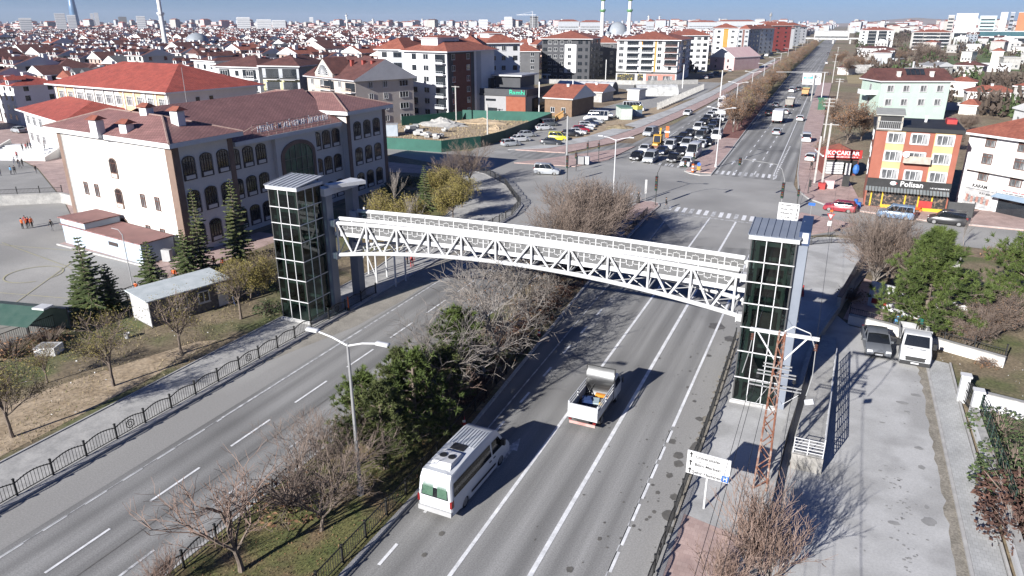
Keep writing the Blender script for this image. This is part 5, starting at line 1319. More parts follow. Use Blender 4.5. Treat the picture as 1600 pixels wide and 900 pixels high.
# ---------------------------------------------------------------- white minibus in the foreground
def big_minibus():
    t = thing('minibus', 'large white minibus with roof air unit and curtained rear window driving past the median', 'minibus', (-15.95, 29.55, 0), R(-1))
    L, W = 6.9, 2.02; hl = L/2; r = .36; yr, yf = -2.05, 2.2; p = colmat((.62,.64,.66))
    prof = [(-hl,.5),(-hl-.03,1.2),(-hl+.06,2.25),(-hl+.28,2.62),(-1.0,2.7),(1.2,2.68),(1.75,2.56),(2.15,2.2),(2.75,1.32),(3.2,1.1),(hl-.02,.8),(hl,.45)]
    body = [(hl-.03,.3),(yf+r+.3,.24)]+arch(yf,r)+arch(yr,r)+[(yr-r-.3,.28),(-hl+.05,.32)]+prof
    tp = lambda z: 1-.1*max(0,(z-1.25)/1.4)
    b = MB(); b.side(body, W, .1, taper=tp); b.build('body', p, t, True)
    def wx(z): return W/2*tp(z)
    for s_ in (-1, 1):
        c = MB(); o = .012
        def pan(pts, mm, nm):
            k = MB(); k.add([(s_*(wx(z)+o),y,z) for y, z in pts], [tuple(range(len(pts))), tuple(range(len(pts)-1,-1,-1))]); return k.build(nm, mm, t)
        pan([(-3.2,1.38),(1.0,1.32),(.9,2.12),(-3.15,2.18)], M['glassv'], 'side_window')
        pan([(1.15,1.3),(2.45,1.25),(2.35,1.5),(1.9,2.1),(1.1,2.1)], M['glassv'], 'cab_window')
        pan([(-3.1,.55),(-1.3+.6,.5),(-.7,.68),(-3.1,.72)] if False else [(-1.4,.5),(1.5,.46),(1.5,.62),(-1.4,.66)], M['plastic'], 'side_trim')
        k = MB(); k.box(s_*(W/2+.13)-.12, s_*(W/2+.13)+.12, 2.15, 2.33, 1.4, 1.75); k.build('mirror', M['black'], t)
        k = MB()
        for y in (.75,1.25): k.box(s_*(W/2+.01)-.02, s_*(W/2+.01)+.02, y, y+.22, 1.02, 1.08)
        k.build('door_handle', M['plastic'], t)
        k = MB(); k.side([(hl-.45,1.0),(hl-.1,.95),(hl-.03,.75),(hl-.3,.78)], .42, .03, cx=s_*.74); k.build('headlight', M['lens'], t, True)
        k = MB(); k.box(s_*.95-.06, s_*.95+.06, -hl-.045, -hl+.2, .85, 1.25); k.build('tail_light', M['tail'], t)
        wheel(t, s_*(W/2-.13), yf, r, .23); wheel(t, s_*(W/2-.13), yr, r, .23)
    k = MB(); k.add([(-.8,-hl-.035,1.28),(.8,-hl-.035,1.28),(.72,-hl+.055,2.12),(-.72,-hl+.055,2.12)], [(0,1,2,3)])
    rw = k.build('rear_window', M['glassv'], t)
    k = MB()
    for a, b_ in ((-.74,-.1),(.16,.74)):
        n = 9
        for i in range(n):
            x0 = a+(b_-a)*i/n; x1 = a+(b_-a)*(i+.85)/n
            k.add([(x0,-hl-.036,1.34),(x1,-hl-.044,1.34),(x1*.92,-hl+.042,2.06),(x0*.92,-hl+.05,2.06)], [(0,1,2,3)])
    k.build('curtain', mat('green_curtain', (.07,.15,.1), (.11,.21,.14), 3, .8), rw)
    k = MB(); k.add([(-.86,2.72,1.36),(.86,2.72,1.36),(.78,2.05,2.28),(-.78,2.05,2.28)], [(0,1,2,3)]); k.xf(Matrix.Translation((0,.035,.02))); k.build('windscreen', M['glassv'], t)
    k = MB(); k.box(-.98,.98,-hl-.09,-hl+.15,.34,.62); k.build('rear_bumper', mat('bumper_grey', .4, .46, 2, .5), t)
    k = MB(); k.box(-.3,.3,-hl-.052,-hl-.03,.88,1.0); k.build('rear_plate', M['white'], t)
    k = MB(); k.box(-.28,.28,hl-.02,hl+.02,.5,.6); k.build('front_plate', M['white'], t)
    k = MB()
    for i in range(9): k.box(-.72+.18*i-.02, -.72+.18*i+.02, -.6, 1.1, 2.69, 2.735)
    k.build('roof_ribs', p, t)
    k = MB(); k.add([(-.62,-2.9,2.6),(.62,-2.9,2.6),(.6,-1.35,2.66),(-.6,-1.35,2.66),(-.54,-2.6,2.9),(.54,-2.6,2.9),(.52,-1.5,2.86),(-.52,-1.5,2.86)], [(4,5,6,7),(0,1,5,4),(1,2,6,5),(2,3,7,6),(3,0,4,7)])
    ac = k.build('air_unit', M['white'], t)
    k = MB()
    for x in (-.25,.25): k.lathe([(.21,2.885),(.2,2.915),(.05,2.92)], (x,-2.02,0), 14)
    k.build('fan', M['black'], ac)
    k = MB(); k.box(-.4,.4,-1.1,-.55,2.68,2.75); k.build('roof_hatch', M['black'], t)
    return t
big_minibus()
# ---------------------------------------------------------------- open pickup lorry
def open_truck():
    t = thing('pickup_truck', 'small white open bed lorry loaded with tools driving away in the middle lane', 'truck', (-11.78, 39.85, 0), R(-1))
    wp = colmat((.56,.57,.58)); W = 1.95
    k = MB(); k.box(-.4,.4,-2.6,2.5,.45,.75); k.build('chassis', M['plastic'], t)
    k = MB(); k.box(-W/2,W/2,-2.65,.75,.78,.9); k.build('bed_floor', mat('bed_floor_dark', (.05,.05,.05),(.1,.09,.08),3,.8), t)
    def slat_side(xa, xb, ya, yb, nm, mm):
        k = MB()
        for i, (z0, z1) in enumerate(((.9,1.2),(1.21,1.46),(1.6,1.68),(1.82,1.9))): k.box(xa, xb, ya, yb, z0, z1)
        return k.build(nm, mm, t)
    for s_ in (-1, 1):
        slat_side(min(s_*(W/2-.05),s_*W/2), max(s_*(W/2-.05),s_*W/2), -2.6, .74, 'side_board', wp)
        k = MB()
        for y in (-2.58,-.95,.7): k.box(s_*(W/2-.03)-.05, s_*(W/2-.03)+.05, y-.03, y+.03, .88, 1.88)
        k.build('stake', wp, t)
        wheel(t, s_*(W/2-.2), 1.75, .34, .22); wheel(t, s_*(W/2-.22), -1.45, .34, .3)
        k = MB(); k.box(s_*.8-.1, s_*.8+.1, -2.72, -2.64, .66, .74); k.build('tail_light', M['tail'], t)
        k = MB(); k.bar((s_*.9,1.9,1.7),(s_*1.15,2.0,1.65), .03); k.box(s_*1.17-.03, s_*1.17+.03, 1.93, 2.08, 1.45, 1.85); k.build('mirror', M['black'], t)
    k = MB()
    for z0, z1, d in ((.8,1.1,.03),(1.11,1.42,.05),(1.43,1.78,.03)): k.box(-W/2,W/2,-2.65-d,-2.61,z0,z1)
    k.build('tailgate', wp, t)
    k = MB(); k.box(-.85,.85,-2.7,-2.63,.4,.58); k.build('rear_bar', mat('faded_red_bar', (.5,.25,.22),(.6,.4,.36),2,.7), t)
    # curved steel headboard behind the cab
    k = MB(); n = 10; pr = [(.5+.25*i/n+.06*math.sin(i/n*math.pi*2.6), .92+1.95*i/n) for i in range(n+1)]
    vs = []
    for x in (-W/2+.03, W/2-.03):
        for y, z in pr: vs.append((x,y,z))
    k.add(vs, [(i, i+1, n+1+i+1, n+1+i) for i in range(n)]); k.build('headboard', M['chrome'], t, True)
    k = MB()
    for x in (-W/2+.02, W/2-.02): k.bar((x,.55,.85),(x,.8,2.9), .07)
    k.bar((-W/2,.8,2.88),(W/2,.8,2.88), .05); k.build('headboard_frame', M['plastic'], t)
    k = MB(); k.side([(.95,.5),(.95,1.3),(1.0,1.95),(1.15,2.05),(1.95,2.05),(2.15,1.95),(2.5,1.3),(2.62,.95),(2.62,.45),(2.2,.42)], W-.12, .06, taper=lambda z: 1-.06*max(0,z-1.3)); k.build('cab', wp, t, True)
    k = MB(); k.add([(-.75,2.55,1.28),(.75,2.55,1.28),(.7,2.23,1.92),(-.7,2.23,1.92)], [(0,1,2,3)]); k.build('windscreen', M['glassv'], t)
    for s_ in (-1,1):
        k = MB(); k.add([(s_*(W/2-.045),1.15,1.3),(s_*(W/2-.045),2.35,1.3),(s_*(W/2-.085),2.05,1.88),(s_*(W/2-.085),1.15,1.88)], [(0,1,2,3),(3,2,1,0)]); k.build('cab_window', M['glassv'], t)
    def cargo(nm, lab, cat, mb, mm, smooth=False):
        mb.xf(Matrix.Translation((-11.78,39.85,0)) @ Matrix.Rotation(R(-1),4,'Z')); tag(mb.build(nm, mm, None, smooth), lab, cat)
    k = MB(); k.box(-.15,.85,.25,.48,.92,1.12); cargo('spirit_level', 'orange beam lying at the front of the lorry bed', 'beam', k, mat('orange_tool',(.7,.26,.03),(.75,.3,.04),2,.5))
    k = MB(); k.cbox((-.35,-.75,1.05),(.7,.9,.28),.3); k.cbox((-.3,-.9,1.24),(.5,.4,.12),.5); cargo('folded_tarpaulin', 'dark blue bundle on the left of the lorry bed', 'bundle', k, mat('dark_blue_cloth',(.015,.04,.14),(.03,.07,.2),3,.9))
    k = MB(); k.cbox((.2,-.65,1.15),(.42,.75,.06),.25); k.cbox((.2,-.65,1.02),(.34,.6,.2),.25); cargo('toolbox', 'pale grey blue lid leaning in the middle of the lorry bed', 'toolbox', k, mat('pale_blue_lid',(.4,.5,.53),(.45,.55,.58),2,.5))
    k = MB(); k.ball((.6,-.85,1.08),(.17,.17,.16),10); cargo('helmet', 'yellow helmet in the right corner of the lorry bed', 'helmet', k, M['yellowp'], True)
    k = MB(); k.cbox((.55,-.3,1.02),(.3,.35,.2),.2); k.cbox((-.1,-1.75,.98),(.9,.4,.14),.1); k.cbox((.5,-1.6,1.0),(.35,.5,.2),-.3); cargo('tool_boxes', 'dark tool boxes behind the tailgate of the lorry', 'tool boxes', k, mat('dirty_grey',(.12,.11,.1),(.3,.28,.25),3,.8))
    k = MB(); k.tube((-.75,.2,1.0),(-.2,.7,1.9), .03, n=6); cargo('pole_tool', 'dark pole leaning against the steel headboard in the lorry', 'pole', k, M['black'])
    return t
open_truck()
# ---------------------------------------------------------------- white lorry in the car park, facing the camera
def parked_truck(loc, rz):
    t = thing('light_truck', 'white cab lorry with black grille and open bed parked by the cream wall', 'truck', (loc[0],loc[1],0), rz)
    wp = colmat((.56,.57,.58)); W = 2.05
    k = MB(); body = [(2.85,.35),(2.5,.3)]+arch(1.9,.36)+[(.6,.4),(.55,1.2),(.58,2.1),(.72,2.28),(1.2,2.3),(1.55,2.22),(2.05,1.4),(2.65,1.2),(2.85,.95)]
    k.side(body, W-.02, .09, taper=lambda z: 1-.09*max(0,(z-1.25))); k.build('cab', wp, t, True)
    k = MB(); k.add([(-.84,2.04,1.45),(.84,2.04,1.45),(.76,1.58,2.15),(-.76,1.58,2.15)], [(0,1,2,3)]); k.xf(Matrix.Translation((0,.03,.02))); k.build('windscreen', M['glassv'], t)
    for s_ in (-1,1):
        k = MB(); k.add([(s_*(W/2-.0),.7,1.4),(s_*(W/2-.0),1.95,1.4),(s_*(W/2-.075),1.5,2.08),(s_*(W/2-.075),.7,2.08)], [(0,1,2,3),(3,2,1,0)]); k.build('cab_window', M['glassv'], t)
        k = MB(); k.box(s_*1.2-.13, s_*1.2+.13, 1.65, 1.8, 1.3, 1.75); k.build('mirror', M['black'], t)
        k = MB(); k.side([(2.45,1.12),(2.8,1.0),(2.87,.82),(2.6,.86)], .36, .03, cx=s_*.78); k.build('headlight', M['lens'], t, True)
        wheel(t, s_*(W/2-.15), 1.9, .36, .23); wheel(t, s_*(W/2-.2), -1.7, .36, .32)
        k = MB(); k.box(s_*(W/2-.0)-.04, s_*(W/2-.0)+.04, -3.0, .45, .95, 1.4); k.build('side_board', M['tin'], t)
    k = MB(); k.add([(-.62,2.87,.62),(.62,2.87,.62),(.7,2.86,.95),(-.7,2.86,.95)], [(0,1,2,3)]); k.box(-1.0,1.0,2.72,2.92,.3,.58); k.build('grille', M['plastic'], t)
    k = MB(); k.box(-.26,.26,2.92,2.94,.42,.53); k.build('front_plate', M['white'], t)
    k = MB()
    for x in (-.42,.42): k.box(x-.2, x+.2, 2.2, 2.27, 1.335, 1.35)
    k.build('bonnet_vents', M['plastic'], t)
    k = MB(); k.box(-1.03,1.03,-3.05,.46,.82,.95); k.build('bed_floor', M['tin'], t)
    k = MB(); k.box(-1.0,1.0,.47,.53,.95,2.25); k.build('bulkhead', M['tin'], t)
    k = MB(); k.box(-.4,.4,-3,1.5,.5,.8); k.build('chassis', M['plastic'], t)
    k = MB(); k.box(-1.03,1.03,-3.1,-3.05,.95,1.4); k.build('tailgate', M['tin'], t)
    return t
parked_truck((7.95,58.2), R(178))
# ---------------------------------------------------------------- lorries, digger
def box_truck(x, y, rz, label, boxm, kind='box', cabm=None):
    t = thing('lorry', label, 'truck', (x,y,0), rz); W = 2.4; cabm = cabm or colmat(PC['white'])
    k = MB(); k.side([(2.2,.5),(2.2,1.2),(2.3,2.6),(2.5,2.75),(3.6,2.75),(3.9,2.5),(4.05,1.5),(4.1,.5)], W-.1, .08); k.build('cab', cabm, t, True)
    k = MB(); k.add([(-1.0,4.06,1.5),(1.0,4.06,1.5),(.95,3.93,2.4),(-.95,3.93,2.4)], [(0,1,2,3)]); k.build('windscreen', M['glassv'], t)
    for s_ in (-1,1):
        k = MB(); k.add([(s_*(W/2-.03),2.6,1.5),(s_*(W/2-.03),3.8,1.5),(s_*(W/2-.03),3.7,2.4),(s_*(W/2-.03),2.6,2.4)], [(0,1,2,3),(3,2,1,0)]); k.build('cab_window', M['glassv'], t)
        for yy in (3.1,-1.6,-2.7): wheel(t, s_*(W/2-.2), yy, .48, .35, False)
        k = MB(); k.box(s_*.95-.18, s_*.95+.18, -4.02, -3.95, .7, .85); k.build('tail_light', M['tail'], t)
    k = MB(); k.box(-.5,.5,-3.9,3.9,.55,.85); k.build('chassis', M['plastic'], t)
    k = MB()
    if kind == 'box': k.box(-W/2,W/2,-3.95,2.0,.95,3.3); k.box(-W/2-.03,W/2+.03,-4.0,-3.93,.9,3.35)
    elif kind == 'dump': k.add([(-1.0,-3.8,.95),(1.0,-3.8,.95),(1.0,2.0,.95),(-1.0,2.0,.95),(-1.25,-4.0,2.6),(1.25,-4.0,2.6),(1.25,2.1,2.6),(-1.25,2.1,2.6)], [(0,3,2,1),(0,1,5,4),(1,2,6,5),(2,3,7,6),(3,0,4,7)]); k.box(-1.15,1.15,-3.8,2.0,2.0,2.35)
    elif kind == 'tank':
        k.tube((0,-3.9,2.1),(0,1.95,2.1), 1.15, n=16)
    k.build({'box':'cargo_box','dump':'tipper_body','tank':'tank'}[kind], boxm, t, kind == 'tank')
    return t
x, y = G(1213,194); box_truck(x, y+4, 0, 'white box truck driving away ahead of the silver saloon', M['white'])
x, y = G(1232,169); box_truck(x, y+4, 0, 'large grey tipper truck driving away in the middle of the road', mat('tipper_grey',(.3,.28,.25),(.4,.38,.34),1,.8), 'dump')
x, y = G(1257,151); box_truck(x, y+4, 0, 'orange tipper truck with green cab behind the gantry post', mat('tipper_orange',(.55,.33,.14),(.6,.38,.18),1,.7), 'dump', colmat((.05,.25,.15)))
x, y = G(1127,181); box_truck(x, y+4, B_, 'white flat fronted lorry in the queue just before the tanker', M['white'])
x, y = G(1126,168); box_truck(x, y+5, B_, 'white tanker lorry at the tail of the queue by the trees', M['white'], 'tank')
x, y = G(1170,73+20); box_truck(x, y, R(60), 'white lorry parked far back on the left roadside', M['white'])
def digger(x, y, rz):
    t = thing('backhoe_loader', 'yellow backhoe loader with front bucket waiting in the queue', 'digger', (x,y,0), rz)
    yp = mat('digger_yellow', (.62,.33,.02), (.68,.38,.03), 1, .45)
    k = MB(); k.side([(-1.6,.7),(-1.6,1.3),(.2,1.35),(1.9,1.25),(2.0,.7)], 1.1, .06); k.build('body', yp, t, True)
    k = MB(); k.side([(-1.3,1.3),(-1.2,2.6),(.1,2.6),(.4,1.35)], 1.5, .04, taper=lambda z: 1-.08*max(0,z-1.3)); k.build('cab_glass', M['glassv'], t, True)
    k = MB(); k.box(-.8,.8,-1.35,.2,2.6,2.78)
    for x_ in (-.72,.72):
        for ya, yb in ((-1.3,-1.2),(.4,.1)): k.bar((x_*1.03,ya,1.3),(x_*.97,yb,2.6), .1)
    k.build('cab_roof', yp, t)
    k = MB(); k.add([(-1.1,2.7,.2),(1.1,2.7,.2),(1.1,3.5,.15),(-1.1,3.5,.15),(-1.1,2.6,1.0),(1.1,2.6,1.0),(1.1,3.3,.9),(-1.1,3.3,.9)], [(0,1,2,3),(0,4,5,1),(0,3,7,4),(1,5,6,2)]); k.box(-1.12,1.12,2.55,2.68,.15,1.0); k.build('bucket', M['rust'], t)
    k = MB()
    for s_ in (-.55,.55): k.bar((s_,.6,1.3),(s_,2.65,.6), .16)
    k.build('loader_arm', yp, t)
    k = MB(); k.bar((0,-1.6,1.0),(.05,-2.6,3.2), .3); k.bar((.05,-2.6,3.2),(.1,-3.0,3.7), .34); k.bar((.1,-2.9,3.7),(.1,-3.2,1.7), .24); k.build('boom', yp, t)
    k = MB(); k.cbox((.1,-3.1,1.5),(.6,.5,.6)); k.build('rear_bucket', M['rust'], t)
    for s_ in (-1,1): wheel(t, s_*.9, -1.0, .75, .42); wheel(t, s_*.85, 1.4, .48, .34)
    return t
x, y = G(1020,236); digger(x, y+3.4, B_)
put('van','blue',0,0,0,'blue pickup almost hidden under the footbridge', xy=(-9.2+.0,68.0)) if False else None
bt = box_truck(-13.2, 70.6, 0, 'dark blue flatbed lorry mostly hidden beneath the footbridge', colmat((.03,.08,.25)), 'dump', colmat((.03,.08,.25)))
bt.scale = (.72,.72,.6)
# ============================================================ buildings
def frame_axes(A, B):
    """local frame of a facade from A (left) to B (right) as seen from outside: x along, y into the building, z up"""
    d = Vector((B[0]-A[0], B[1]-A[1])); L = d.length
    return L, math.atan2(d.y, d.x)
_win = {}
def window_mesh(w, h, style='plain'):
    key = (round(w,2), round(h,2), style)
    if key in _win: return _win[key]
    f, p = MB(), MB()
    if style in ('arch','archred'):
        n = 10
        pts = [(-w/2,0),(w/2,0)]+[(w/2*math.cos(math.pi*i/n), h*.8+h*.2*math.sin(math.pi*i/n)) for i in range(n+1)]
        inn = [(x*.9, .62+(z-.0)*(h-.62-.1)/h) for x, z in pts]
        k = len(pts)
        f.add([(x,-.1,z) for x, z in pts]+[(x,-.1,z) for x, z in inn]+[(x,.0,z) for x, z in pts], [(i,(i+1)%k,k+(i+1)%k,k+i) for i in range(k)]+[(i,2*k+i,2*k+(i+1)%k,(i+1)%k) for i in range(k)])
        p.add([(x,-.03,z) for x, z in inn], [tuple(range(k))], 0)
        z0, z1 = .62, h-.1
        for x in (-.26*w*.8, .0, .26*w*.8): f.bar((x,-.05,z0),(x,-.05,z1-.06-abs(x)*.2), .06, .05, 1)
        f.bar((-w*.4,-.05,z0+(z1-z0)*.68),(w*.4,-.05,z0+(z1-z0)*.68), .06, .05, 1); f.bar((-w*.4,-.05,z0),(w*.4,-.05,z0), .07, .08, 1)
        f.box(-w*.36,w*.36,-.115,-.1,.12,.52,2)
        mats = [M['winbrown'] if style == 'arch' else M['brown'], M['winbrown'] if style == 'arch' else M['winred'], M['cream']]; gm_ = M['glassd']
    elif style == 'dark':
        p.box(-w/2,w/2,-.03,.06,0,h); f.box(-w/2,w/2,-.04,.0,-.06,0); f.bar((0,-.03,0),(0,-.03,h), .05); mats = [M['darkgrey']]; gm_ = M['glassd']
    elif style == 'red':
        p.box(-w/2,w/2,-.03,.06,0,h)
        for x in (-w/2,0,w/2): f.bar((x,-.03,0),(x,-.03,h), .08)
        for z in (0,h*.7,h): f.bar((-w/2-.04,-.03,z),(w/2+.04,-.03,z), .08)
        f.box(-w/2-.1,w/2+.1,-.09,0,-.14,-.05,1)
        mats = [M['winred'], M['cream']]; gm_ = M['glassw']
    else:
        p.box(-w/2,w/2,-.03,.06,0,h)
        ns = 3 if w > 1.7 else 2
        for i in range(ns+1):
            x = -w/2+w*i/ns; f.bar((x,-.03,0),(x,-.03,h), .08)
        for z in (0,h): f.bar((-w/2-.04,-.03,z),(w/2+.04,-.03,z), .08)
        if style == 'tall': f.bar((-w/2,-.03,h*.7),(w/2,-.03,h*.7), .06)
        f.box(-w/2-.1,w/2+.1,-.1,0,-.12,-.05)
        if style == 'wide':
            for a in (-w/2-.16, w/2+.08): f.box(a,a+.08,-.05,0,-.1,h+.12)
            f.box(-w/2-.16,w/2+.16,-.05,0,h+.05,h+.14)
        mats = [M['white']]; gm_ = M['glassw'] if style in ('curtain','wide','tall') else M['glassd']
    fm = f.mesh('window', mats); pmh = p.mesh('pane', gm_)
    jm_ = MB(); off = len(f.v); jm_.v = f.v+p.v; jm_.f = f.f+[[i+off for i in q] for q in p.f]; jm_.m = f.m+[len(mats)]*len(p.f)
    one = jm_.mesh('window', mats+[gm_])
    _win[key] = (fm, pmh, one); return _win[key]
def put_window(t, x, y, z, rz, w, h, style='plain', near=False):
    fm, pmh, one = window_mesh(w, h, style)
    if near:
        o = link('window', fm, t, (x,y,z), rz); link('pane', pmh, o); return o
    return link('window', one, t, (x,y,z), rz)
def hip_roof(mb, x0, x1, y0, y1, z, h, oh=.7, mi=0, fascia=.25, fm=1, gable=None):
    x0 -= oh; x1 += oh; y0 -= oh; y1 += oh
    w, d = x1-x0, y1-y0
    mb.box(x0, x1, y0, y1, z, z+fascia, fm)
    zz = z+fascia+.003
    if gable == 'x':   # ridge along x, vertical gables at both ends
        r = [(x0,(y0+y1)/2,zz+h),(x1,(y0+y1)/2,zz+h)]
    elif gable == 'y':
        r = [((x0+x1)/2,y0,zz+h),((x0+x1)/2,y1,zz+h)]
    elif w >= d: r = [(x0+d/2,(y0+y1)/2,zz+h),(x1-d/2,(y0+y1)/2,zz+h)]
    else: r = [((x0+x1)/2,y0+w/2,zz+h),((x0+x1)/2,y1-w/2,zz+h)]
    b = [(x0,y0,zz),(x1,y0,zz),(x1,y1,zz),(x0,y1,zz)]
    if gable == 'y' or (gable is None and w < d): fs = [(0,1,4),(1,2,5,4),(2,3,5),(3,0,4,5)]
    else: fs = [(0,1,5,4),(1,2,5),(2,3,4,5),(3,0,4)]
    o = len(mb.f); mb.add(b+r, fs, mi)
    if gable == 'x': mb.m[o+1] = mb.m[o+3 if len(fs) > 3 else o+2] = fm; mb.m[o+2] = fm; mb.m[o+3] = mi
    if gable == 'y': mb.m[o] = mb.m[o+2] = fm
    return r
def chimney_bm(c, s=.6, h=1.4):
    k = MB(); x, y, z = c; k.box(x-s/2,x+s/2,y-s/2,y+s/2,z-.8,z+h); k.box(x-s/2-.08,x+s/2+.08,y-s/2-.08,y+s/2+.08,z+h,z+h+.1); return k
def apartment(name, label, A, B, depth, h, floors, wallm, roofm=None, cat='apartment block', front=None, right=None, left=None, winstyle='plain', rh=2.4, oh=.7, chim=3, group=None, bands=None, balc=None, rbalc=None, zbase=0.0, near=False, flat=False, wh=1.35, ww=1.3, pent=None, roofgable=None, fascia=None, rz=None, dorm=0, z0=1.0):
    """front/right/left: window column positions (fractions); bands: (side, x0, x1, z0, z1, mat) coloured wall panels; balc: column ranges"""
    if rz is None: L, ang = frame_axes(A, B)
    else: L, ang = B, rz
    t = thing(name, label, cat, (A[0],A[1],0), ang, group)
    MB().box(0,L,0,depth,-.05,h).build('wall', wallm, t)
    fh = (h-zbase)/floors
    def wins(side, cols, hh=None):
        for fr in cols:
            st, w_ = winstyle, ww
            if isinstance(fr, tuple): fr, st, w_ = fr
            for f in range(floors):
                z = zbase+f*fh+z0
                if side == 'f': put_window(t, L*fr, -.075, z, 0, w_, wh, st, near)
                elif side == 'r': put_window(t, L+.075, depth*fr, z, R(90), w_, wh, st, near)
                else: put_window(t, -.075, depth*fr, z, R(-90), w_, wh, st, near)
    if front: wins('f', front)
    if right: wins('r', right)
    if left: wins('l', left)
    for bi, b in enumerate(bands or ()):
        s_, a0, a1, zz0, zz1, m_ = b; pd = .05+.004*bi
        k = MB()
        if s_ == 'f': k.box(L*a0, L*a1, -pd, .02, zz0, zz1)
        elif s_ == 'r': k.box(L-.02, L+pd, depth*a0, depth*a1, zz0, zz1)
        else: k.box(-pd, .02, depth*a0, depth*a1, zz0, zz1)
        k.build('facade_panel', m_, t)
    for side, a0, a1, m_, f0, dep in (balc or ()):
        for f in range(f0, floors):
            z = zbase+f*fh
            k, r_, gl = MB(), MB(), MB()
            if side == 'f':
                x0, x1 = L*a0, L*a1
                k.box(x0,x1,-dep,-.01,z-.05,z+.12); r_.box(x0,x1,-dep-.05,-dep,z+.12,z+.55); r_.bar((x0,-dep-.02,z+1.0),(x1,-dep-.02,z+1.0), .06)
                for q in range(6): r_.bar((x0+(x1-x0)*q/5,-dep-.02,z+.5),(x0+(x1-x0)*q/5,-dep-.02,z+1.0), .04)
                gl.box(x0+.15,x1-.15,-.03,-.005,z+.2,z+fh-.5)
            else:
                y0, y1 = depth*a0, depth*a1; s_ = 1 if side == 'r' else -1; xb = L if side == 'r' else 0
                xs_ = sorted((xb+s_*.01, xb+s_*dep)); k.box(xs_[0],xs_[1],y0,y1,z-.05,z+.12)
                xo = xb+s_*(dep+.02); r_.box(xo-.03,xo+.03,y0,y1,z+.12,z+.55); r_.bar((xo,y0,z+1.0),(xo,y1,z+1.0), .06)
                gl.box(min(xb+s_*.005,xb+s_*.03),max(xb+s_*.005,xb+s_*.03),y0+.15,y1-.15,z+.2,z+fh-.5)
            bo_ = k.build('balcony', M['whitewall'], t); r_.build('rail', m_, bo_); gl.build('balcony_door', M['glassd'], t)
    if flat:
        k = MB(); k.box(-.3,L+.3,-.3,depth+.3,h,h+.5); k.build('roof', roofm, t)
    else:
        k = MB(); hip_roof(k, 0, L, 0, depth, h, rh, oh, 0, .28, 1, roofgable)
        ro = k.build('roof', [roofm, fascia or M['whitewall']], t)
        g = random.Random(int(L*100+depth))
        for i in range(chim):
            x, y = L*(.2+.6*(i+.5)/max(chim,1)), depth*g.uniform(.3,.62)
            chimney_bm((x,y,h+rh*.75), .7, 1.1).build('chimney', M['whitewall'], ro)
        for i in range(dorm):
            x = L*(i+.5)/dorm; k = MB(); k.box(x-1.1,x+1.1,.2,depth*.45,h+.3,h+1.7); k.add([(x-1.4,-.1,h+1.65),(x+1.4,-.1,h+1.65),(x,-.1,h+2.6),(x-1.4,depth*.5,h+1.65),(x+1.4,depth*.5,h+1.65),(x,depth*.5,h+2.6)], [(0,2,5,3),(2,1,4,5),(0,1,2)], 1)
            k.box(x-.5,x+.5,.17,.2,h+.6,h+1.5,2); k.build('dormer', [wallm, roofm, M['glassd']], ro)
        if pent:
            x0, x1, y0, y1, hh = pent
            k = MB(); k.box(L*x0,L*x1,depth*y0,depth*y1,h,h+hh); hip_roof(k, L*x0, L*x1, depth*y0, depth*y1, h+hh, .6, .4, 1, .15, 2)
            k.build('stair_tower', [M['whitewall'], roofm, fascia or M['whitewall']], ro)
    return t

# ------------------------------------------------------------ the near school
C0, L0 = (-62.6,53.2), (-85.7,56.9)
sch = thing('school', 'cream primary school with maroon tiled roofs, brown corner pilasters and arched dark windows', 'school', (C0[0],C0[1],0))
ox, oy = C0
w1 = [(0,0),(0,8.4),(-23.0,12.2),(-23.1,3.7)]
w2 = [(-.5,30.6),(-.5,40.2),(-23,40.2),(-23,30.6)]
ct = [(-1.5,8.3),(-1.5,30.7),(-22.8,30.7),(-22.8,8.3)]
k = MB(); k.prism(w1, 0, 12); k.prism([(x, y+.002) for x, y in w2], 0, 12.0); k.prism(ct, 0, 10.6); k.build('wall', M['cream'], sch)
# eaves
def eave(poly, z, o, hgt, nm='eave'):
    cx = sum(p[0] for p in poly)/4; cy = sum(p[1] for p in poly)/4
    pp = [(p[0]+math.copysign(o, p[0]-cx), p[1]+math.copysign(o, p[1]-cy)) for p in poly]
    MB().prism(pp, z, z+hgt).build(nm, M['whitewall'], sch)
    return pp
def school_roof(pp, z, rz_, ridge, nm='roof'):
    k = MB(); a, b = ridge
    vs = [(p[0],p[1],z) for p in pp]+[(a[0],a[1],rz_),(b[0],b[1],rz_)]
    # pp order: front-right, back-right, back-left, front-left ; ridge a right end, b left end
    k.add(vs, [(0,1,4),(1,2,5,4),(2,3,5),(3,0,4,5)])
    ro = k.build(nm, M['tilem'], sch)
    h_ = MB()
    for p, q in ((vs[0],vs[4]),(vs[1],vs[4]),(vs[2],vs[5]),(vs[3],vs[5]),(vs[4],vs[5])): h_.tube(p, q, .13, n=6)
    h_.build('ridge_tiles', mat('ridge_tile', (.24,.15,.13),(.34,.24,.21),3,.8), ro)
    return ro
p1 = eave(w1, 12.0, .95, .5); r1 = school_roof([(p[0],p[1]) for p in p1], 12.52, 14.35, ((-6.0,4.7),(-18,7.4)))
p2 = eave(w2, 12.01, .95, .5); r2_ = school_roof(p2, 12.53, 14.4, ((-6.2,35.4),(-17,35.4)))
MB().prism([(-.55,9.4),(-.55,29.6),(-23.6,29.6),(-23.6,9.4)], 10.6, 11.1).build('eave', M['whitewall'], sch)
k = MB(); k.add([(-.65,9.45,11.12),(-.65,29.6,11.12),(-11,34.5,14.9),(-11,5.5,14.9),(-23.7,9.45,11.12),(-23.7,29.6,11.12)], [(0,1,2,3),(5,4,3,2)]); r3 = k.build('roof', M['tilem'], sch)
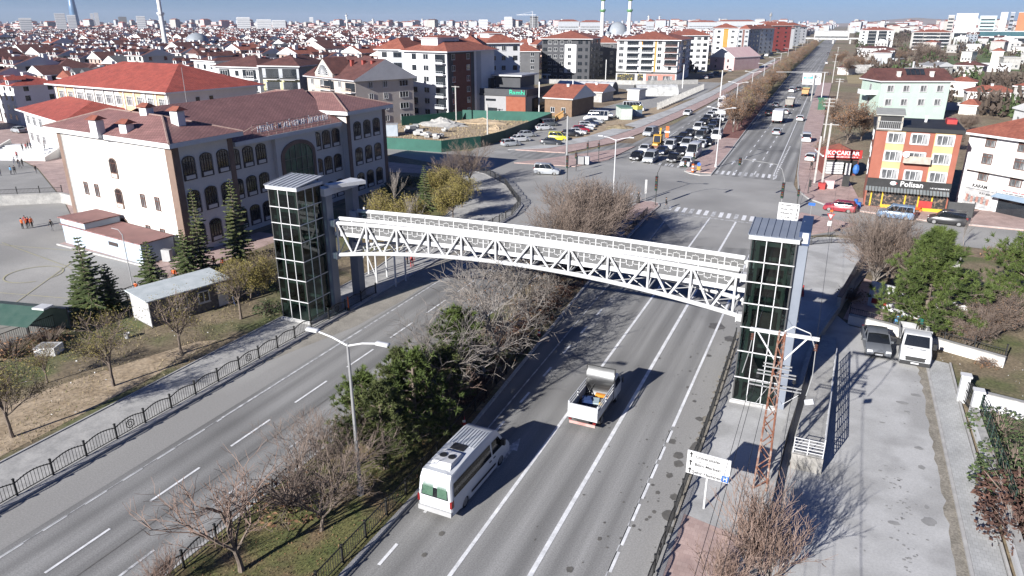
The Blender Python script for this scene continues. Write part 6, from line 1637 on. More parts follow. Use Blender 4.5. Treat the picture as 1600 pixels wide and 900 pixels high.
for (px, py, zz) in ((152,200,13.2),(199,206,12.9),(230,180,14.2),(278,186,14.2)):
    x, y = G(px, py, zz); x -= ox; y -= oy
    c = MB(); c.box(x-.55,x+.55,y-.5,y+.5,zz-1.0,zz+.85); ch = c.build('chimney', M['whitewall'], r1 if px < 210 else r3)
    c = MB(); c.add([(x-.85,y-.8,zz+.95),(x+.85,y-.8,zz+.95),(x+.85,y+.8,zz+.95),(x-.85,y+.8,zz+.95),(x-.5,y,zz+1.4),(x+.5,y,zz+1.4)], [(0,1,5,4),(1,2,5),(2,3,4,5),(3,0,4)])
    c.build('chimney_cap', M['tileo'], ch)
c = MB(); c.tube((-19,20,13.4),(-19,20,18.5), .05, .03, 5); c.build('antenna', M['grey'], r3)
# brown pilasters
for (x0, x1, y0, y1, h_) in ((-.9,.05,-.05,.0,12),(.0,.07,.0,.85,12),(.0,.06,7.7,8.45,12),(-.52,-.44,30.55,31.3,12),(-.52,-.44,39.45,40.25,12)):
    c = MB(); c.box(x0,x1,y0,y1,0,h_)
    c.build('pilaster', M['brown'], sch)
gu = Vector((-23.1,3.7)).normalized(); gn = Vector((-gu.y, gu.x))   # along the gable to the left
ga = math.atan2(-gu.y, -gu.x)
c = MB(); q = gu*22.9; c.cbox((q.x,q.y-.04,6),(.85,.12,12), ga); c.build('pilaster', M['brown'], sch)
c = MB(); q = gu*22.2; c.tube((q.x,q.y-.15,.2),(q.x,q.y-.15,12), .06, n=6); q = gu*.95; c.tube((q.x,q.y-.12,.2),(q.x,q.y-.12,12), .05, n=6); c.build('drain_pipe', M['tin'], sch)
def gwin(u, z, w, h, st):
    q = gu*u+Vector((gu.y,-gu.x))*0.0
    off = Vector((-math.sin(ga)*-1, -math.cos(ga)))*.012
    put_window(sch, q.x+off.x, q.y+off.y, z, ga, w, h, st, True)
for z in (.4,3.9,7.4): gwin(11.9, z, 1.45, 2.35, 'archred')
for z in (1.1,4.7):
    for u in (4.2,7.0,16.6,19.0): gwin(u, z, .8, 1.45, 'red')
# facade windows
for y in (1.9,4.3,6.7):
    for z in (.8,4.5,8.2): put_window(sch, .012, y, z, R(90), 1.72, 2.6, 'arch', True)
    for z in (.8,4.5,8.2): put_window(sch, -.488, 31.0+y, z, R(90), 1.72, 2.6, 'arch', True)
for y in (9.9,12.1,14.3,24.9,27.0,29.1):
    for z in (.6,4.2,7.75): put_window(sch, -1.488, y, z, R(90), 1.7, 2.5, 'arch', True)
# entrance bay with the tall arched glazing
k = MB(); k.box(-1.5,-.95,16.4,24.2,0,10.55); k.build('entrance_bay', M['cream'], sch)
k = MB(); n = 14; W2 = 2.75
outer = [(W2+.55,0)]+[((W2+.55)*math.cos(math.pi*i/n), 8.0+1.9*math.sin(math.pi*i/n)) for i in range(n+1)]+[(-W2-.55,0)]
inner = [(W2,0)]+[(W2*math.cos(math.pi*i/n), 7.9+1.5*math.sin(math.pi*i/n)) for i in range(n+1)]+[(-W2,0)]
m_ = len(outer)
k.add([(-.8,20.4+x,z) for x, z in outer]+[(-.8,20.4+x,z) for x, z in inner]+[(-.95,20.4+x,z) for x, z in outer], [(i,i+1,m_+i+1,m_+i) for i in range(m_-1)]+[(i,2*m_+i,2*m_+i+1,i+1) for i in range(m_-1)]); k.build('entrance_arch', M['brown'], sch)
k = MB(); k.add([(-.93,20.4+x,z) for x, z in inner], [tuple(range(m_))]); pn = k.build('entrance_glazing', mat('green_glass', (.02,.07,.05), (.06,.17,.11), .8, .35, spec=.5, lo=.45, hi=.6), sch)
k = MB()
for x in (-1.6,-.55,.55,1.6): k.bar((-.88,20.4+x,0),(-.88,20.4+x,9.3-.4*(abs(x) > 1)), .07)
for z in (1.5,3.0,4.5,6.0,7.6): k.bar((-.88,20.4-W2,z),(-.88,20.4+W2,z), .06)
k.build('glazing_bars', mat('bar_bronze', (.2,.19,.15), (.26,.24,.2), 2, .5), pn)
# name letters on a rail over the entrance
rl = MB()
for z in (11.5,12.65): rl.bar((-.75,12.6,z),(-.75,27.4,z), .05)
for i in range(12): rl.bar((-.75,12.6+i*1.34,11.1),(-.75,12.6+i*1.34,12.7), .04); rl.bar((-.75,12.6+i*1.34,12.5),(-2.4,12.6+i*1.34,11.7), .04)
ra = rl.build('sign_rail', mat('rail_rust', (.2,.15,.13), (.3,.24,.22), 2, .7), sch)
tx = text('HEDİYE - M. ALİ UZMAN İLKOKULU', 1.0, mat('letter_pale', (.62,.64,.7), (.7,.72,.78), 2, .5), ra, (-.66,20,12.05), (R(90),0,R(90)), .02, .015); tx.scale = (.82,1.05,1)
# low annex before the gable
ax = thing('annex', 'low pale blue lean-to with stepped maroon roof in front of the school gable', 'annex', (0,0,0))
def q_(px, py, z=0): return G(px, py, z)
an = [(-79.9,51.3),(-64.7,49.2),(-64.2,52.9),(-79.4,55.4)]
k = MB(); k.prism(an, 0, 2.3); k.build('wall', mat('pale_blue_render', (.42,.5,.58), (.5,.57,.64), .6, .85), ax)
k = MB(); k.prism([(-80.0,51.1),(-64.5,49.0),(-64.1,53.0),(-79.4,55.5)], 2.3, 2.42); k.build('roof', M['tilem'], ax)
k = MB(); k.prism([(-79.95,51.25),(-74.9,50.55),(-74.4,54.6),(-79.4,55.4)], 2.42, 3.1); k.build('upper_block', mat('pale_blue_render', .5), ax)
k = MB(); k.prism([(-80.1,51.05),(-74.75,50.35),(-74.3,54.7),(-79.4,55.5)], 3.1, 3.22); k.build('roof', M['tilem'], ax)
k = MB(); k.cbox((-69.8,49.86,1.55),(1.7,.06,.4), math.atan2(-2.1,15.2)); k.build('slot_window', M['winbrown'], ax)
k = MB(); k.cbox((-63.2,51.0,.8),(1.0,.5,1.3), .2); o = k.build('air_conditioner', M['tin']); tag(o, 'grey air conditioner unit at the right end of the low annex', 'air conditioner')

# ------------------------------------------------------------ orange and cream school behind
A2, B2 = G(84,132,12), G(262,146,12)
s2 = apartment('school', 'long cream and peach school with bright red hip roof behind the near school', A2, B2, 20, 12, 3, M['cream'], M['tiler'], 'school', front=[(.07+.088*i,'tall',1.9) for i in range(11)], right=[(.3,'dark',.8),(.45,'dark',.8)], rh=4.2, oh=1.3, chim=0, wh=1.7, z0=1.2,
   bands=[('f',.02,.2,0,11.9,mat('peach_render',(.66,.46,.27),(.72,.52,.32),.5,.85)),('f',.6,.78,0,11.9,mat('peach_render',.5)),('f',.88,.97,0,11.9,mat('peach_render',.5))])
for i in range(11):
    pass
L2, an2 = frame_axes(A2, B2)
k = MB()
for i in range(12): k.box(L2*(.025+.088*i)-.18, L2*(.025+.088*i)+.18, -.2, -.06, 0, 11.9)
k.build('wall_ribs', M['whitewall'], s2)
w2a = apartment('school_wing', 'low white school wing with red hip roof at the far left', G(36,172,7), G(104,192,7), 14, 7, 2, M['whitewall'], M['tiler'], 'school wing', front=[(.1,'tall',1.6),(.25,'tall',1.6),(.4,'tall',1.6)], rh=2.6, oh=1.2, chim=0, wh=1.7)
sp = thing('entrance_stair', 'wide white school stair with side walls and pupils on it', 'stairs', (*G(45,245),0), R(20))
k = MB()
for i in range(9): k.box(-6,6,-4+i*.7,4,0,.2+.2*i)
k.build('steps', M['whitewall'], sp)
k = MB()
for x in (-6.4,6.1): MB().add([(x,-4.3,0),(x+.35,-4.3,0),(x+.35,4,0),(x,4,0),(x,-4.3,.7),(x+.35,-4.3,.7),(x+.35,4,2.7),(x,4,2.7)], [(4,5,6,7),(0,1,5,4),(1,2,6,5),(2,3,7,6),(3,0,4,7)]).build('side_wall', M['cream'], sp)
low_wall('long grey wall with railing between the two school yards', [(-150,38),(-125,46),(-99.4,64.6),(-90,63)], .3, 1.4, M['concrete2'])
fence('iron_fence', 'dark railing on the long grey school yard wall', [(-125,46.3),(-99.4,64.9)], 3, 'straight', z=1.45, h=.7)
# cabin on the verge
cb = thing('site_cabin', 'stone clad grey cabin with white window frames and pale metal roof on the verge', 'cabin', (-52.7,38.6,.05), math.atan2(43.4-37.5, -48.9+49.7+7.5*0))
cb.rotation_euler = (0,0,R(75)); cb.location = (-49.8,37.6,.08)
cl_ = mat('cabin_cladding', (.07,.07,.075), (.2,.19,.19), 4, .8, detail=8)
k = MB(); k.box(0,7.2,0,3.4,0,2.35); k.build('wall', cl_, cb)
k = MB(); k.add([(-.25,-.25,2.36),(7.45,-.25,2.36),(7.45,3.65,2.5),(-.25,3.65,2.5),(-.25,-.25,2.46),(7.45,-.25,2.46),(7.45,3.65,2.62),(-.25,3.65,2.62)], [(4,5,6,7),(0,1,5,4),(1,2,6,5),(2,3,7,6),(3,0,4,7),(3,2,1,0)]); k.build('roof', mat('cabin_roof', (.52,.57,.57), (.66,.7,.7), 1.2, .6, detail=6), cb)
k = MB(); k.box(-.03,-.004,.05,3.35,.1,2.3); k.build('white_end_panel', mat('end_panel', (.4,.4,.4), (.6,.6,.6), 3, .7, detail=8), cb)
for x in (2.7,4.7): put_window(cb, x, -.02, .95, 0, .95, .95, 'plain', True)
k = MB(); k.box(6.0,6.95,-.06,-.005,.1,2.1); k.build('door', M['white'], cb)
sh_ = thing('shelter', 'green roofed shelter with white ridge at the left picture edge', 'shelter', (-57.0,32.6,0), R(12))
gr = mat('green_roof_sheet', (.05,.11,.085), (.08,.14,.11), 1.5, .6)
k = MB(); k.add([(-9,-2.2,1.9),(1.6,-2.2,1.9),(1.6,0,2.7),(-9,0,2.7),(-9,2.2,1.9),(1.6,2.2,1.9)], [(0,1,2,3),(3,2,5,4)]); k.build('roof', gr, sh_)
k = MB(); k.box(.6,1.7,-.5,.5,2.66,2.8); k.build('ridge_cap', M['white'], sh_)
k = MB()
for x in (-6,-2,1.3):
    for y in (-2,2): k.tube((x,y,0),(x,y,1.9), .06, n=6)
k.build('posts', M['darkgrey'], sh_)
k = MB(); k.box(-6,1.3,1.9,2.0,0,1.8); k.build('rear_panel', gr, sh_)
k = MB(); k.box(-.8,.8,-.6,.6,0,.7); k.box(-.65,.65,-.45,.45,.7,.702,1); o = k.build('concrete_box', [M['whitewall'], M['concrete2']], loc=(*G(78,553),.05), rz=R(25)); tag(o, 'white open concrete box on the verge near the green shelter', 'concrete box')
k = MB(); k.lathe([(.18,0),(.26,.45),(.22,.46),(.16,.1)], (0,0,0), 12); o = k.build('bucket', M['tin'], loc=(*G(200,530),.1)); tag(o, 'grey bucket on the grass left of the cabin', 'bucket')
c = MB(); c.tube((0,0,0),(0,0,5.5), .05, n=6); c.path([(0,0,5.4),(-.4,0,5.9),(-1.2,-.1,6.0)], .035, 5); o = c.build('court_lamp', M['tin'], loc=(*G(208,452),0)); tag(o, 'thin curved court lamp post beside the dark fir', 'lamp post')

# ------------------------------------------------------------ right hand houses
def facing(x0, x1, yb):
    a = G(x0, yb); d = math.hypot(*a); t = math.atan((x1-800)/1184.7)-YAW
    return a, (d*math.sin(t), d*math.cos(t))
oa, obx = G(1348,322), G(1477,334)
ob = apartment('shop_house', 'orange and yellow three storey house over a paint shop with black sign band', oa, obx, 11, 10.6, 3, M['orange'], M['membrane'], 'house', flat=True,
   front=[(.25,'wide',1.9),(.53,'wide',1.9),(.82,'wide',1.9)], left=[(.3,'plain',1.1),(.7,'plain',1.1)], zbase=3.3, z0=.85, wh=1.25, near=True,
   bands=[('f',.14,.36,3.3,10.55,M['yellow']),('f',.44,.62,3.3,10.55,M['orange']),('f',.7,.93,3.3,10.55,M['yellow'])])
LO, aO = frame_axes(oa, obx)
k = MB(); k.box(0,LO,-.35,-.07,3.0,4.1); sgn = k.build('sign_band', M['black'], ob)
text('Polisan', 1.0, M['white'], sgn, (LO*.54,-.36,3.58), ext=.01, bold=.02)
k = MB(); k.ball((LO*.32,-.36,3.6),(.42,.03,.28),12); em = k.build('emblem', M['white'], sgn, True)
k = MB(); k.ball((LO*.36,-.39,3.62),(.1,.02,.1),8); k.build('emblem_dot', M['red'], em, True)
scribble(sgn, LO*.87, -.36, 3.35, 2.2, .2, M['white'])
k = MB()
n = 26
for i in range(n): k.bar((LO*i/n+.1,-.36,2.98),(LO*i/n+.1,-1.3,2.55), LO/n*.8, .05)
k.build('awning', mat('awning_grey', (.2,.22,.22), (.28,.3,.3), 1, .5), ob)
k = MB(); k.box(.2,LO-.2,-.09,-.05,.2,2.7); k.build('shop_front', mat('shop_interior', (.03,.03,.03), (.25,.17,.12), 3.2, .4, detail=8, lo=.5, hi=.62), ob)
k = MB()
for x in (.8,2.2,5,6.6,8.2): k.box(x-.09,x+.09,-.16,-.09,.2,2.7)
k.box(2.2,LO-.2,-.2,-.1,.1,.55); k.build('yellow_shop_frame', M['yellowp'], ob)
k = MB(); k.box(6.7,8.3,-.22,-.1,.55,1.5); k.build('red_display', M['red'], ob)
k = MB(); k.box(LO*.38,LO*.7,-1.1,-.08,6.55,6.7); k.box(LO*.38,LO*.7,-1.12,-1.08,6.7,7.5); b_ = k.build('balcony', mat('faded_balcony', (.4,.36,.3), (.55,.5,.42), 2, .8), ob)
k = MB(); k.lathe([(.02,0),(.3,.06),(.42,.16)], (0,0,0), 14); k.xf(Matrix.Translation((LO*.4,-1.2,7.7)) @ Matrix.Rotation(R(75),4,'X')); k.build('satellite_dish', M['white'], ob)
k = MB(); k.box(0,LO*.3,-.4,3.5,10.6,12.6); k.add([(-.3,-.9,12.6),(LO*.32,-.9,12.6),(LO*.32,4,13.0),(-.3,4,13.0),(-.3,-.9,12.72),(LO*.32,-.9,12.72),(LO*.32,4,13.12),(-.3,4,13.12)], [(4,5,6,7),(0,1,5,4),(1,2,6,5),(2,3,7,6),(3,0,4,7)], 1); k.box(.3,LO*.28,-.46,-.4,10.9,12.4,2); k.build('roof_room', [mat('faded_balcony', .5), mat('grey_sheet_roof', (.36,.36,.33), (.44,.44,.4), 1, .7), M['black']], ob)
k = MB()
for i in range(14): k.bar((LO*.3*i/13,-.55,10.95),(LO*.3*i/13,-.55,11.8), .04)
k.bar((0,-.55,11.8),(LO*.3,-.55,11.8), .06); k.box(0,LO*.3,-.6,-.4,10.75,10.9); k.build('terrace_rail', M['tin'], ob)
k = MB(); k.box(LO*.6,LO*.63,7,7.3,11.1,12.0); k.box(LO*.86,LO*.98,6,8.5,11.1,11.7,1); k.build('roof_clutter', [M['whitewall'], M['red']], ob)
rs = apartment('shop', 'low red shop with red sign board and white goods left of the orange house', G(1284,272), G(1338,274), 6, 3.0, 1, mat('shop_wall_red', (.2,.06,.05), (.26,.09,.07), 1, .8), M['tileo'], 'shop', rh=1.5, oh=.4, chim=0)
LR, aR = frame_axes(G(1284,272), G(1338,274))
k = MB(); k.box(-.2,LR+.2,-.7,-.5,2.9,4.3); sgn = k.build('sign_board', M['red'], rs)
text('KOÇAKLAR', .95, M['white'], sgn, (LR/2,-.71,3.75), ext=.01, bold=.03); scribble(sgn, LR/2, -.71, 3.15, LR*.85, .25, M['white'])
k = MB(); k.box(.2,LR-.2,-.12,-.06,.3,2.5); k.build('shop_opening', M['black'], rs)
k = MB()
for z in range(5): k.box(.4,LR*.55,-.9,-.2,.3+.4*z,.6+.4*z)
o = k.build('stacked_goods', M['white'], rs)
k = MB(); k.box(LR*.6,LR*.75,-1.2,-1.1,.2,2.2); k.build('white_panel', M['white'], rs)
k = MB(); k.ball((LR*.92,-1.0,1.2),(.55,.4,.9),8); o = k.build('blue_sacks', M['bluef'], rs)
for (px, py, dim, mm, nm, lab, cat) in ((1356,306,(1.1,.4,2.6),'white','advert_totem','white advertising totem with vertical lettering beside the paint shop','sign'),(1295,295,(1.3,.9,1.1),'pink','goods_crate','reddish crate at the foot of the thick concrete pole','crate'),(1283,296,(1.0,1.0,.8),'red','goods_crate','red goods heap left of the concrete pole','goods'),(1320,292,(1.0,.7,1.6),'black','black_stand','black display stand with red cap on the shop pavement','stand'),(1336,323,(.5,.5,1.0),'bluef','blue_drum','left blue drum outside the paint shop door','drum'),(1341,325,(.6,.6,.7),'bluef','blue_drum','low right blue drum outside the paint shop door','drum'),(1431,331,(1.0,.7,.7),'orangev','wheelbarrow','orange wheelbarrow before the paint shop window','wheelbarrow')):
    k = MB(); a, b, h_ = dim
    if 'drum' in nm: k.lathe([(a/2,0),(a/2*1.05,.05),(a/2,h_*.5),(a/2*1.05,h_*.55),(a/2,h_)], (0,0,0), 12)
    elif nm == 'wheelbarrow':
        k.add([(-.3,-.25,.25),(.3,-.25,.25),(.3,.25,.25),(-.3,.25,.25),(-.55,-.38,.6),(.5,-.38,.6),(.5,.38,.6),(-.55,.38,.6)], [(0,3,2,1),(0,1,5,4),(1,2,6,5),(2,3,7,6),(3,0,4,7)]); k.tube((.5,-.06,.18),(.5,.06,.18), .18, n=10); k.bar((-.5,-.3,.55),(-1.0,-.3,.6), .04); k.bar((-.5,.3,.55),(-1.0,.3,.6), .04)
    else: k.box(-a/2,a/2,-b/2,b/2,0,h_); k.box(-a/2-.04,a/2+.04,-b/2-.04,b/2+.04,h_,h_+.12)
    o = k.build(nm, M[mm], loc=(*G(px,py),.12)); tag(o, lab, cat)
wr = apartment('shop_house', 'tall white house with orange tiled roof over small shops at the right edge', G(1492,318), G(1610,345), 10.5, 9.8, 3, M['whitewall'], M['tileo'], 'house', front=[(.3,'red',1.3),(.72,'red',1.5)], left=[], zbase=3.0, z0=.9, rh=2.6, oh=.9, chim=2, near=True)
LW, aW = frame_axes(G(1492,318), G(1610,345))
k = MB(); k.box(LW*.1,LW*.52,-.3,-.06,2.7,3.5); sgn = k.build('shop_sign', M['white'], wr); text('KARAM', .62, M['black'], sgn, (LW*.3,-.31,3.1), ext=.008, bold=.02)
k = MB(); k.box(LW*.54,LW*1.0,-.3,-.06,2.75,3.4); sgn = k.build('shop_sign', M['white'], wr); scribble(sgn, LW*.77, -.31, 3.2, 3.5, .22, M['red']); scribble(sgn, LW*.77, -.31, 2.9, 3.5, .18)
k = MB(); k.box(LW*.1,LW*.5,-.1,-.05,.2,2.6); pn = k.build('shop_window', mat('poster_window', (.35,.36,.38), (.62,.6,.58), 1.8, .4, detail=6), wr)
scribble(pn, LW*.38, -.11, 2.2, 1.6, .3); k = MB()
g = random.Random(8)
for i in range(9): x = LW*(.13+.035*i); k.box(x,x+.35,-.125,-.105,.7+.2*g.random(),1.5+.3*g.random(),i%2)
k.build('posters', [mat('poster_red', (.3,.1,.08), (.5,.35,.3), 4, .6), mat('poster_grey', (.12,.13,.14), (.4,.4,.4), 4, .6)], pn)
k = MB(); k.box(LW*.56,LW*.98,-.09,-.05,.1,2.5); k.build('shop_window', M['glassd'], wr); k = MB(); k.bar((LW*.54,-.1,2.72),(LW*.54,-1.4,2.35), .1); k.add([(LW*.54,-.08,2.74),(LW,-.08,2.74),(LW,-1.5,2.35),(LW*.54,-1.5,2.35)], [(0,1,2,3)]); k.build('awning', mat('awning_blue', (.3,.42,.55), (.4,.5,.6), 1, .6), wr)
k = MB(); k.box(LW*.1,LW*.98,-.9,-.06,5.2,5.35); k.box(LW*.55,LW*.98,-.95,-.9,5.35,6.1); k.build('balcony', M['cream'], wr)
k = MB(); k.box(-1.1,-.02,3.4,10.2,0,9.2); k.build('side_block', M['cream'], wr)
gt = thing('yard_gate', 'black metal sheet gate between the orange house and the white house', 'gate', (*G(1478,338),0), aO)
k = MB(); k.box(0,2.9,-.05,.05,.1,2.0); k.build('gate_sheet', M['darkgrey'], gt); k = MB(); k.box(-.1,0,-.08,.08,0,2.2); k.box(2.9,3.0,-.08,.08,0,2.2); k.build('gate_post', M['iron'], gt)
mh = apartment('mint_house', 'mint green two storey house with red roof and solar panels', G(1368,186), G(1474,186), 11, 9.6, 2, M['mint'], M['tiled'], 'house', front=[(.14,'wide',1.7),(.37,'wide',1.7),(.62,'wide',1.7),(.86,'wide',1.7)], left=[(.5,'plain',1)], zbase=2.6, rh=2.9, oh=.7, chim=0, wh=1.6, near=True, roofgable='x')
Lm, am = frame_axes(G(1368,186), G(1474,186))
for fx in (.27,.75): chimney_bm((Lm*fx,1.6,10.8), .8, 1.3).build('chimney', M['cream'], mh)
k = MB()
for i in range(4): k.add([(Lm*.4+i*1.25,2.0,11.3),(Lm*.4+i*1.25+1.15,2.0,11.3),(Lm*.4+i*1.25+1.15,3.4,12.7),(Lm*.4+i*1.25,3.4,12.7)], [(0,1,2,3)])
so_ = k.build('solar_panels', M['glassd'], mh); k = MB(); k.tube((Lm*.53,4,12.9),(Lm*.53,4,14.6), .3, n=10); k.tube((Lm*.39,3.6,12.9),(Lm*.68,3.6,12.9), .1, n=6); k.build('water_tank', M['tin'], so_, True)
k = MB(); k.box(-3.2,-.02,1.5,6,6.2,6.5); k.box(-3.2,-3.1,1.5,6,6.5,7.4); k.box(-3.2,-.02,1.45,1.55,6.5,7.4); k.build('side_balcony', M['whitewall'], mh)
def house(name, label, px0, py0, px1, py1, depth, h, wallm, roofm, rh=1.8, fr=(.25,.7), fl=1, **kw):
    kw.setdefault('chim', 1); kw.setdefault('oh', .5)
    return apartment(name, label, G(px0,py0), G(px1,py1), depth, h, fl, wallm, roofm, 'house', front=[(f,'plain',1.2) for f in fr], rh=rh, group=kw.pop('group', None), **kw)
house('house', 'low house with hipped red roof left behind the mint house', 1376,150, 1425,150, 8, 3.5, M['whitewall'], M['tiled'])
house('house', 'small hip roofed house behind the mint house solar panels', 1424,140, 1458,142, 9, 3.5, M['concrete2'], M['tileo'])
house('house', 'grey two part house with bright red roof and two solar heaters', 1485,120, 1532,122, 10, 5.2, M['concrete2'], M['tiled'], fl=2, fr=(.2,.5,.8))
house('house', 'grey gabled house left of the solar heater house', 1460,122, 1486,121, 9, 5, M['concrete2'], M['grey'], roofgable='y', fl=2)
house('house', 'pale house with red hip roof right of the mint house', 1478,150, 1520,152, 9, 4.8, M['cream'], M['tileo'])
house('house', 'long low house with faded red roof near the right edge', 1508,165, 1585,168, 8, 4.0, M['cream'], M['tileo'], fr=(.2,.5,.8))
house('house', 'grey unfinished house with arched balcony at the right edge', 1578,168, 1625,172, 10, 6.2, M['concrete2'], M['tileo'], fl=2)
house('house', 'small white gabled house behind the white house roof', 1580,195, 1615,205, 7, 4.0, M['whitewall'], M['tileo'], roofgable='y')
house('shed', 'small rusty roofed shed among the bare trees on the right', 1497,178, 1524,180, 5, 2.4, M['cream'], M['tileo'], fr=())
house('house', 'white house with brown roof before the balcony apartment block', 1338,88, 1378,90, 12, 6, M['whitewall'], M['tiled'], fl=2, fr=(.15,.5,.85))
house('house', 'grey gabled house with red roof by the stone wall', 1356,96, 1390,97, 14, 5, M['concrete2'], M['tiled'], rh=3, fr=(.5,))
house('shed', 'long grey flat shed in front of the grey gabled house', 1350,102, 1400,104, 10, 4, M['concrete2'], M['concrete2'], flat=True, fr=())
house('shed', 'tiny red roofed hut at the left end of the stone wall', 1308,116, 1325,117, 6, 3, M['cream'], M['tiled'], fr=())
for i, (px, py, w) in enumerate(((1440,84,22),(1478,82,20),(1508,80,26),(1545,82,24),(1580,86,24),(1565,108,30),(1545,106,20),(1592,100,22),(1500,96,18))):
    house('low_building', ('white low building in the scattered row before the hospital','grey low building in the scattered row before the hospital')[i%2], px, py, px+w*.9, py+.5, 14, 6 if i%3 else 9, M['cream'] if i%2 == 0 else M['concrete2'], M['tileo'] if i%3 == 0 else M['concrete2'], flat=bool(i%3), fr=(.2,.5,.8), group='low buildings before the hospital '+('white' if i%2 == 0 else 'grey'))
low_wall('high pale block wall across the field on the right', [G(1322,115), G(1370,114), G(1460,110)], .6, 4.2, M['fieldstone'], coping=False, name='block_wall')
low_wall('long white yard wall behind the solar heater house', [G(1530,112), G(1578,112)], .5, 4.5, M['whitewall'])
low_wall('white yard wall left of the rusty roofed shed', [G(1468,172), G(1526,172)], .3, 2.2, M['whitewall'])
apartment('apartment_block', 'white apartment block with dark balconies and red roof beside the road far right', *facing(1340,1400,73), 22, 17, 5, M['whitewall'], M['tileo'], front=[(.12,'dark',2.2),(.38,'dark',3),(.62,'dark',3),(.88,'dark',2.2)], left=[(.2,'dark',2),(.5,'dark',2),(.8,'dark',2)], rh=3, wh=1.6, balc=[('f',.25,.5,M['darkgrey'],0,1.2),('f',.55,.8,M['darkgrey'],0,1.2)])
apartment('apartment_block', 'broad grey apartment block with long balconies and red roof behind bare trees', *facing(1420,1492,77.5), 20, 16, 5, M['concrete2'], M['tileo'], front=[(.1,'dark',3),(.36,'dark',4),(.64,'dark',4),(.9,'dark',3)], rh=2.6, wh=1.6, balc=[('f',.06,.3,M['white'],0,1.3),('f',.38,.62,M['white'],0,1.3),('f',.7,.95,M['white'],0,1.3)])
apartment('unfinished_building', 'unfinished concrete frame building on the horizon by the hills', G(1400,51), G(1427,50), 30, 26, 6, mat('frame_dark', (.09,.085,.08), (.12,.11,.1), .1, .9), M['concrete2'], 'building shell', flat=True, bands=[('f',0,1,3.2+4.3*i,4.2+4.3*i,M['concrete2']) for i in range(6)]+[('f',.0+.19*i,.05+.19*i,0,26,M['concrete2']) for i in range(6)])
# hospital
Hp = [(1475,1490,62,27,M['concrete2'],'grey hospital tower at the left end of the complex'),(1487,1526,63,25,M['whitewall'],'tall white hospital block second from the left'),(1524,1556,63,28,mat('pale_cyan_cladding',(.4,.55,.56),(.48,.62,.62),.05,.5),'pale blue green glazed hospital block in the middle'),(1555,1572,64,24,M['whitewall'],'narrow white hospital tower beside the orange one'),(1570,1583,64,24,M['greypanel'],'grey glazed hospital strip left of the orange tower'),(1582,1618,65,24,mat('terracotta_cladding',(.45,.16,.07),(.5,.2,.09),.05,.7),'orange terracotta hospital tower at the right edge')]
for x0, x1, yb, yt, mm, lab in Hp:
    D = 900.0; sc_ = D/1110*1.06
    a, b = facing(x0, x1, yb)
    dd = math.hypot(a[0],a[1]); h_ = CAM_H+dd*math.tan(math.atan((37-yt)/1110))*.98
    apartment('hospital_block', lab, a, b, 22, h_, 6, mm, M['whitewall'], 'hospital', flat=True, bands=[('f',.08,.92,h_*(.12+.14*i),h_*(.18+.14*i),M['glassd']) for i in range(6)] if mm is not M['whitewall'] and x0 < 1582 else [('f',.05,.95,h_*.05,h_*.28,M['glassd'])])
apartment('hospital_hall', 'low glazed hospital hall with slanted canopy columns', *facing(1520,1612,68), 30, 15, 2, M['whitewall'], M['tin'], 'hospital', flat=True, bands=[('f',.02,.98,1,7,M['glassd']),('f',.02,.98,9,14.5,mat('teal_glass',(.04,.1,.12),(.06,.14,.16),.1,.2))])
# ============================================================ apartment blocks left of the road
W_, DK = M['whitewall'], M['darkgrey']
charcoal = mat('charcoal_cladding', (.045,.047,.055), (.06,.062,.07), .3, .6)
midgrey = mat('mid_grey_render', (.13,.13,.135), (.16,.16,.165), .3, .8)
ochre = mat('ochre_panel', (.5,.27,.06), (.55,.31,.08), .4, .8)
brownp = mat('brown_panel', (.17,.085,.07), (.21,.11,.09), .4, .7)
navyw = mat('navy_render', (.035,.045,.08), (.045,.055,.095), .4, .8)
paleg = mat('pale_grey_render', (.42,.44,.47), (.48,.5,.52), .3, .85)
apartment('apartment_block', 'tall white block with black and brick side beyond the rubble plot', G(636,181), G(701,187), 21, 17, 6, W_, M['tileo'], front=[(.24,'dark',1.5),(.52,'plain',1.7)], right=[(.12,'plain',1.3),(.42,'plain',1.3)], rh=3.2, oh=1.0, chim=2, near=False,
  balc=[('f',.72,.97,paleg,0,1.3)], bands=[('r',.02,.55,.1,17,charcoal),('r',.12,.48,.5,16.5,mat('brick_red_panel',(.15,.055,.04),(.19,.075,.055),.6,.8)),('r',.6,.7,.1,17,paleg)], pent=(.28,.66,.12,.55,3.4))
apartment('apartment_block', 'white and grey wing set back at the left of the tall white block', G(596,174), G(636,176), 18, 17, 6, W_, M['tileo'], front=[(.25,'dark',1.6),(.75,'dark',2.6)], rh=3, oh=.9, chim=2, bands=[('f',.55,.95,.1,17,paleg)])
c = MB(); c.box(-1.3,1.3,-1.6,.2,0,3.4); c.add([(-1.7,-2.1,3.4),(1.7,-2.1,3.4),(1.7,.3,3.4),(-1.7,.3,3.4),(-1.0,-.9,4.4),(1.0,-.9,4.4)], [(0,1,5,4),(1,2,5),(2,3,4,5),(3,0,4)], 1); c.box(-.45,.45,-1.64,-1.6,.1,2.6,2)
o = c.build('porch', [W_, M['tileo'], DK], loc=(*G(650,181),0), rz=R(8)); tag(o, 'small white entrance porch with red roof at the foot of the tall white block', 'porch')
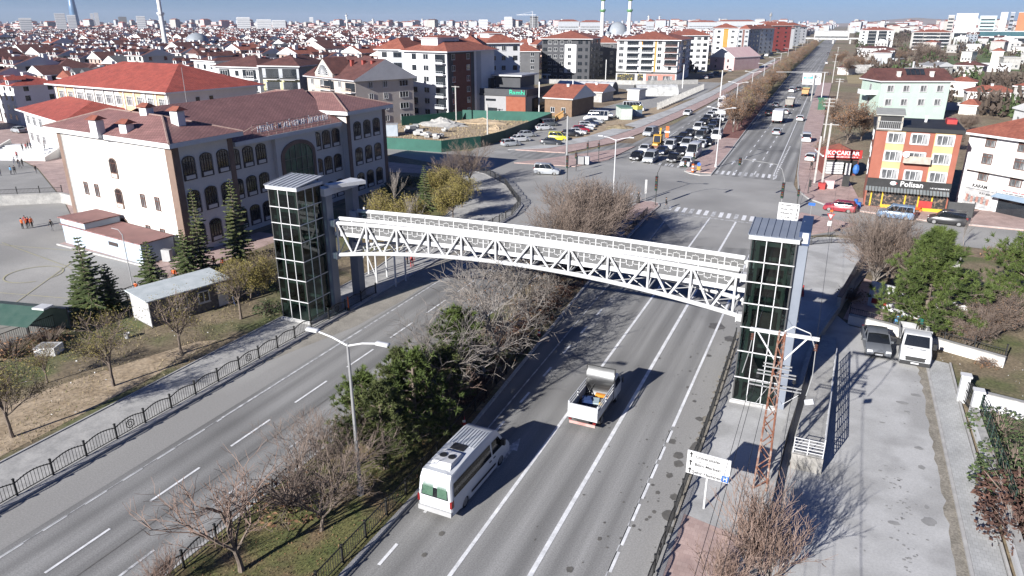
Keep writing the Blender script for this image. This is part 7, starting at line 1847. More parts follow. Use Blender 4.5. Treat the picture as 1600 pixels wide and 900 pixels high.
# gabled house with the round fan window
gA, gB = G(486,186), G(560,200)
gh = apartment('gabled_house', 'beige four storey house with fan window dormer and gabled red roof behind the near school', gA, gB, 17, 11.0, 4, mat('beige_render',(.52,.46,.41),(.58,.52,.47),.4,.85), M['tiled'], 'house', front=[(.12,'curtain',1.2),(.34,'curtain',1.4),(.5,'dark',1.4),(.7,'curtain',1.2)], right=[(.25,'curtain',1.2),(.5,'curtain',1.2),(.82,'plain',2.6)], rh=4.6, oh=.8, chim=0, near=True, roofgable='x', wh=1.4, fascia=mat('gable_grey',(.5,.5,.52),(.56,.56,.58),.5,.85), balc=[('f',.28,.58,mat('beige_rail',(.55,.42,.34),(.6,.46,.38),.5,.8),1,1.2),('f',.8,1.0,mat('beige_rail',.5),1,1.3)])
Lg, ag = frame_axes(gA, gB)
k = MB(); n = 14
ring = [(Lg*.42+3.4*math.cos(math.pi*i/n), 11.4+3.4*math.sin(math.pi*i/n)) for i in range(n+1)]
k.prism([(Lg*.42-4.4,-.6),(Lg*.42+4.4,-.6),(Lg*.42+4.4,5),(Lg*.42-4.4,5)], 11.3, 12.2)
k.add([(Lg*.42-4.6,-.6,12.2),(Lg*.42+4.6,-.6,12.2),(Lg*.42,-.6,15.8),(Lg*.42-4.6,6,12.2),(Lg*.42+4.6,6,12.2),(Lg*.42,6,15.8)], [(0,1,2),(0,2,5,3),(2,1,4,5)], 0); fd = k.build('dormer', mat('beige_render',.5), gh)
k = MB(); k.add([(Lg*.42-4.8,-.7,12.3),(Lg*.42,-.7,16.05),(Lg*.42,6,16.05),(Lg*.42-4.8,6,12.3),(Lg*.42+4.8,-.7,12.3),(Lg*.42+4.8,6,12.3)], [(0,1,2,3),(1,4,5,2)]); k.build('dormer_roof', M['tiled'], fd)
k = MB(); cx_, cz_ = Lg*.42, 11.9
k.add([(cx_,-.66,cz_)]+[(cx_+2.5*math.cos(math.pi*i/n),-.66,cz_+2.5*math.sin(math.pi*i/n)) for i in range(n+1)], [(0,i+1,i+2) for i in range(n)]); fw = k.build('fan_window', M['glassd'], fd)
k = MB()
for i in range(n+1): k.bar((cx_+2.5*math.cos(math.pi*i/n),-.7,cz_+2.5*math.sin(math.pi*i/n)),(cx_+(.8 if i%2 else .2)*math.cos(math.pi*i/n),-.7,cz_+(.8 if i%2 else .2)*math.sin(math.pi*i/n)), .09)
for i in range(n): k.bar((cx_+2.55*math.cos(math.pi*i/n),-.7,cz_+2.55*math.sin(math.pi*i/n)),(cx_+2.55*math.cos(math.pi*(i+1)/n),-.7,cz_+2.55*math.sin(math.pi*(i+1)/n)), .16)
k.build('fan_bars', M['whitewall'], fw)
for i, (x, y) in enumerate(((.62,5),(.7,9),(.78,6),(.85,10),(.92,6.5),(.2,7))): chimney_bm((Lg*x,y,13.8), .8, 1.6).build('chimney', mat('chimney_red',(.3,.06,.05),(.36,.08,.06),1,.8), gh)
apartment('apartment_block', 'yellow framed block with black balconies behind the near school', G(418,182), G(474,184), 16, 13.2, 4, paleg, M['tiled'], front=[], right=[(.3,'dark',1.6),(.7,'dark',1.4)], rh=2.6, oh=.9, chim=2, balc=[('f',.08,.46,M['black'],0,1.3),('f',.54,.95,M['black'],0,1.3)], bands=[('f',.0,.06,0,9,mat('lemon_panel',(.7,.66,.3),(.76,.72,.36),.4,.8)),('f',.47,.53,0,9.5,mat('lemon_panel',.5)),('f',0,1,9.3,9.9,mat('lemon_panel',.5))])
apartment('apartment_block', 'white balcony block with red hip roof left of the yellow framed one', G(346,176), G(412,180), 15, 12.6, 4, W_, M['tiled'], front=[(.2,'plain',2.6),(.5,'dark',1.2),(.8,'plain',2.4)], rh=2.8, oh=.9, chim=2, balc=[('f',.08,.34,W_,0,1.2),('f',.62,.95,W_,0,1.2)])
apartment('apartment_block', 'white row block with four gabled bays at the far left', G(8,150), G(100,165), 12, 10.5, 4, W_, M['tiled'], front=[(.06,'dark',1.2),(.19,'plain',1.2),(.31,'dark',1.2),(.44,'plain',1.2),(.56,'dark',1.2),(.69,'plain',1.2),(.81,'dark',1.2),(.94,'plain',1.2)], rh=3.0, oh=.6, chim=4, dorm=4, balc=[('f',.13,.24,W_,1,1.1),('f',.38,.49,W_,1,1.1),('f',.63,.74,W_,1,1.1)])
apartment('apartment_block', 'grey and white house with red roof and chimney left of the orange school', G(95,158), G(135,165), 14, 8.6, 3, paleg, M['tiled'], 'house' , front=[(.3,'dark',1.2),(.7,'dark',1.2)], rh=3.2, oh=.8, chim=1)
apartment('apartment_block', 'white block with dormers above the roof of the peach school', G(312,160), G(346,165), 16, 13, 4, W_, M['tiled'], front=[(.2,'plain',1.2),(.5,'dark',1.4),(.8,'plain',1.2)], rh=2.6, chim=2, dorm=2)
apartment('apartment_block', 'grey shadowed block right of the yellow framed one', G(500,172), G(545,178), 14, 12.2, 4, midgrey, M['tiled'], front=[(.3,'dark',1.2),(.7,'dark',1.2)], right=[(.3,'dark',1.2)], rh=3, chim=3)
apartment('apartment_block', 'white and dark brown block with window strips behind the tall white block', G(716,172), G(756,172), 22, 17.5, 6, W_, M['tileo'], front=[(.2,'plain',1.6),(.75,'plain',1.2)], right=[(.3,'dark',1.2),(.7,'dark',1.2)], rh=3, oh=.9, chim=2, bands=[('f',.1,.4,.5+2.9*i,1.4+2.9*i,mat('tan_panel',(.42,.25,.15),(.46,.29,.18),.5,.8)) for i in range(6)]+[('f',.55,1,0,9,midgrey)])
apartment('apartment_block', 'white upper and navy lower block with twin roofs left of the grey apartments', G(762,160), G(812,158), 22, 18, 6, W_, M['tileo'], front=[(.2,'plain',1.3),(.5,'plain',1.3),(.85,'dark',1.4)], right=[(.3,'dark',1.3),(.7,'dark',1.3)], rh=3, oh=.9, chim=1, bands=[('f',0,1,0,7,navyw)], pent=(.2,.6,.2,.6,3))
apartment('apartment_block', 'dark grey apartment block with white balcony panels and orange red roof', G(846,126), G(920,127.5), 30, 17.6, 6, charcoal, M['tileo'], front=[(.07,'dark',1.8),(.17,'plain',1.5),(.29,'plain',1.5),(.42,'plain',1.5),(.58,'plain',1.5),(.8,'dark',1.8),(.93,'dark',1)], right=[(.15,'dark',2),(.4,'plain',1.5),(.65,'dark',2),(.88,'plain',1.5)], rh=3.2, oh=1.3, chim=2, bands=[('f',.48,.72,3.6,15.5,W_),('f',.0,.2,.2,3,W_)], pent=(.35,.6,.3,.6,1.6))
apartment('apartment_block', 'long white apartment block with brown corner balconies and shops below', G(962,126.5), G(1056,129), 42, 17.2, 5, W_, M['tileo'], front=[(.07,'plain',2),(.7,'plain',1.6),(.88,'dark',1.3)], right=[(.1,'dark',2.4),(.3,'plain',2),(.5,'dark',2.4),(.7,'plain',2),(.9,'dark',2.4)], rh=3.4, oh=1.3, chim=4, zbase=4.2, wh=1.5, near=False,
  balc=[('f',.16,.36,W_,0,1.4),('f',.4,.6,W_,0,1.4),('f',.78,.99,brownp,1,1.4),('r',.36,.6,W_,0,1.3)], bands=[('f',0,1,3.4,4.2,DK),('f',.02,.32,.3,3.2,mat('shop_glass_gold',(.02,.02,.02),(.5,.4,.08),1.2,.4,lo=.56,hi=.62)),('f',.36,.46,.3,3.2,mat('shop_glass_gold',.5)),('f',.5,.98,.2,3.3,mat('salmon_shop',(.5,.2,.16),(.56,.25,.2),.5,.8)),('f',.54,.7,.3,2.6,M['glassw']),('f',.78,.94,.3,2.6,M['glassw']),('f',.4,.42,13.8,17,ochre),('f',.62,.65,4.3,17,ochre),('r',0,1,3.4,4.2,DK)])
apartment('apartment_block', 'apartment block continuing behind the long white one along the road', G(1062,112), G(1104,112), 36, 18, 6, W_, M['tileo'], front=[(.12,'plain',2),(.36,'dark',2),(.62,'plain',2),(.86,'dark',2)], right=[(.15,'dark',2.4),(.4,'dark',2.4),(.65,'dark',2.4),(.9,'dark',2.4)], rh=3, oh=1.2, chim=3)
rowb = [(1112,1148,96,21,W_,ochre,'white block with ochre stripes beside the pink house'),(1150,1166,90,20,paleg,brownp,'pale block with rust red corner in the far roadside row'),(1168,1182,84,20,W_,DK,'white block with dark stripes in the far roadside row'),(1184,1192,80,22,mat('crimson_panel',(.24,.05,.045),(.29,.06,.055),.4,.7),DK,'crimson block in the far roadside row'),(1194,1204,76,20,W_,M['blue'],'white block with blue strip in the far roadside row'),(1206,1218,72,22,paleg,DK,'pale grey block in the far roadside row'),(1220,1236,68,20,W_,ochre,'last white block of the far roadside row before the gantry trees')]
for x0, x1, yb, h_, mm, m2, lab in rowb:
    apartment('apartment_block', lab, G(x0,yb), G(x1,yb+.4), 30, h_, 6, mm, M['tileo'], front=[(.2,'dark',2),(.8,'plain',2)], right=[(.2,'dark',2),(.5,'dark',2),(.8,'dark',2)], rh=3, oh=1, chim=2, bands=[('f',.4,.6,.3,h_,m2)])
for x0, x1, yb, h_, lab in ((930,962,118,15,'narrow grey block between the charcoal and long white apartments'),(800,842,132,13,'low dark roofed block left of the charcoal apartments'),(690,716,150,17,'white block half hidden behind the tall white one')):
    apartment('apartment_block', lab, G(x0,yb), G(x1,yb), 20, h_, 5, midgrey if x0 != 690 else W_, M['tileo'], front=[(.25,'plain',1.5),(.75,'plain',1.5)], rh=3, chim=2)
pk = apartment('house', 'pale pink house with dark ridge beside the far apartments', G(1108,108), G(1146,110), 26, 6.5, 2, M['pink'], M['pink'], 'house', front=[(.25,'dark',.9),(.75,'dark',.9)], rh=5, chim=0, roofgable='y', oh=.3)
apartment('house', 'small white house with pink roof right of the pale pink house', G(1148,106), G(1168,106), 22, 6, 2, W_, M['pink'], 'house', front=[(.5,'dark',1.2)], rh=3, chim=1)
# restaurant with green lettering
bA, bB = G(734,178), G(821,183)
rb_ = apartment('restaurant', 'grey and brick flat roofed restaurant with dark roof band and green lettering', bA, bB, 22, 5.4, 1, mat('concrete_panel',(.33,.33,.34),(.38,.38,.39),.4,.8), charcoal, 'restaurant', flat=True, bands=[('f',.66,1.0,0,5.3,mat('brick_orange_panel',(.3,.09,.05),(.35,.12,.07),1,.85)),('f',.08,.2,3.9,4.5,M['glassd']),('f',.3,.48,3.9,4.5,M['glassd']),('f',.32,.5,1.2,2.1,M['glassd']),('r',.2,.95,.3,4.6,M['glassd']),('f',-.02,1.02,5.3,7.2,charcoal),('r',-.02,1.02,5.3,7.2,charcoal)])
Lb, ab_ = frame_axes(bA, bB)
text('Bambi', 2.0, mat('sign_green',(.03,.5,.3),(.04,.55,.34),2,.4), rb_, (Lb*.86,-.14,6.3), ext=.04, bold=.03)
k = MB(); k.box(Lb*.3,Lb*.75,6,16,7.2,10.2); k.box(Lb*.26,Lb*.8,5,17,10.2,10.6,1); k.box(Lb*.2,Lb*.28,4,6,5.9,9.6); k.build('roof_room', [charcoal, M['tin']], rb_)
house('house', 'red roofed timber house right of the brick restaurant', 851,180, 893,183, 14, 4.6, mat('timber_wall',(.2,.13,.08),(.26,.17,.11),1,.8), M['tileo'], rh=3.2, roofgable='x', fr=(.3,.7))
house('house', 'small ruined red roofed house beside the greenhouse tunnel', 907,158, 940,160, 9, 3.0, M['concrete2'], M['tileo'], rh=2.2, roofgable='x', fr=(.5,))
def tunnel(name, label, A, B, d, h, m):
    L, a = frame_axes(A, B); t = MB(); n = 10
    pts = [(d/2-d/2*math.cos(math.pi*i/n), h*math.sin(math.pi*i/n)) for i in range(n+1)]
    t.add([(0,y,z) for y, z in pts]+[(L,y,z) for y, z in pts], [(i,i+1,n+2+i,n+1+i) for i in range(n)]); t.add([(L-.05,y,z) for y, z in pts], [tuple(range(n+1))], 1); t.add([(0.05,y,z) for y, z in pts], [tuple(range(n+1))], 1)
    for i in range(0, 9): x = L*i/8; t.path([(x,y,z+.05) for y, z in pts], .06, 4)
    o = t.build(name, [m, M['darkgrey']], loc=(A[0],A[1],0), rz=a); tag(o, label, 'greenhouse'); return o
tunnel('greenhouse_tunnel', 'long white greenhouse tunnel behind the red roofed house', G(868,146), G(955,149), 11, 4.2, mat('plastic_film',(.6,.61,.62),(.68,.68,.69),.3,.5))
tunnel('greenhouse_tunnel', 'ragged white plastic tunnel in the nursery garden', G(995,150), G(1060,150), 9, 3.6, mat('torn_film',(.4,.4,.38),(.7,.7,.7),.8,.6,detail=8))
house('shed', 'yellowish flat shed in the nursery garden', 980,156, 998,157, 6, 3.0, M['cream'], M['tin'], flat=True, fr=())
low_wall('long white yard wall before the dark grey and white apartments', [G(815,130), G(930,131), G(1010,133), G(1090,131)], .4, 1.7, M['concrete2'])
c = MB()
for i in range(24):
    p = Vector(G(1028,171)); q2 = Vector(G(1098,140)); w = p.lerp(q2, i/23); c.cbox((w.x,w.y,1.0),(.7,.35,2.0),.4)
o = c.build('concrete_fence', M['concrete2']); tag(o, 'row of pale concrete fence posts along the nursery roadside', 'fence')
gk = thing('container_kiosk', 'green roofed white container with faded lettering on the waste ground', 'container', (*G(962,183),0), R(-62))
k = MB(); k.box(0,6.5,0,3,.1,3.0); k.build('wall', mat('container_white',(.5,.56,.5),(.66,.7,.66),.8,.6), gk); k = MB(); k.box(-.15,6.65,-.15,3.15,3.0,3.25); k.build('roof', mat('container_green',(.12,.22,.17),(.15,.26,.2),1,.6), gk)
k2 = thing('kiosk', 'small yellow and pale blue kiosk right of the green roofed container', 'kiosk', (*G(987,181),0), R(-30))
k = MB(); k.box(0,2,0,2,0,1.8); k.box(-.05,2.05,-.05,2.05,1.8,2.8,1); k.build('wall', [mat('kiosk_blue',(.4,.5,.56),(.46,.56,.62),1,.6), mat('kiosk_yellow',(.6,.55,.12),(.66,.6,.16),1,.6)], k2)
c = MB(); c.cbox((0,0,.9),(1.1,.5,1.9)); c.cbox((0,0,2.0),(1.5,.7,.35)); o = c.build('recycling_bin', mat('bin_green',(.02,.1,.05),(.03,.13,.07),1,.5), loc=(*G(1283,172),.1)); o.scale=(1.8,1.8,1.6); tag(o, 'tall dark green recycling bin on the right pavement before the gantry', 'bin')
# hoarding
hp = [G(600,232), G(690,238), G(751,230), G(790,219), G(862,190)]
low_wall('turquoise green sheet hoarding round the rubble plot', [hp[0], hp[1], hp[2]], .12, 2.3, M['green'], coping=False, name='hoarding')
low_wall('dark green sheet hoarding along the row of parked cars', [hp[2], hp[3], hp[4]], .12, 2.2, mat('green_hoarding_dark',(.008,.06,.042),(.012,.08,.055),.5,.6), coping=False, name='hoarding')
low_wall('green hoarding on a pale wall before the brick restaurant', [G(723,186), G(790,188), G(860,190)], .2, 2.4, M['green'], coping=False, name='hoarding')
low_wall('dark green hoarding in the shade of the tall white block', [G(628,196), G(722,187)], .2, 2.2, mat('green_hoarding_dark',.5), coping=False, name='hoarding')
o = MB().box(-2.2,2.2,-1.2,1.2,0,2.6).box(-2.3,2.3,-1.3,1.3,2.6,2.72,1).build('site_container', [mat('container_blue',(.4,.46,.52),(.48,.53,.58),1,.6), M['tin']], loc=(*G(607,212),0), rz=R(30)); tag(o, 'pale grey site container behind the right end of the school', 'container')
g = random.Random(12)
for i, (px, py, s) in enumerate(((655,212,2.4),(664,214,1.6),(672,215,1.3),(684,217,1.6),(692,216,1.2),(640,206,2.6),(700,206,1.4),(648,203,2.2))):
    c = MB(); x, y = 0, 0
    for k_ in range(3): c.cbox((g.uniform(-.6,.6),g.uniform(-.5,.5),s*.2+.3*k_),(s*g.uniform(.6,1),s*g.uniform(.4,.8),s*.3), g.uniform(0,3))
    o = c.build('rubble_block', M['concrete'], loc=(*G(px,py),0)); tag(o, 'pale broken concrete slabs heaped in the building plot', 'rubble', 'concrete rubble in the plot')
def heap(label, px, py, rx, ry, h, m, seed):
    g2 = random.Random(seed); c = MB(); n, k_ = 16, 6; vs = []
    for j in range(k_+1):
        f = j/k_
        for i in range(n):
            a = 2*math.pi*i/n; vs.append(((1-f)*rx*math.cos(a)*g2.uniform(.8,1.2),(1-f)*ry*math.sin(a)*g2.uniform(.8,1.2),h*(f**.8)*g2.uniform(.75,1.15)-.05*(j == 0)))
    c.add(vs, [(j*n+i,j*n+(i+1)%n,(j+1)*n+(i+1)%n,(j+1)*n+i) for j in range(k_) for i in range(n)])
    o = c.build('soil_heap', m, loc=(*G(px,py),-.02)); tag(o, label, 'soil heap')
heap('pale soil heap in the middle of the rubble plot', 775, 206, 3.2, 2.2, 1.6, M['sand'], 1)
heap('grey soil heap at the back left of the rubble plot', 690, 195, 7, 4, 1.8, M['concrete2'], 2)
heap('low brown soil heap on the waste ground behind the parked cars', 968, 200, 4, 3, 1.0, M['earth'], 3)
heap('long soil heap at the back of the plot by the wall', 755, 192, 8, 3, 1.2, M['sand'], 4)
ph = MB()
for _ in range(2500):
    x = g.uniform(-108,-68); y = g.uniform(130,184); s_ = g.uniform(.15,.5); o_ = len(ph.v); a = g.uniform(0,6.28)
    if x < -72-(184-y)*.1+(-20 if y < 140 else 0): pass
    ph.v += [(x-.1*math.cos(a),y-.1*math.sin(a),-.02),(x+.1*math.cos(a),y+.1*math.sin(a),-.02),(x+g.gauss(0,.15),y+g.gauss(0,.15),s_)]; ph.f.append([o_,o_+1,o_+2]); ph.m.append(0)
stuff(ph.build('plot_weeds', M['drygrass']))
# orange railings by the timber house
c = MB(); p, q2 = Vector(G(868,190)), Vector(G(896,172))
for i in range(30): w = p.lerp(q2, i/29); c.box(w.x-.12,w.x+.12,w.y-.05,w.y+.05,0,1.7)
c.bar((p.x,p.y,1.3),(q2.x,q2.y,1.3), .1); o = c.build('timber_fence', mat('orange_timber',(.45,.24,.08),(.5,.29,.1),1,.7)); tag(o, 'orange timber fence before the red roofed timber house', 'fence')
# ============================================================ mosques and minarets
def minaret(x, y, h, label, r=1.6, bands=M['whitewall'], bal=2, group=None):
    t = thing('minaret', label, 'minaret', (x,y,0), 0, group)
    k = MB(); k.lathe([(r*1.3,0),(r*1.3,h*.2),(r,h*.24),(r*.95,h*.55),(r*.85,h*.57),(r*.8,h*.84),(r*.62,h*.86),(r*.6,h*.9)], (0,0,0), 10); k.build('shaft', M['whitewall'], t, True)
    k = MB(); k.lathe([(r*.75,h*.9),(r*.02,h)], (0,0,0), 10); k.build('spire', mat('spire_grey',(.2,.23,.24),(.25,.28,.29),.5,.5), t, True)
    for z in ((.56,.85) if bal == 2 else (.56,.72,.85)):
        k = MB(); k.lathe([(r*.95,h*z-1.6),(r*1.55,h*z),(r*1.55,h*z+1.1),(r*.9,h*z+1.1)], (0,0,0), 10); k.build('balcony', bands, t)
    return t
gband = mat('green_band', (.12,.3,.12), (.17,.36,.16), .5, .7)
def far_h(d, py): return CAM_H+d*(37-py)/1184.0
x, y = G(258,66); sc_ = 620/math.hypot(x,y); x, y = x*sc_, y*sc_; minaret(x, y, far_h(620,-22), 'tall white minaret rising above the housing at the left', 1.75)
dm = thing('mosque', 'grey domed mosque beside the left white minaret', 'mosque', (x+22, y+10, 0), .2)
k = MB(); k.box(-11,11,-9,9,0,9); k.build('hall', M['whitewall'], dm); k = MB(); k.lathe([(8.5,9),(8.5,10.5),(8,12.8),(6,15.6),(3,17.2),(.1,17.8)], (0,0,0), 18); k.build('dome', mat('lead_dome',(.3,.33,.36),(.36,.39,.42),.5,.5), dm, True)
for px, lab in ((941,'left green banded white minaret of the pair above the apartments'),(983,'right green banded white minaret of the pair above the apartments')):
    a = math.atan((px-800)/1184.7)-YAW; d = 760; minaret(d*math.sin(a), d*math.cos(a), far_h(d,-26), lab, 1.95, gband, 3)
a = math.atan((965-800)/1184.7)-YAW; d = 775
dm = thing('mosque', 'grey domed mosque between the two green banded minarets', 'mosque', (d*math.sin(a), d*math.cos(a), 0), -a)
k = MB(); k.box(-14,14,-14,14,0,13); k.build('hall', M['whitewall'], dm); k = MB(); k.lathe([(11,13),(11,15.5),(10.5,18.5),(8,22.5),(4,25),(.1,26)], (0,0,0), 20); k.build('dome', mat('lead_dome',.5), dm, True)
for sx in (-10,10):
    k = MB(); k.lathe([(4,13),(4,14),(3,16),(.1,17.5)], (sx,-10,0), 12); k.build('side_dome', mat('lead_dome',.5), dm, True)
for px, yt, d, lab in ((542,21,1900,'thin white minaret on the skyline over the far housing'),(583,28,2600,'tiny minaret on the skyline right of the thin white one'),(660,28,2700,'tiny white minaret left of the twin skyline pair'),(679,29,2700,'tiny white minaret right of the twin skyline pair'),(878,28,2400,'distant minaret left of the green banded pair'),(1013,23,2300,'left of two distant minarets right of the green banded pair'),(1030,24,2300,'right of two distant minarets right of the green banded pair'),(1124,28,2600,'left of two tiny minarets above the road row'),(1135,29,2600,'right of two tiny minarets above the road row'),(236,29,2600,'tiny minaret left of the tall white one')):
    a = math.atan((px-800)/1184.7)-YAW; minaret(d*math.sin(a), d*math.cos(a), far_h(d,yt), lab, d/900, bal=2)
def at_h(px, d): a = math.atan((px-800)/1184.7)-YAW; return d*math.sin(a), d*math.cos(a)
# skyline towers
def tower_block(px0, px1, yt, d, label, m, cat='tower', name='tower_block', win=True):
    x0, y0 = at_h(px0, d); x1, y1 = at_h(px1, d); L, a = frame_axes((x0,y0),(x1,y1)); h = far_h(d, yt)
    t = thing(name, label, cat, (x0,y0,0), a); k = MB(); k.box(0,L,0,L*.8,0,h); k.build('wall', m, t)
    if win:
        k = MB()
        for f in range(int(h/3.4)): k.box(L*.04,L*.96,-.4,-.02,1.6+3.4*f,3.0+3.4*f)
        k.build('window_rows', paleg if 'white' in label or 'pale' in label else midgrey, t)
    return t
x0, y0 = at_h(118, 3600); h = far_h(3600, 6)
t = thing('skyscraper', 'slender curved glass skyscraper on the hazy left skyline', 'skyscraper', (x0,y0,0), -at_h(118,1)[0])
k = MB(); k.lathe([(15,0),(15.5,h*.3),(14,h*.7),(11.5,h*.97),(9,h)], (0,0,0), 14); k.build('glass_wall', mat('blue_tower_glass',(.12,.22,.36),(.16,.27,.42),.02,.3), t, True)
for a_ in ((87,104,24,1900,'white slab block left of the skyscraper'),(106,120,26,2100,'pale slab block at the foot of the skyscraper'),(143,148,24,2600,'pale twin tower on the left skyline'),(149,156,23,2600,'pale broad tower on the left skyline'),(214,228,27,1700,'pale office block left of the tall white minaret'),(370,391,28,1600,'white office block on the skyline right of the minaret'),(30,50,30,1500,'low pale block at the left skyline'),(186,199,28,2700,'bluish tower on the left skyline'),(788,800,27,1700,'white tower left of the tower crane'),(828,841,26,1700,'grey concrete tower under construction beside the crane'),(748,762,31,1900,'white slab on the skyline above the white blocks'),(484,490,28,2600,'pale twin tower on the middle skyline'),(401,424,31,1700,'row of white slabs on the skyline'),(425,446,32,1900,'pale slab row next to the white slabs')):
    tower_block(*a_[:5], W_ if 'grey' not in a_[4] and 'bluish' not in a_[4] else M['grey'])
for x0_, x1_, yt, d, lab in ((872,905,34,1200,'long pale pink slab with red roof left of the minaret pair'),(906,940,35,1250,'second long pale slab left of the minaret pair'),(1010,1022,34,1300,'slab with red upper floor behind the minaret pair'),(1060,1068,34,1400,'round topped white block on the skyline'),(1075,1120,35,1500,'long pale red slab over the far row'),(1120,1180,34,1600,'longest pale slab near the end of the far row'),(1185,1232,36,1700,'cream slab at the end of the road row'),(1205,1250,42,1100,'pale yellow hall at the end of the far roadside row'),(1275,1330,47,1300,'long white low terminal crossing the end of the road')):
    x0, y0 = at_h(x0_, d); x1, y1 = at_h(x1_, d)
    apartment('slab_block', lab, (x0,y0), (x1,y1), 18, far_h(d, yt), 5, M['concrete'] if 'terminal' in lab or 'white' in lab else paleg, M['tileo'] if 'terminal' not in lab else M['tin'], flat='terminal' in lab, rh=3, chim=0, bands=[('f',.04,.96,2+4*i,3.8+4*i,M['glassw']) for i in range(5)] if 'terminal' not in lab else [('f',.03,.97,1,5,M['glassd'])])
cr = thing('tower_crane', 'white tower crane over the grey tower under construction', 'crane', (*at_h(832,1690),0), .2)
k = MB(); hh = far_h(1690,22); k.tube((0,0,0),(0,0,hh), .9, n=4); k.bar((8,0,hh-3),(-36,0,hh-3), 1.0); k.bar((0,0,hh+4),(-30,0,hh-2.5), .3); k.bar((0,0,hh-1),(0,0,hh+4), .8); k.build('mast_and_jib', M['white'], cr)
ma = thing('radio_mast', 'slim radio mast standing over the far roadside row', 'mast', (*at_h(1203,900),0))
k = MB(); k.tube((0,0,0),(0,0,far_h(900,21)), .8, .4, 6); k.tube((0,0,far_h(900,27)),(0,0,far_h(900,23)), 1.4, 1.4, 8); k.build('mast', M['grey'], ma)
ov = thing('overpass', 'low road bridge crossing the carriageway far ahead', 'bridge', (-20,1050,0))
k = MB(); k.box(-60,45,-6,6,5.5,7.2); k.build('deck', M['concrete'], ov)
k = MB()
for x in (-35,-16,2,22): k.box(x-1,x+1,-5,5,0,5.5)
k.build('piers', M['concrete'], ov)
# ============================================================ the dense housing quarter
def house_kind(seed):
    g = random.Random(seed); w, d, h = g.uniform(9,13), g.uniform(9,12), g.uniform(7.5,12)
    wm_ = [M['whitewall'], M['cream'], M['concrete'], paleg, mat('grey_blue_render',(.25,.28,.32),(.3,.33,.37),.4,.85), mat('salmon_render',(.5,.36,.3),(.56,.42,.36),.4,.85)][seed%6]
    rm_ = [M['tiled'], M['tiler'], M['tiled'], M['tileo'], M['tiled'], M['tiled']][(seed*5+seed//4)%6] if seed not in (3,8) else midgrey
    a = MB(); a.box(-w/2,w/2,-d/2,d/2,0,h)
    for f in range(4):
        z = 1.2+f*h/4.0
        if z+1.2 > h: break
        for x in (-.32,0,.32): a.box(w*x-.6,w*x+.6,-d/2-.03,-d/2+.02,z,z+1.3,1)
        for y in (-.25,.25): a.box(w/2-.02,w/2+.03,d*y-.6,d*y+.6,z,z+1.3,1)
        if f and seed%2: a.box(-w*.2,w*.2,-d/2-1.2,-d/2,z-.9,z-.1,0)
    r = MB(); gab = (None,'x','y')[seed%3]; rh = g.uniform(2,2.9)
    hip_roof(r, -w/2, w/2, -d/2, d/2, h, rh, .6, 0, .22, 1, gab)
    if gab == 'y': a.add([(-w/2,-d/2+.0,h),(w/2,-d/2,h),(0,-d/2,h+rh*.9)], [(0,1,2)], 0)
    if gab == 'x': a.add([(w/2,-d/2,h),(w/2,d/2,h),(w/2,0,h+rh*.9)], [(0,1,2)], 0)
    for i in range(2):      # dormer fronts
        if seed%3 != 2:
            x = w*(-.25+.5*i); r.box(x-1,x+1,-d/2-.1,-d/2+3,h+.2,h+1.6,1); r.add([(x-1.3,-d/2-.3,h+1.55),(x+1.3,-d/2-.3,h+1.55),(x,-d/2-.3,h+2.5),(x-1.3,-d/2+4,h+1.55),(x+1.3,-d/2+4,h+1.55),(x,-d/2+4,h+2.5)], [(0,2,5,3),(2,1,4,5),(0,1,2)], 0); r.box(x-.5,x+.5,-d/2-.13,-d/2-.1,h+.5,h+1.4,2)
    c = MB()
    for i in range(g.randint(3,6)):
        x, y = g.uniform(-.42,.42)*w, g.uniform(-.35,.4)*d; k = chimney_bm((x,y,h+rh*.45), g.uniform(.8,1.5), g.uniform(1.0,2.2)); c.merge(k, mi=0)
    return a, r, c, [wm_, M['glassd']], [rm_, M['whitewall'], M['glassd']], [M['whitewall']], (h, wm_, rm_)
HK = [house_kind(s) for s in range(12)]
HM = [(k[0].mesh('wall', k[3]), k[1].mesh('roof', k[4]), k[2].mesh('chimney', k[5])) for k in HK]
desc = ['white','cream','grey','pale grey','blue grey','salmon']
QA = R(9.5)
cq, sq = math.cos(-QA), math.sin(-QA)
def blocked(x, y):
    # keep the built things, roads and plots free
    if x > -48+(-.02*y): return True
    if y < 230 and x > -185: return True
    if x > -150 and y < 420: return True
    if x > -90-(y-400)*.01 and y < 1000: return True
    return False
sites = []
g = random.Random(77)
for i in range(-40, 175):
    for j in range(-10, 150):
        u = -2300+i*15.5+g.uniform(-1.2,1.2); v = -100+j*(19 if j%2 else 19)+g.uniform(-1.5,1.5)
        if j%9 == 4 or i%14 == 5: continue
        x, y = u*cq-v*sq, u*sq+v*cq
        if y < 60: continue
        az = math.atan2(x, y)+YAW
        if abs(az) > R(38): continue
        d = math.hypot(x, y)
        if d < 190 or d > 2350 or blocked(x, y): continue
        if d > 900 and g.random() < .25: continue
        if x < -70 and y < 150: 
            if d < 215: continue
        sites.append((d, x, y))
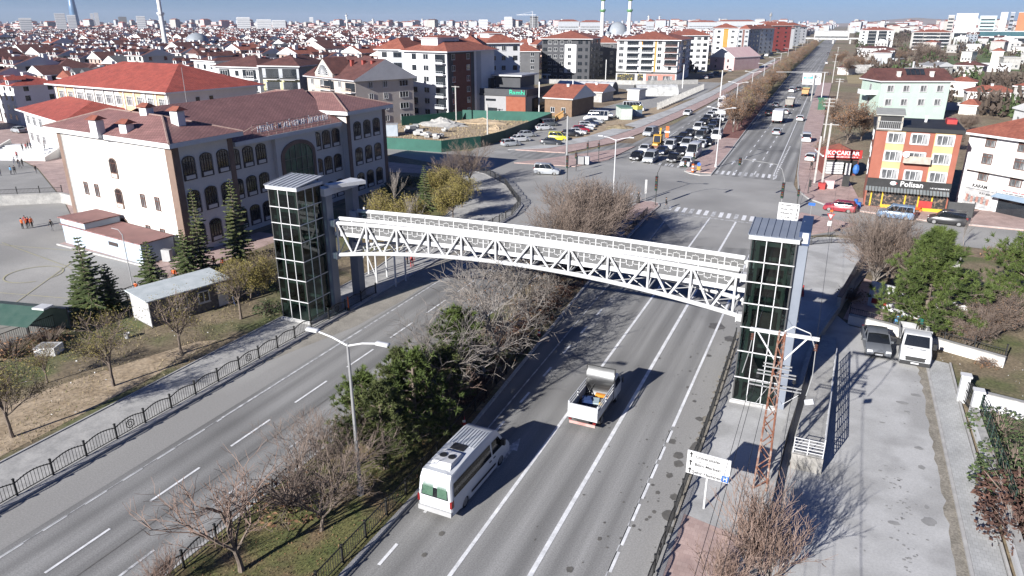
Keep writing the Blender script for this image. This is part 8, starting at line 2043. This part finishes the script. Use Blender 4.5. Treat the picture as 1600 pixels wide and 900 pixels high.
# right hand side: sparse village houses
for _ in range(260):
    y = g.uniform(420, 2600); x = g.uniform(20, 1.0*y)
    az = math.atan2(x, y)+YAW
    if abs(az) > R(37): continue
    if 480 < y < 820 and 60 < x < 230: continue
    sites.append((math.hypot(x,y)*1.3, x, y))
sites.sort()
rest = []
for n_, (d, x, y) in enumerate(sites):
    s = g.randrange(12); rz = -QA*0-R(9.5)+R(g.choice((0,0,0,90,180,-90)))*0+R(g.uniform(-4,4)) + (R(90) if g.random() < .25 else 0)
    sc = g.uniform(.88,1.12)
    if n_ < 296:
        roofc = 'maroon' if HK[s][6][2] is M['tiled'] else ('red' if HK[s][6][2] is M['tiler'] else ('grey' if HK[s][6][2] is midgrey else 'orange red'))
        row = 'nearest' if d < 300 else ('nearer' if d < 380 else ('middle' if d < 460 else 'farther'))
        lab = '%s walled house with %s roof in the %s rows of dense housing' % (desc[s%6], roofc, row)
        t = thing('terraced_house', lab, 'house', (x,y,0), rz, 'dense quarter: '+desc[s%6]+' '+roofc+' '+row, sc)
        w, r, c = HM[s]; link('wall', w, t); rr2 = link('roof', r, t); link('chimney', c, rr2)
    else: rest.append((s, x, y, rz, sc))
allm = []
def mid(m):
    if m not in allm: allm.append(m)
    return allm.index(m)
big = MB()
for s, x, y, rz, sc in rest:
    a, r, c, ma, mr, mc, _ = HK[s]
    mt = Matrix.Translation((x,y,0)) @ Matrix.Rotation(rz,4,'Z') @ Matrix.Scale(sc,4)
    for mb, ms in ((a,ma),(r,mr),(c,mc)):
        k = len(big.v); co, si = math.cos(rz)*sc, math.sin(rz)*sc
        big.v.extend([(x+p[0]*co-p[1]*si, y+p[0]*si+p[1]*co, p[2]*sc) for p in mb.v])
        ids = [mid(m) for m in ms]
        far = math.hypot(x,y) > 1100
        for f, m in zip(mb.f, mb.m): big.f.append([i+k for i in f]); big.m.append(ids[m])
stuff(big.build('distant_houses', allm))
# far city of larger blocks fading in the haze
far = MB(); g = random.Random(9); fm_ = [paleg, mat('far_cream_wall',(.42,.4,.37),(.5,.48,.44),.02,.85), M['tileo'], M['tiled'], M['concrete'], M['glassd'], M['pink']]
for _ in range(6500):
    d = 2200+6200*g.random()**1.5; az = g.uniform(-R(40), R(36)); ang = az-YAW
    x, y = d*math.sin(ang), d*math.cos(ang)
    if x > 40 and d > 3500 and g.random() < .85: continue
    if abs(x+26+.004*y) < 40: continue
    w, dd, h = g.uniform(10,34), g.uniform(10,18), g.uniform(6,15)*(1+.9*(g.random() < .12))*(1+d/9000)
    rz = g.uniform(-.3,.1)+(1.57 if g.random() < .3 else 0); co, si = math.cos(rz), math.sin(rz)
    o = len(far.v)
    P8 = [(-w/2,-dd/2),(w/2,-dd/2),(w/2,dd/2),(-w/2,dd/2)]
    for z in (0,h):
        for a, b in P8: far.v.append((x+a*co-b*si, y+a*si+b*co, z))
    wi = g.choice((0,0,0,1,1,4,6))
    for f in ((0,1,5,4),(1,2,6,5),(2,3,7,6),(3,0,4,7)): far.f.append([o+i for i in f]); far.m.append(wi)
    for z, (ia, ib) in ((h+2.6,(0,1)),):
        for a, b in ((-w/2+3,0),(w/2-3,0)): far.v.append((x+a*co-b*si, y+a*si+b*co, z))
    ri = g.choice((2,2,3,2,4))
    for f in ((4,5,9,8),(5,6,9),(6,7,8,9),(7,4,8)): far.f.append([o+i for i in f]); far.m.append(ri)
stuff(far.build('far_city', fm_))
# trees among the houses
tb = MB()
tk = [bush(201+i, 1, 1, 60, .22, 10)[1] for i in range(4)]
for _ in range(3200):
    if g.random() < .65: y = 235+2200*g.random()**1.7; x = 8+g.random()**1.2*.85*y
    else:
        d = g.uniform(330, 2600); ang = g.uniform(-R(38),R(20))-YAW; x, y = d*math.sin(ang), d*math.cos(ang)
        if x > -60: continue
    if 150 < y < 620 and -70 < x < 14: continue
    if -60 < x+.012*y < 12 and y < 2500: continue
    if 380 < y < 620 and 60 < x < 250 and g.random() < .8: continue
    if 215 < y < 262 and x < 34: continue
    k = tk[g.randrange(4)]; s_ = g.uniform(3,6.5); o = len(tb.v)
    tb.v.extend([(x+p[0]*s_*.6, y+p[1]*s_*.6, p[2]*s_*1.2) for p in k.v]); q_i = 0 if g.random() < .75 else 1
    for f in k.f: tb.f.append([i+o for i in f]); tb.m.append(q_i)
stuff(tb.build('distant_trees', [mat('far_brown_trees',(.075,.055,.042),(.12,.09,.07),.05,.95), M['hedge']]))
wd = MB()
for _ in range(900):
    y = g.uniform(1500, 5200); x = g.uniform(30, .6*y); k = tk[g.randrange(4)]; s_ = g.uniform(6,11); o = len(wd.v)
    wd.v.extend([(x+p[0]*s_*1.2, y+p[1]*s_*1.2, p[2]*s_*1.1) for p in k.v])
    for f in k.f: wd.f.append([i+o for i in f]); wd.m.append(0)
stuff(wd.build('far_wood', mat('far_brown_trees',.5)))

# ============================================================ people
def person(name, label, x, y, z, rz, shirt, trousers, hgt=1.72, pose='stand', hair=None, group=None, skirt=False, vest=None):
    """one continuous body grown from a jointed skeleton"""
    s = hgt/1.75
    P = {'pelvis':(0,0,.95),'chest':(0,0,1.3),'neck':(0,.01,1.49),'head':(0,.02,1.6),'top':(0,.02,1.73)}
    st = .16 if pose == 'walk' else .02
    lean = .0
    J = [(0,0,.95,.13),(0,0,1.12,.125),(0,-.005,1.32,.15),(0,0,1.43,.1),(0,.01,1.5,.058),(0,.025,1.6,.098),(0,.015,1.69,.085)]
    E = [(0,1),(1,2),(2,3),(3,4),(4,5),(5,6)]
    def add(parent, pts):
        i = parent
        for p in pts: J.append(p); E.append((i, len(J)-1)); i = len(J)-1
    for s_ in (-1, 1):
        k = st*s_
        if pose == 'sit': add(0, [(.1*s_,0,.92,.1),(.12*s_,.42,.9,.08),(.12*s_,.46,.48,.055),(.12*s_,.46,.08,.045),(.12*s_,.6,.04,.04)])
        else: add(0, [(.1*s_,0,.9,.1),(.105*s_,k*.9+.02,.5,.07),(.11*s_,k*1.5-.05*(pose == 'walk' and s_ < 0),.1,.045),(.115*s_,k*1.5+.13,.04,.04)])
        if pose == 'work': arm = [(.19*s_,0,1.42,.06),(.24*s_,.14,1.2,.048),(.16*s_,.4,1.12,.038),(.15*s_,.49,1.12,.035),(.15*s_,.56,1.1,.02)]
        elif pose == 'reach': arm = [(.19*s_,0,1.42,.06),(.25*s_,.18,1.3,.048),(.2*s_,.42,1.42,.038),(.2*s_,.5,1.45,.035),(.2*s_,.57,1.47,.02)]
        else: arm = [(.19*s_,0,1.42,.06),(.26*s_,-k*.4,1.16,.048),(.27*s_,-k*.9+.06,.9,.038),(.27*s_,-k*1.0+.08,.8,.035),(.27*s_,-k*1.0+.1,.73,.02)]
        add(3, arm)
    me = bpy.data.meshes.new('person')
    me.from_pydata([j[:3] for j in J], E, []); ob = bpy.data.objects.new('person', me); COL.objects.link(ob)
    md = ob.modifiers.new('s', 'SKIN'); 
    for v, j in zip(me.skin_vertices[0].data, J): v.radius = (j[3], j[3]*.85)
    me.skin_vertices[0].data[0].use_root = True
    sd = ob.modifiers.new('u', 'SUBSURF'); sd.levels = 1; sd.render_levels = 1
    m2 = bpy.data.meshes.new_from_object(ob.evaluated_get(bpy.context.evaluated_depsgraph_get()))
    COL.objects.unlink(ob); bpy.data.objects.remove(ob)
    for m in (shirt, trousers, M['skin'], M['black'], vest or shirt): m2.materials.append(m)
    while len(m2.materials) > 5: m2.materials.pop(index=0)
    hx = .2
    for p in m2.polygons:
        c = p.center
        if c.z > 1.48: p.material_index = 2
        elif abs(c.x) > .1 and ((pose == 'stand' or pose == 'walk') and abs(c.x) > .235 and c.z < .84): p.material_index = 2
        elif pose in ('work','reach') and c.y > .45 and abs(c.x) < .3 and c.z > 1: p.material_index = 2
        elif c.z < .1: p.material_index = 3
        elif c.z < .97 and not (abs(c.x) > .2): p.material_index = 1
        else: p.material_index = 4 if vest and abs(c.x) < .19 else 0
        p.use_smooth = True
    o = link(name, m2, None, (x,y,z), rz); o.scale = (s,s,s); tag(o, label, 'person', group)
    h = MB(); h.ball((0,-.01,1.655),(.1,.115,.1),10); h.v = [v if not (v[1] > .05 and v[2] < 1.66) else (v[0]*.8,.05,max(v[2],1.64)) for v in h.v]; h.build('hair', hair or M['hair'], o, True)
    f = MB(); f.ball((-.035,.108,1.615),.012,6); f.ball((.035,.108,1.615),.012,6); f.build('eyes', M['black'], o); f = MB(); f.add([(-.012,.105,1.6),(.012,.105,1.6),(0,.135,1.575),(0,.1,1.57)], [(0,1,2),(0,2,3),(1,3,2)]); f.bar((-.025,.107,1.545),(.025,.107,1.545), .008); f.build('nose_and_mouth', M['skin'], o)
    if skirt: k = MB(); k.lathe([(.17,1.05),(.22,.7),(.3,.05)], (0,0,0), 12); k.build('long_coat', shirt, o, True)
    if pose != 'sit':
        k = MB()
        for s_ in (-1,1):
            bx, by, bz = (.27*s_, -st*s_*1.0+.09, .78) if pose in ('stand','walk') else ((.15*s_,.5,1.115) if pose == 'work' else (.2*s_,.51,1.455))
            for q in range(4):
                if pose in ('stand','walk'): k.tube((bx,by-.03+.02*q,bz),(bx,by-.03+.02*q+.01,bz-.075-.01*(q in (1,2))), .009, .007, 5)
                else: k.tube((bx-.03+.02*q,by,bz),(bx-.03+.02*q,by+.075+.01*(q in (1,2)),bz-.02), .009, .007, 5)
            k.tube((bx-.02*s_,by+.03,bz+.02),(bx-.04*s_,by+.06,bz-.03), .01, .008, 5)
        k.build('fingers', M['skin'], o, True)
    return o
blk, nvy, jean, gryc = M['black'], mat('navy_cloth',(.02,.03,.07),(.03,.04,.09),3,.9), mat('denim',(.05,.08,.16),(.07,.1,.2),4,.9), mat('grey_cloth',(.15,.15,.16),(.2,.2,.21),4,.9)
grn, redc, lbl, wht = mat('teal_sweater',(.01,.1,.075),(.015,.13,.1),4,.9), mat('red_cloth',(.4,.03,.03),(.5,.05,.05),4,.9), mat('sky_blue_cloth',(.1,.35,.6),(.14,.4,.66),4,.9), mat('white_cloth',.6,.7,4,.9)
def at(px, py, z=0): return (*G(px, py, z), z)
person('person', 'man in dark clothes crossing the zebra crossing by the median tip', *at(1040,327), R(-70), blk, gryc, pose='walk')
person('person', 'person in a long black coat waiting on the median tip', *at(997,317,.13), R(200), blk, blk, 1.65, skirt=True)
person('person', 'man in teal sweater and dark trousers standing in the bed of the white lorry', 8.4, 60.0, .95, R(20), grn, mat('brown_trousers',(.06,.045,.04),(.08,.06,.05),4,.9), pose='work')
person('person', 'man in blue jeans leaning over the low wall behind the white lorry', 6.9, 62.4, .0, R(-30), lbl, jean, 1.7, pose='reach')
person('person', 'person in a red vest walking under the left end of the footbridge', *at(644,418), R(30), redc, redc, pose='walk')
person('person', 'person in dark clothes beside the red vested one under the footbridge', *at(637,414), R(120), nvy, blk)
person('person', 'person walking on the verge right of the cabin in dark clothes', *at(367,477,.1), R(80), blk, nvy, 1.65, pose='walk')
for px, py, rz, lab, h in ((274,440,40,'child in orange vest behind the cabin near the fir',1.45),(336,420,0,'child in orange vest left of the pair below the school windows',1.45),(350,422,70,'child in orange vest right of the pair below the school windows',1.45),(215,462,10,'child in orange jacket between the dark fir and the spruce',1.45)):
    person('person', lab, *at(px,py), R(rz), M['orangev'], gryc, h, pose='walk')
grp = 'pupils in orange vests huddled on the school court'
for i, (px, py) in enumerate(((36,358),(41,354),(43,357),(46,356),(51,356))):
    person('person', 'pupil in an orange or red vest in the huddle on the court', *at(px,py), R(70*i), (M['orangev'], redc)[i%2], gryc if i%2 else blk, 1.45, group=grp)
person('person', 'pupil in black walking alone toward the huddle on the court', *at(82,361), R(100), blk, gryc, 1.5, pose='walk')
grp = 'pupils around the school stair'
for i, (px, py) in enumerate(((18,273),(24,272),(30,261),(32,263),(36,260),(23,256),(57,271),(2,237),(1,275))):
    person('person', 'pupil standing about in the yard below the school stair', *at(px,py), R(47*i), (lbl, blk, blk, gryc, blk, wht, blk, blk, gryc)[i], (gryc, blk, nvy)[i%3], 1.5, pose='walk' if i%2 else 'stand', group=grp)
for i, (px, py) in enumerate(((36,236),(42,236),(45,233),(49,233),(26,242),(70,233))):
    x, y = G(px, py, 1.8); person('person', 'pupil standing at the head of the school stair', x, y, 1.8 if i != 4 else 1.0, R(60*i), (blk, redc, blk, nvy, redc, wht)[i], blk, 1.5, group='pupils on top of the school stair')
person('person', 'person in black carrying things on the pavement by the red shop', *at(1267,266,.12), R(150), blk, blk, pose='walk')
person('person', 'left of two people walking on the right pavement beyond the gantry', *at(1294,118,.1), R(10), blk, nvy, pose='walk')
person('person', 'right of two people walking on the right pavement beyond the gantry', *at(1297,118,.1), R(10), nvy, blk, pose='walk')
def cone(x, y, label, h=.75):
    t = thing('traffic_cone', label, 'traffic cone', (x,y,.12)); k = MB(); k.box(-.2,.2,-.2,.2,0,.04); k.build('base', M['black'], t)
    k = MB(); k.lathe([(.16,.04),(.1,h*.45),(.035,h)], (0,0,0), 12); c = k.build('cone', M['red'], t, True); k = MB(); k.lathe([(.118,h*.35),(.09,h*.56)], (0,0,0), 12); k.build('band', M['white'], c)
cone(*G(725,667), 'red cone at the median kerb ahead of the minibus'); cone(*G(842,527), 'red cone on the median kerb near the footbridge')
x, y = G(545,487); k = MB(); k.lathe([(.14,0),(.14,.25)], (0,0,0), 10, 0); k.lathe([(.06,.25),(.05,1.3)], (0,0,0), 8, 1); o = k.build('flexible_post', [M['black'], M['orangev']], loc=(x,y,.13)); tag(o, 'orange flexible post beside the portal column foot', 'bollard')
k = MB(); k.lathe([(.14,0),(.13,.5)], (0,0,0), 10, 0); k.lathe([(.07,.5),(.06,1.1)], (0,0,0), 8, 0); o = k.build('hydrant', M['red'], loc=(*G(1253,465),.13)); tag(o, 'small red hydrant in the shade of the right lift tower', 'hydrant')
tb_ = thing('traffic_board', 'orange white striped board standing in the outer queue lane', 'barrier board', (*G(1042,216),.0))
k = MB(); k.box(-.35,.35,-.05,.05,.2,2.6); pn = k.build('panel', M['orangev'], tb_); k = MB(); k.box(-.6,.6,-.08,.08,1.2,1.6); k.build('cross_bar', M['white'], tb_)
# bits of litter on the verge and car park
lm = MB(); g = random.Random(6)
for _ in range(240):
    if g.random() < .6: x, y, z = g.uniform(-56,-42), g.uniform(18,50), .11
    else: x, y, z = g.uniform(9,30), g.uniform(52,60), .0
    leaf(lm, Vector((x,y,z)), g.uniform(.03,.1), g)
stuff(lm.build('litter', M['white']))

# ============================================================ air
hz = bpy.data.materials.new('haze'); hz.use_nodes = True; nt = hz.node_tree; nt.nodes.clear()
out = nt.nodes.new('ShaderNodeOutputMaterial'); pv = nt.nodes.new('ShaderNodeVolumePrincipled')
pv.inputs['Color'].default_value = (.72,.82,1,1); pv.inputs['Density'].default_value = HAZE; pv.inputs['Anisotropy'].default_value = .2
nt.links.new(pv.outputs[0], out.inputs['Volume'])
if HAZE > 0:
    k = MB(); k.box(-9500,9500,-300,13000,-3,190); o = k.build('haze', hz); stuff(o)
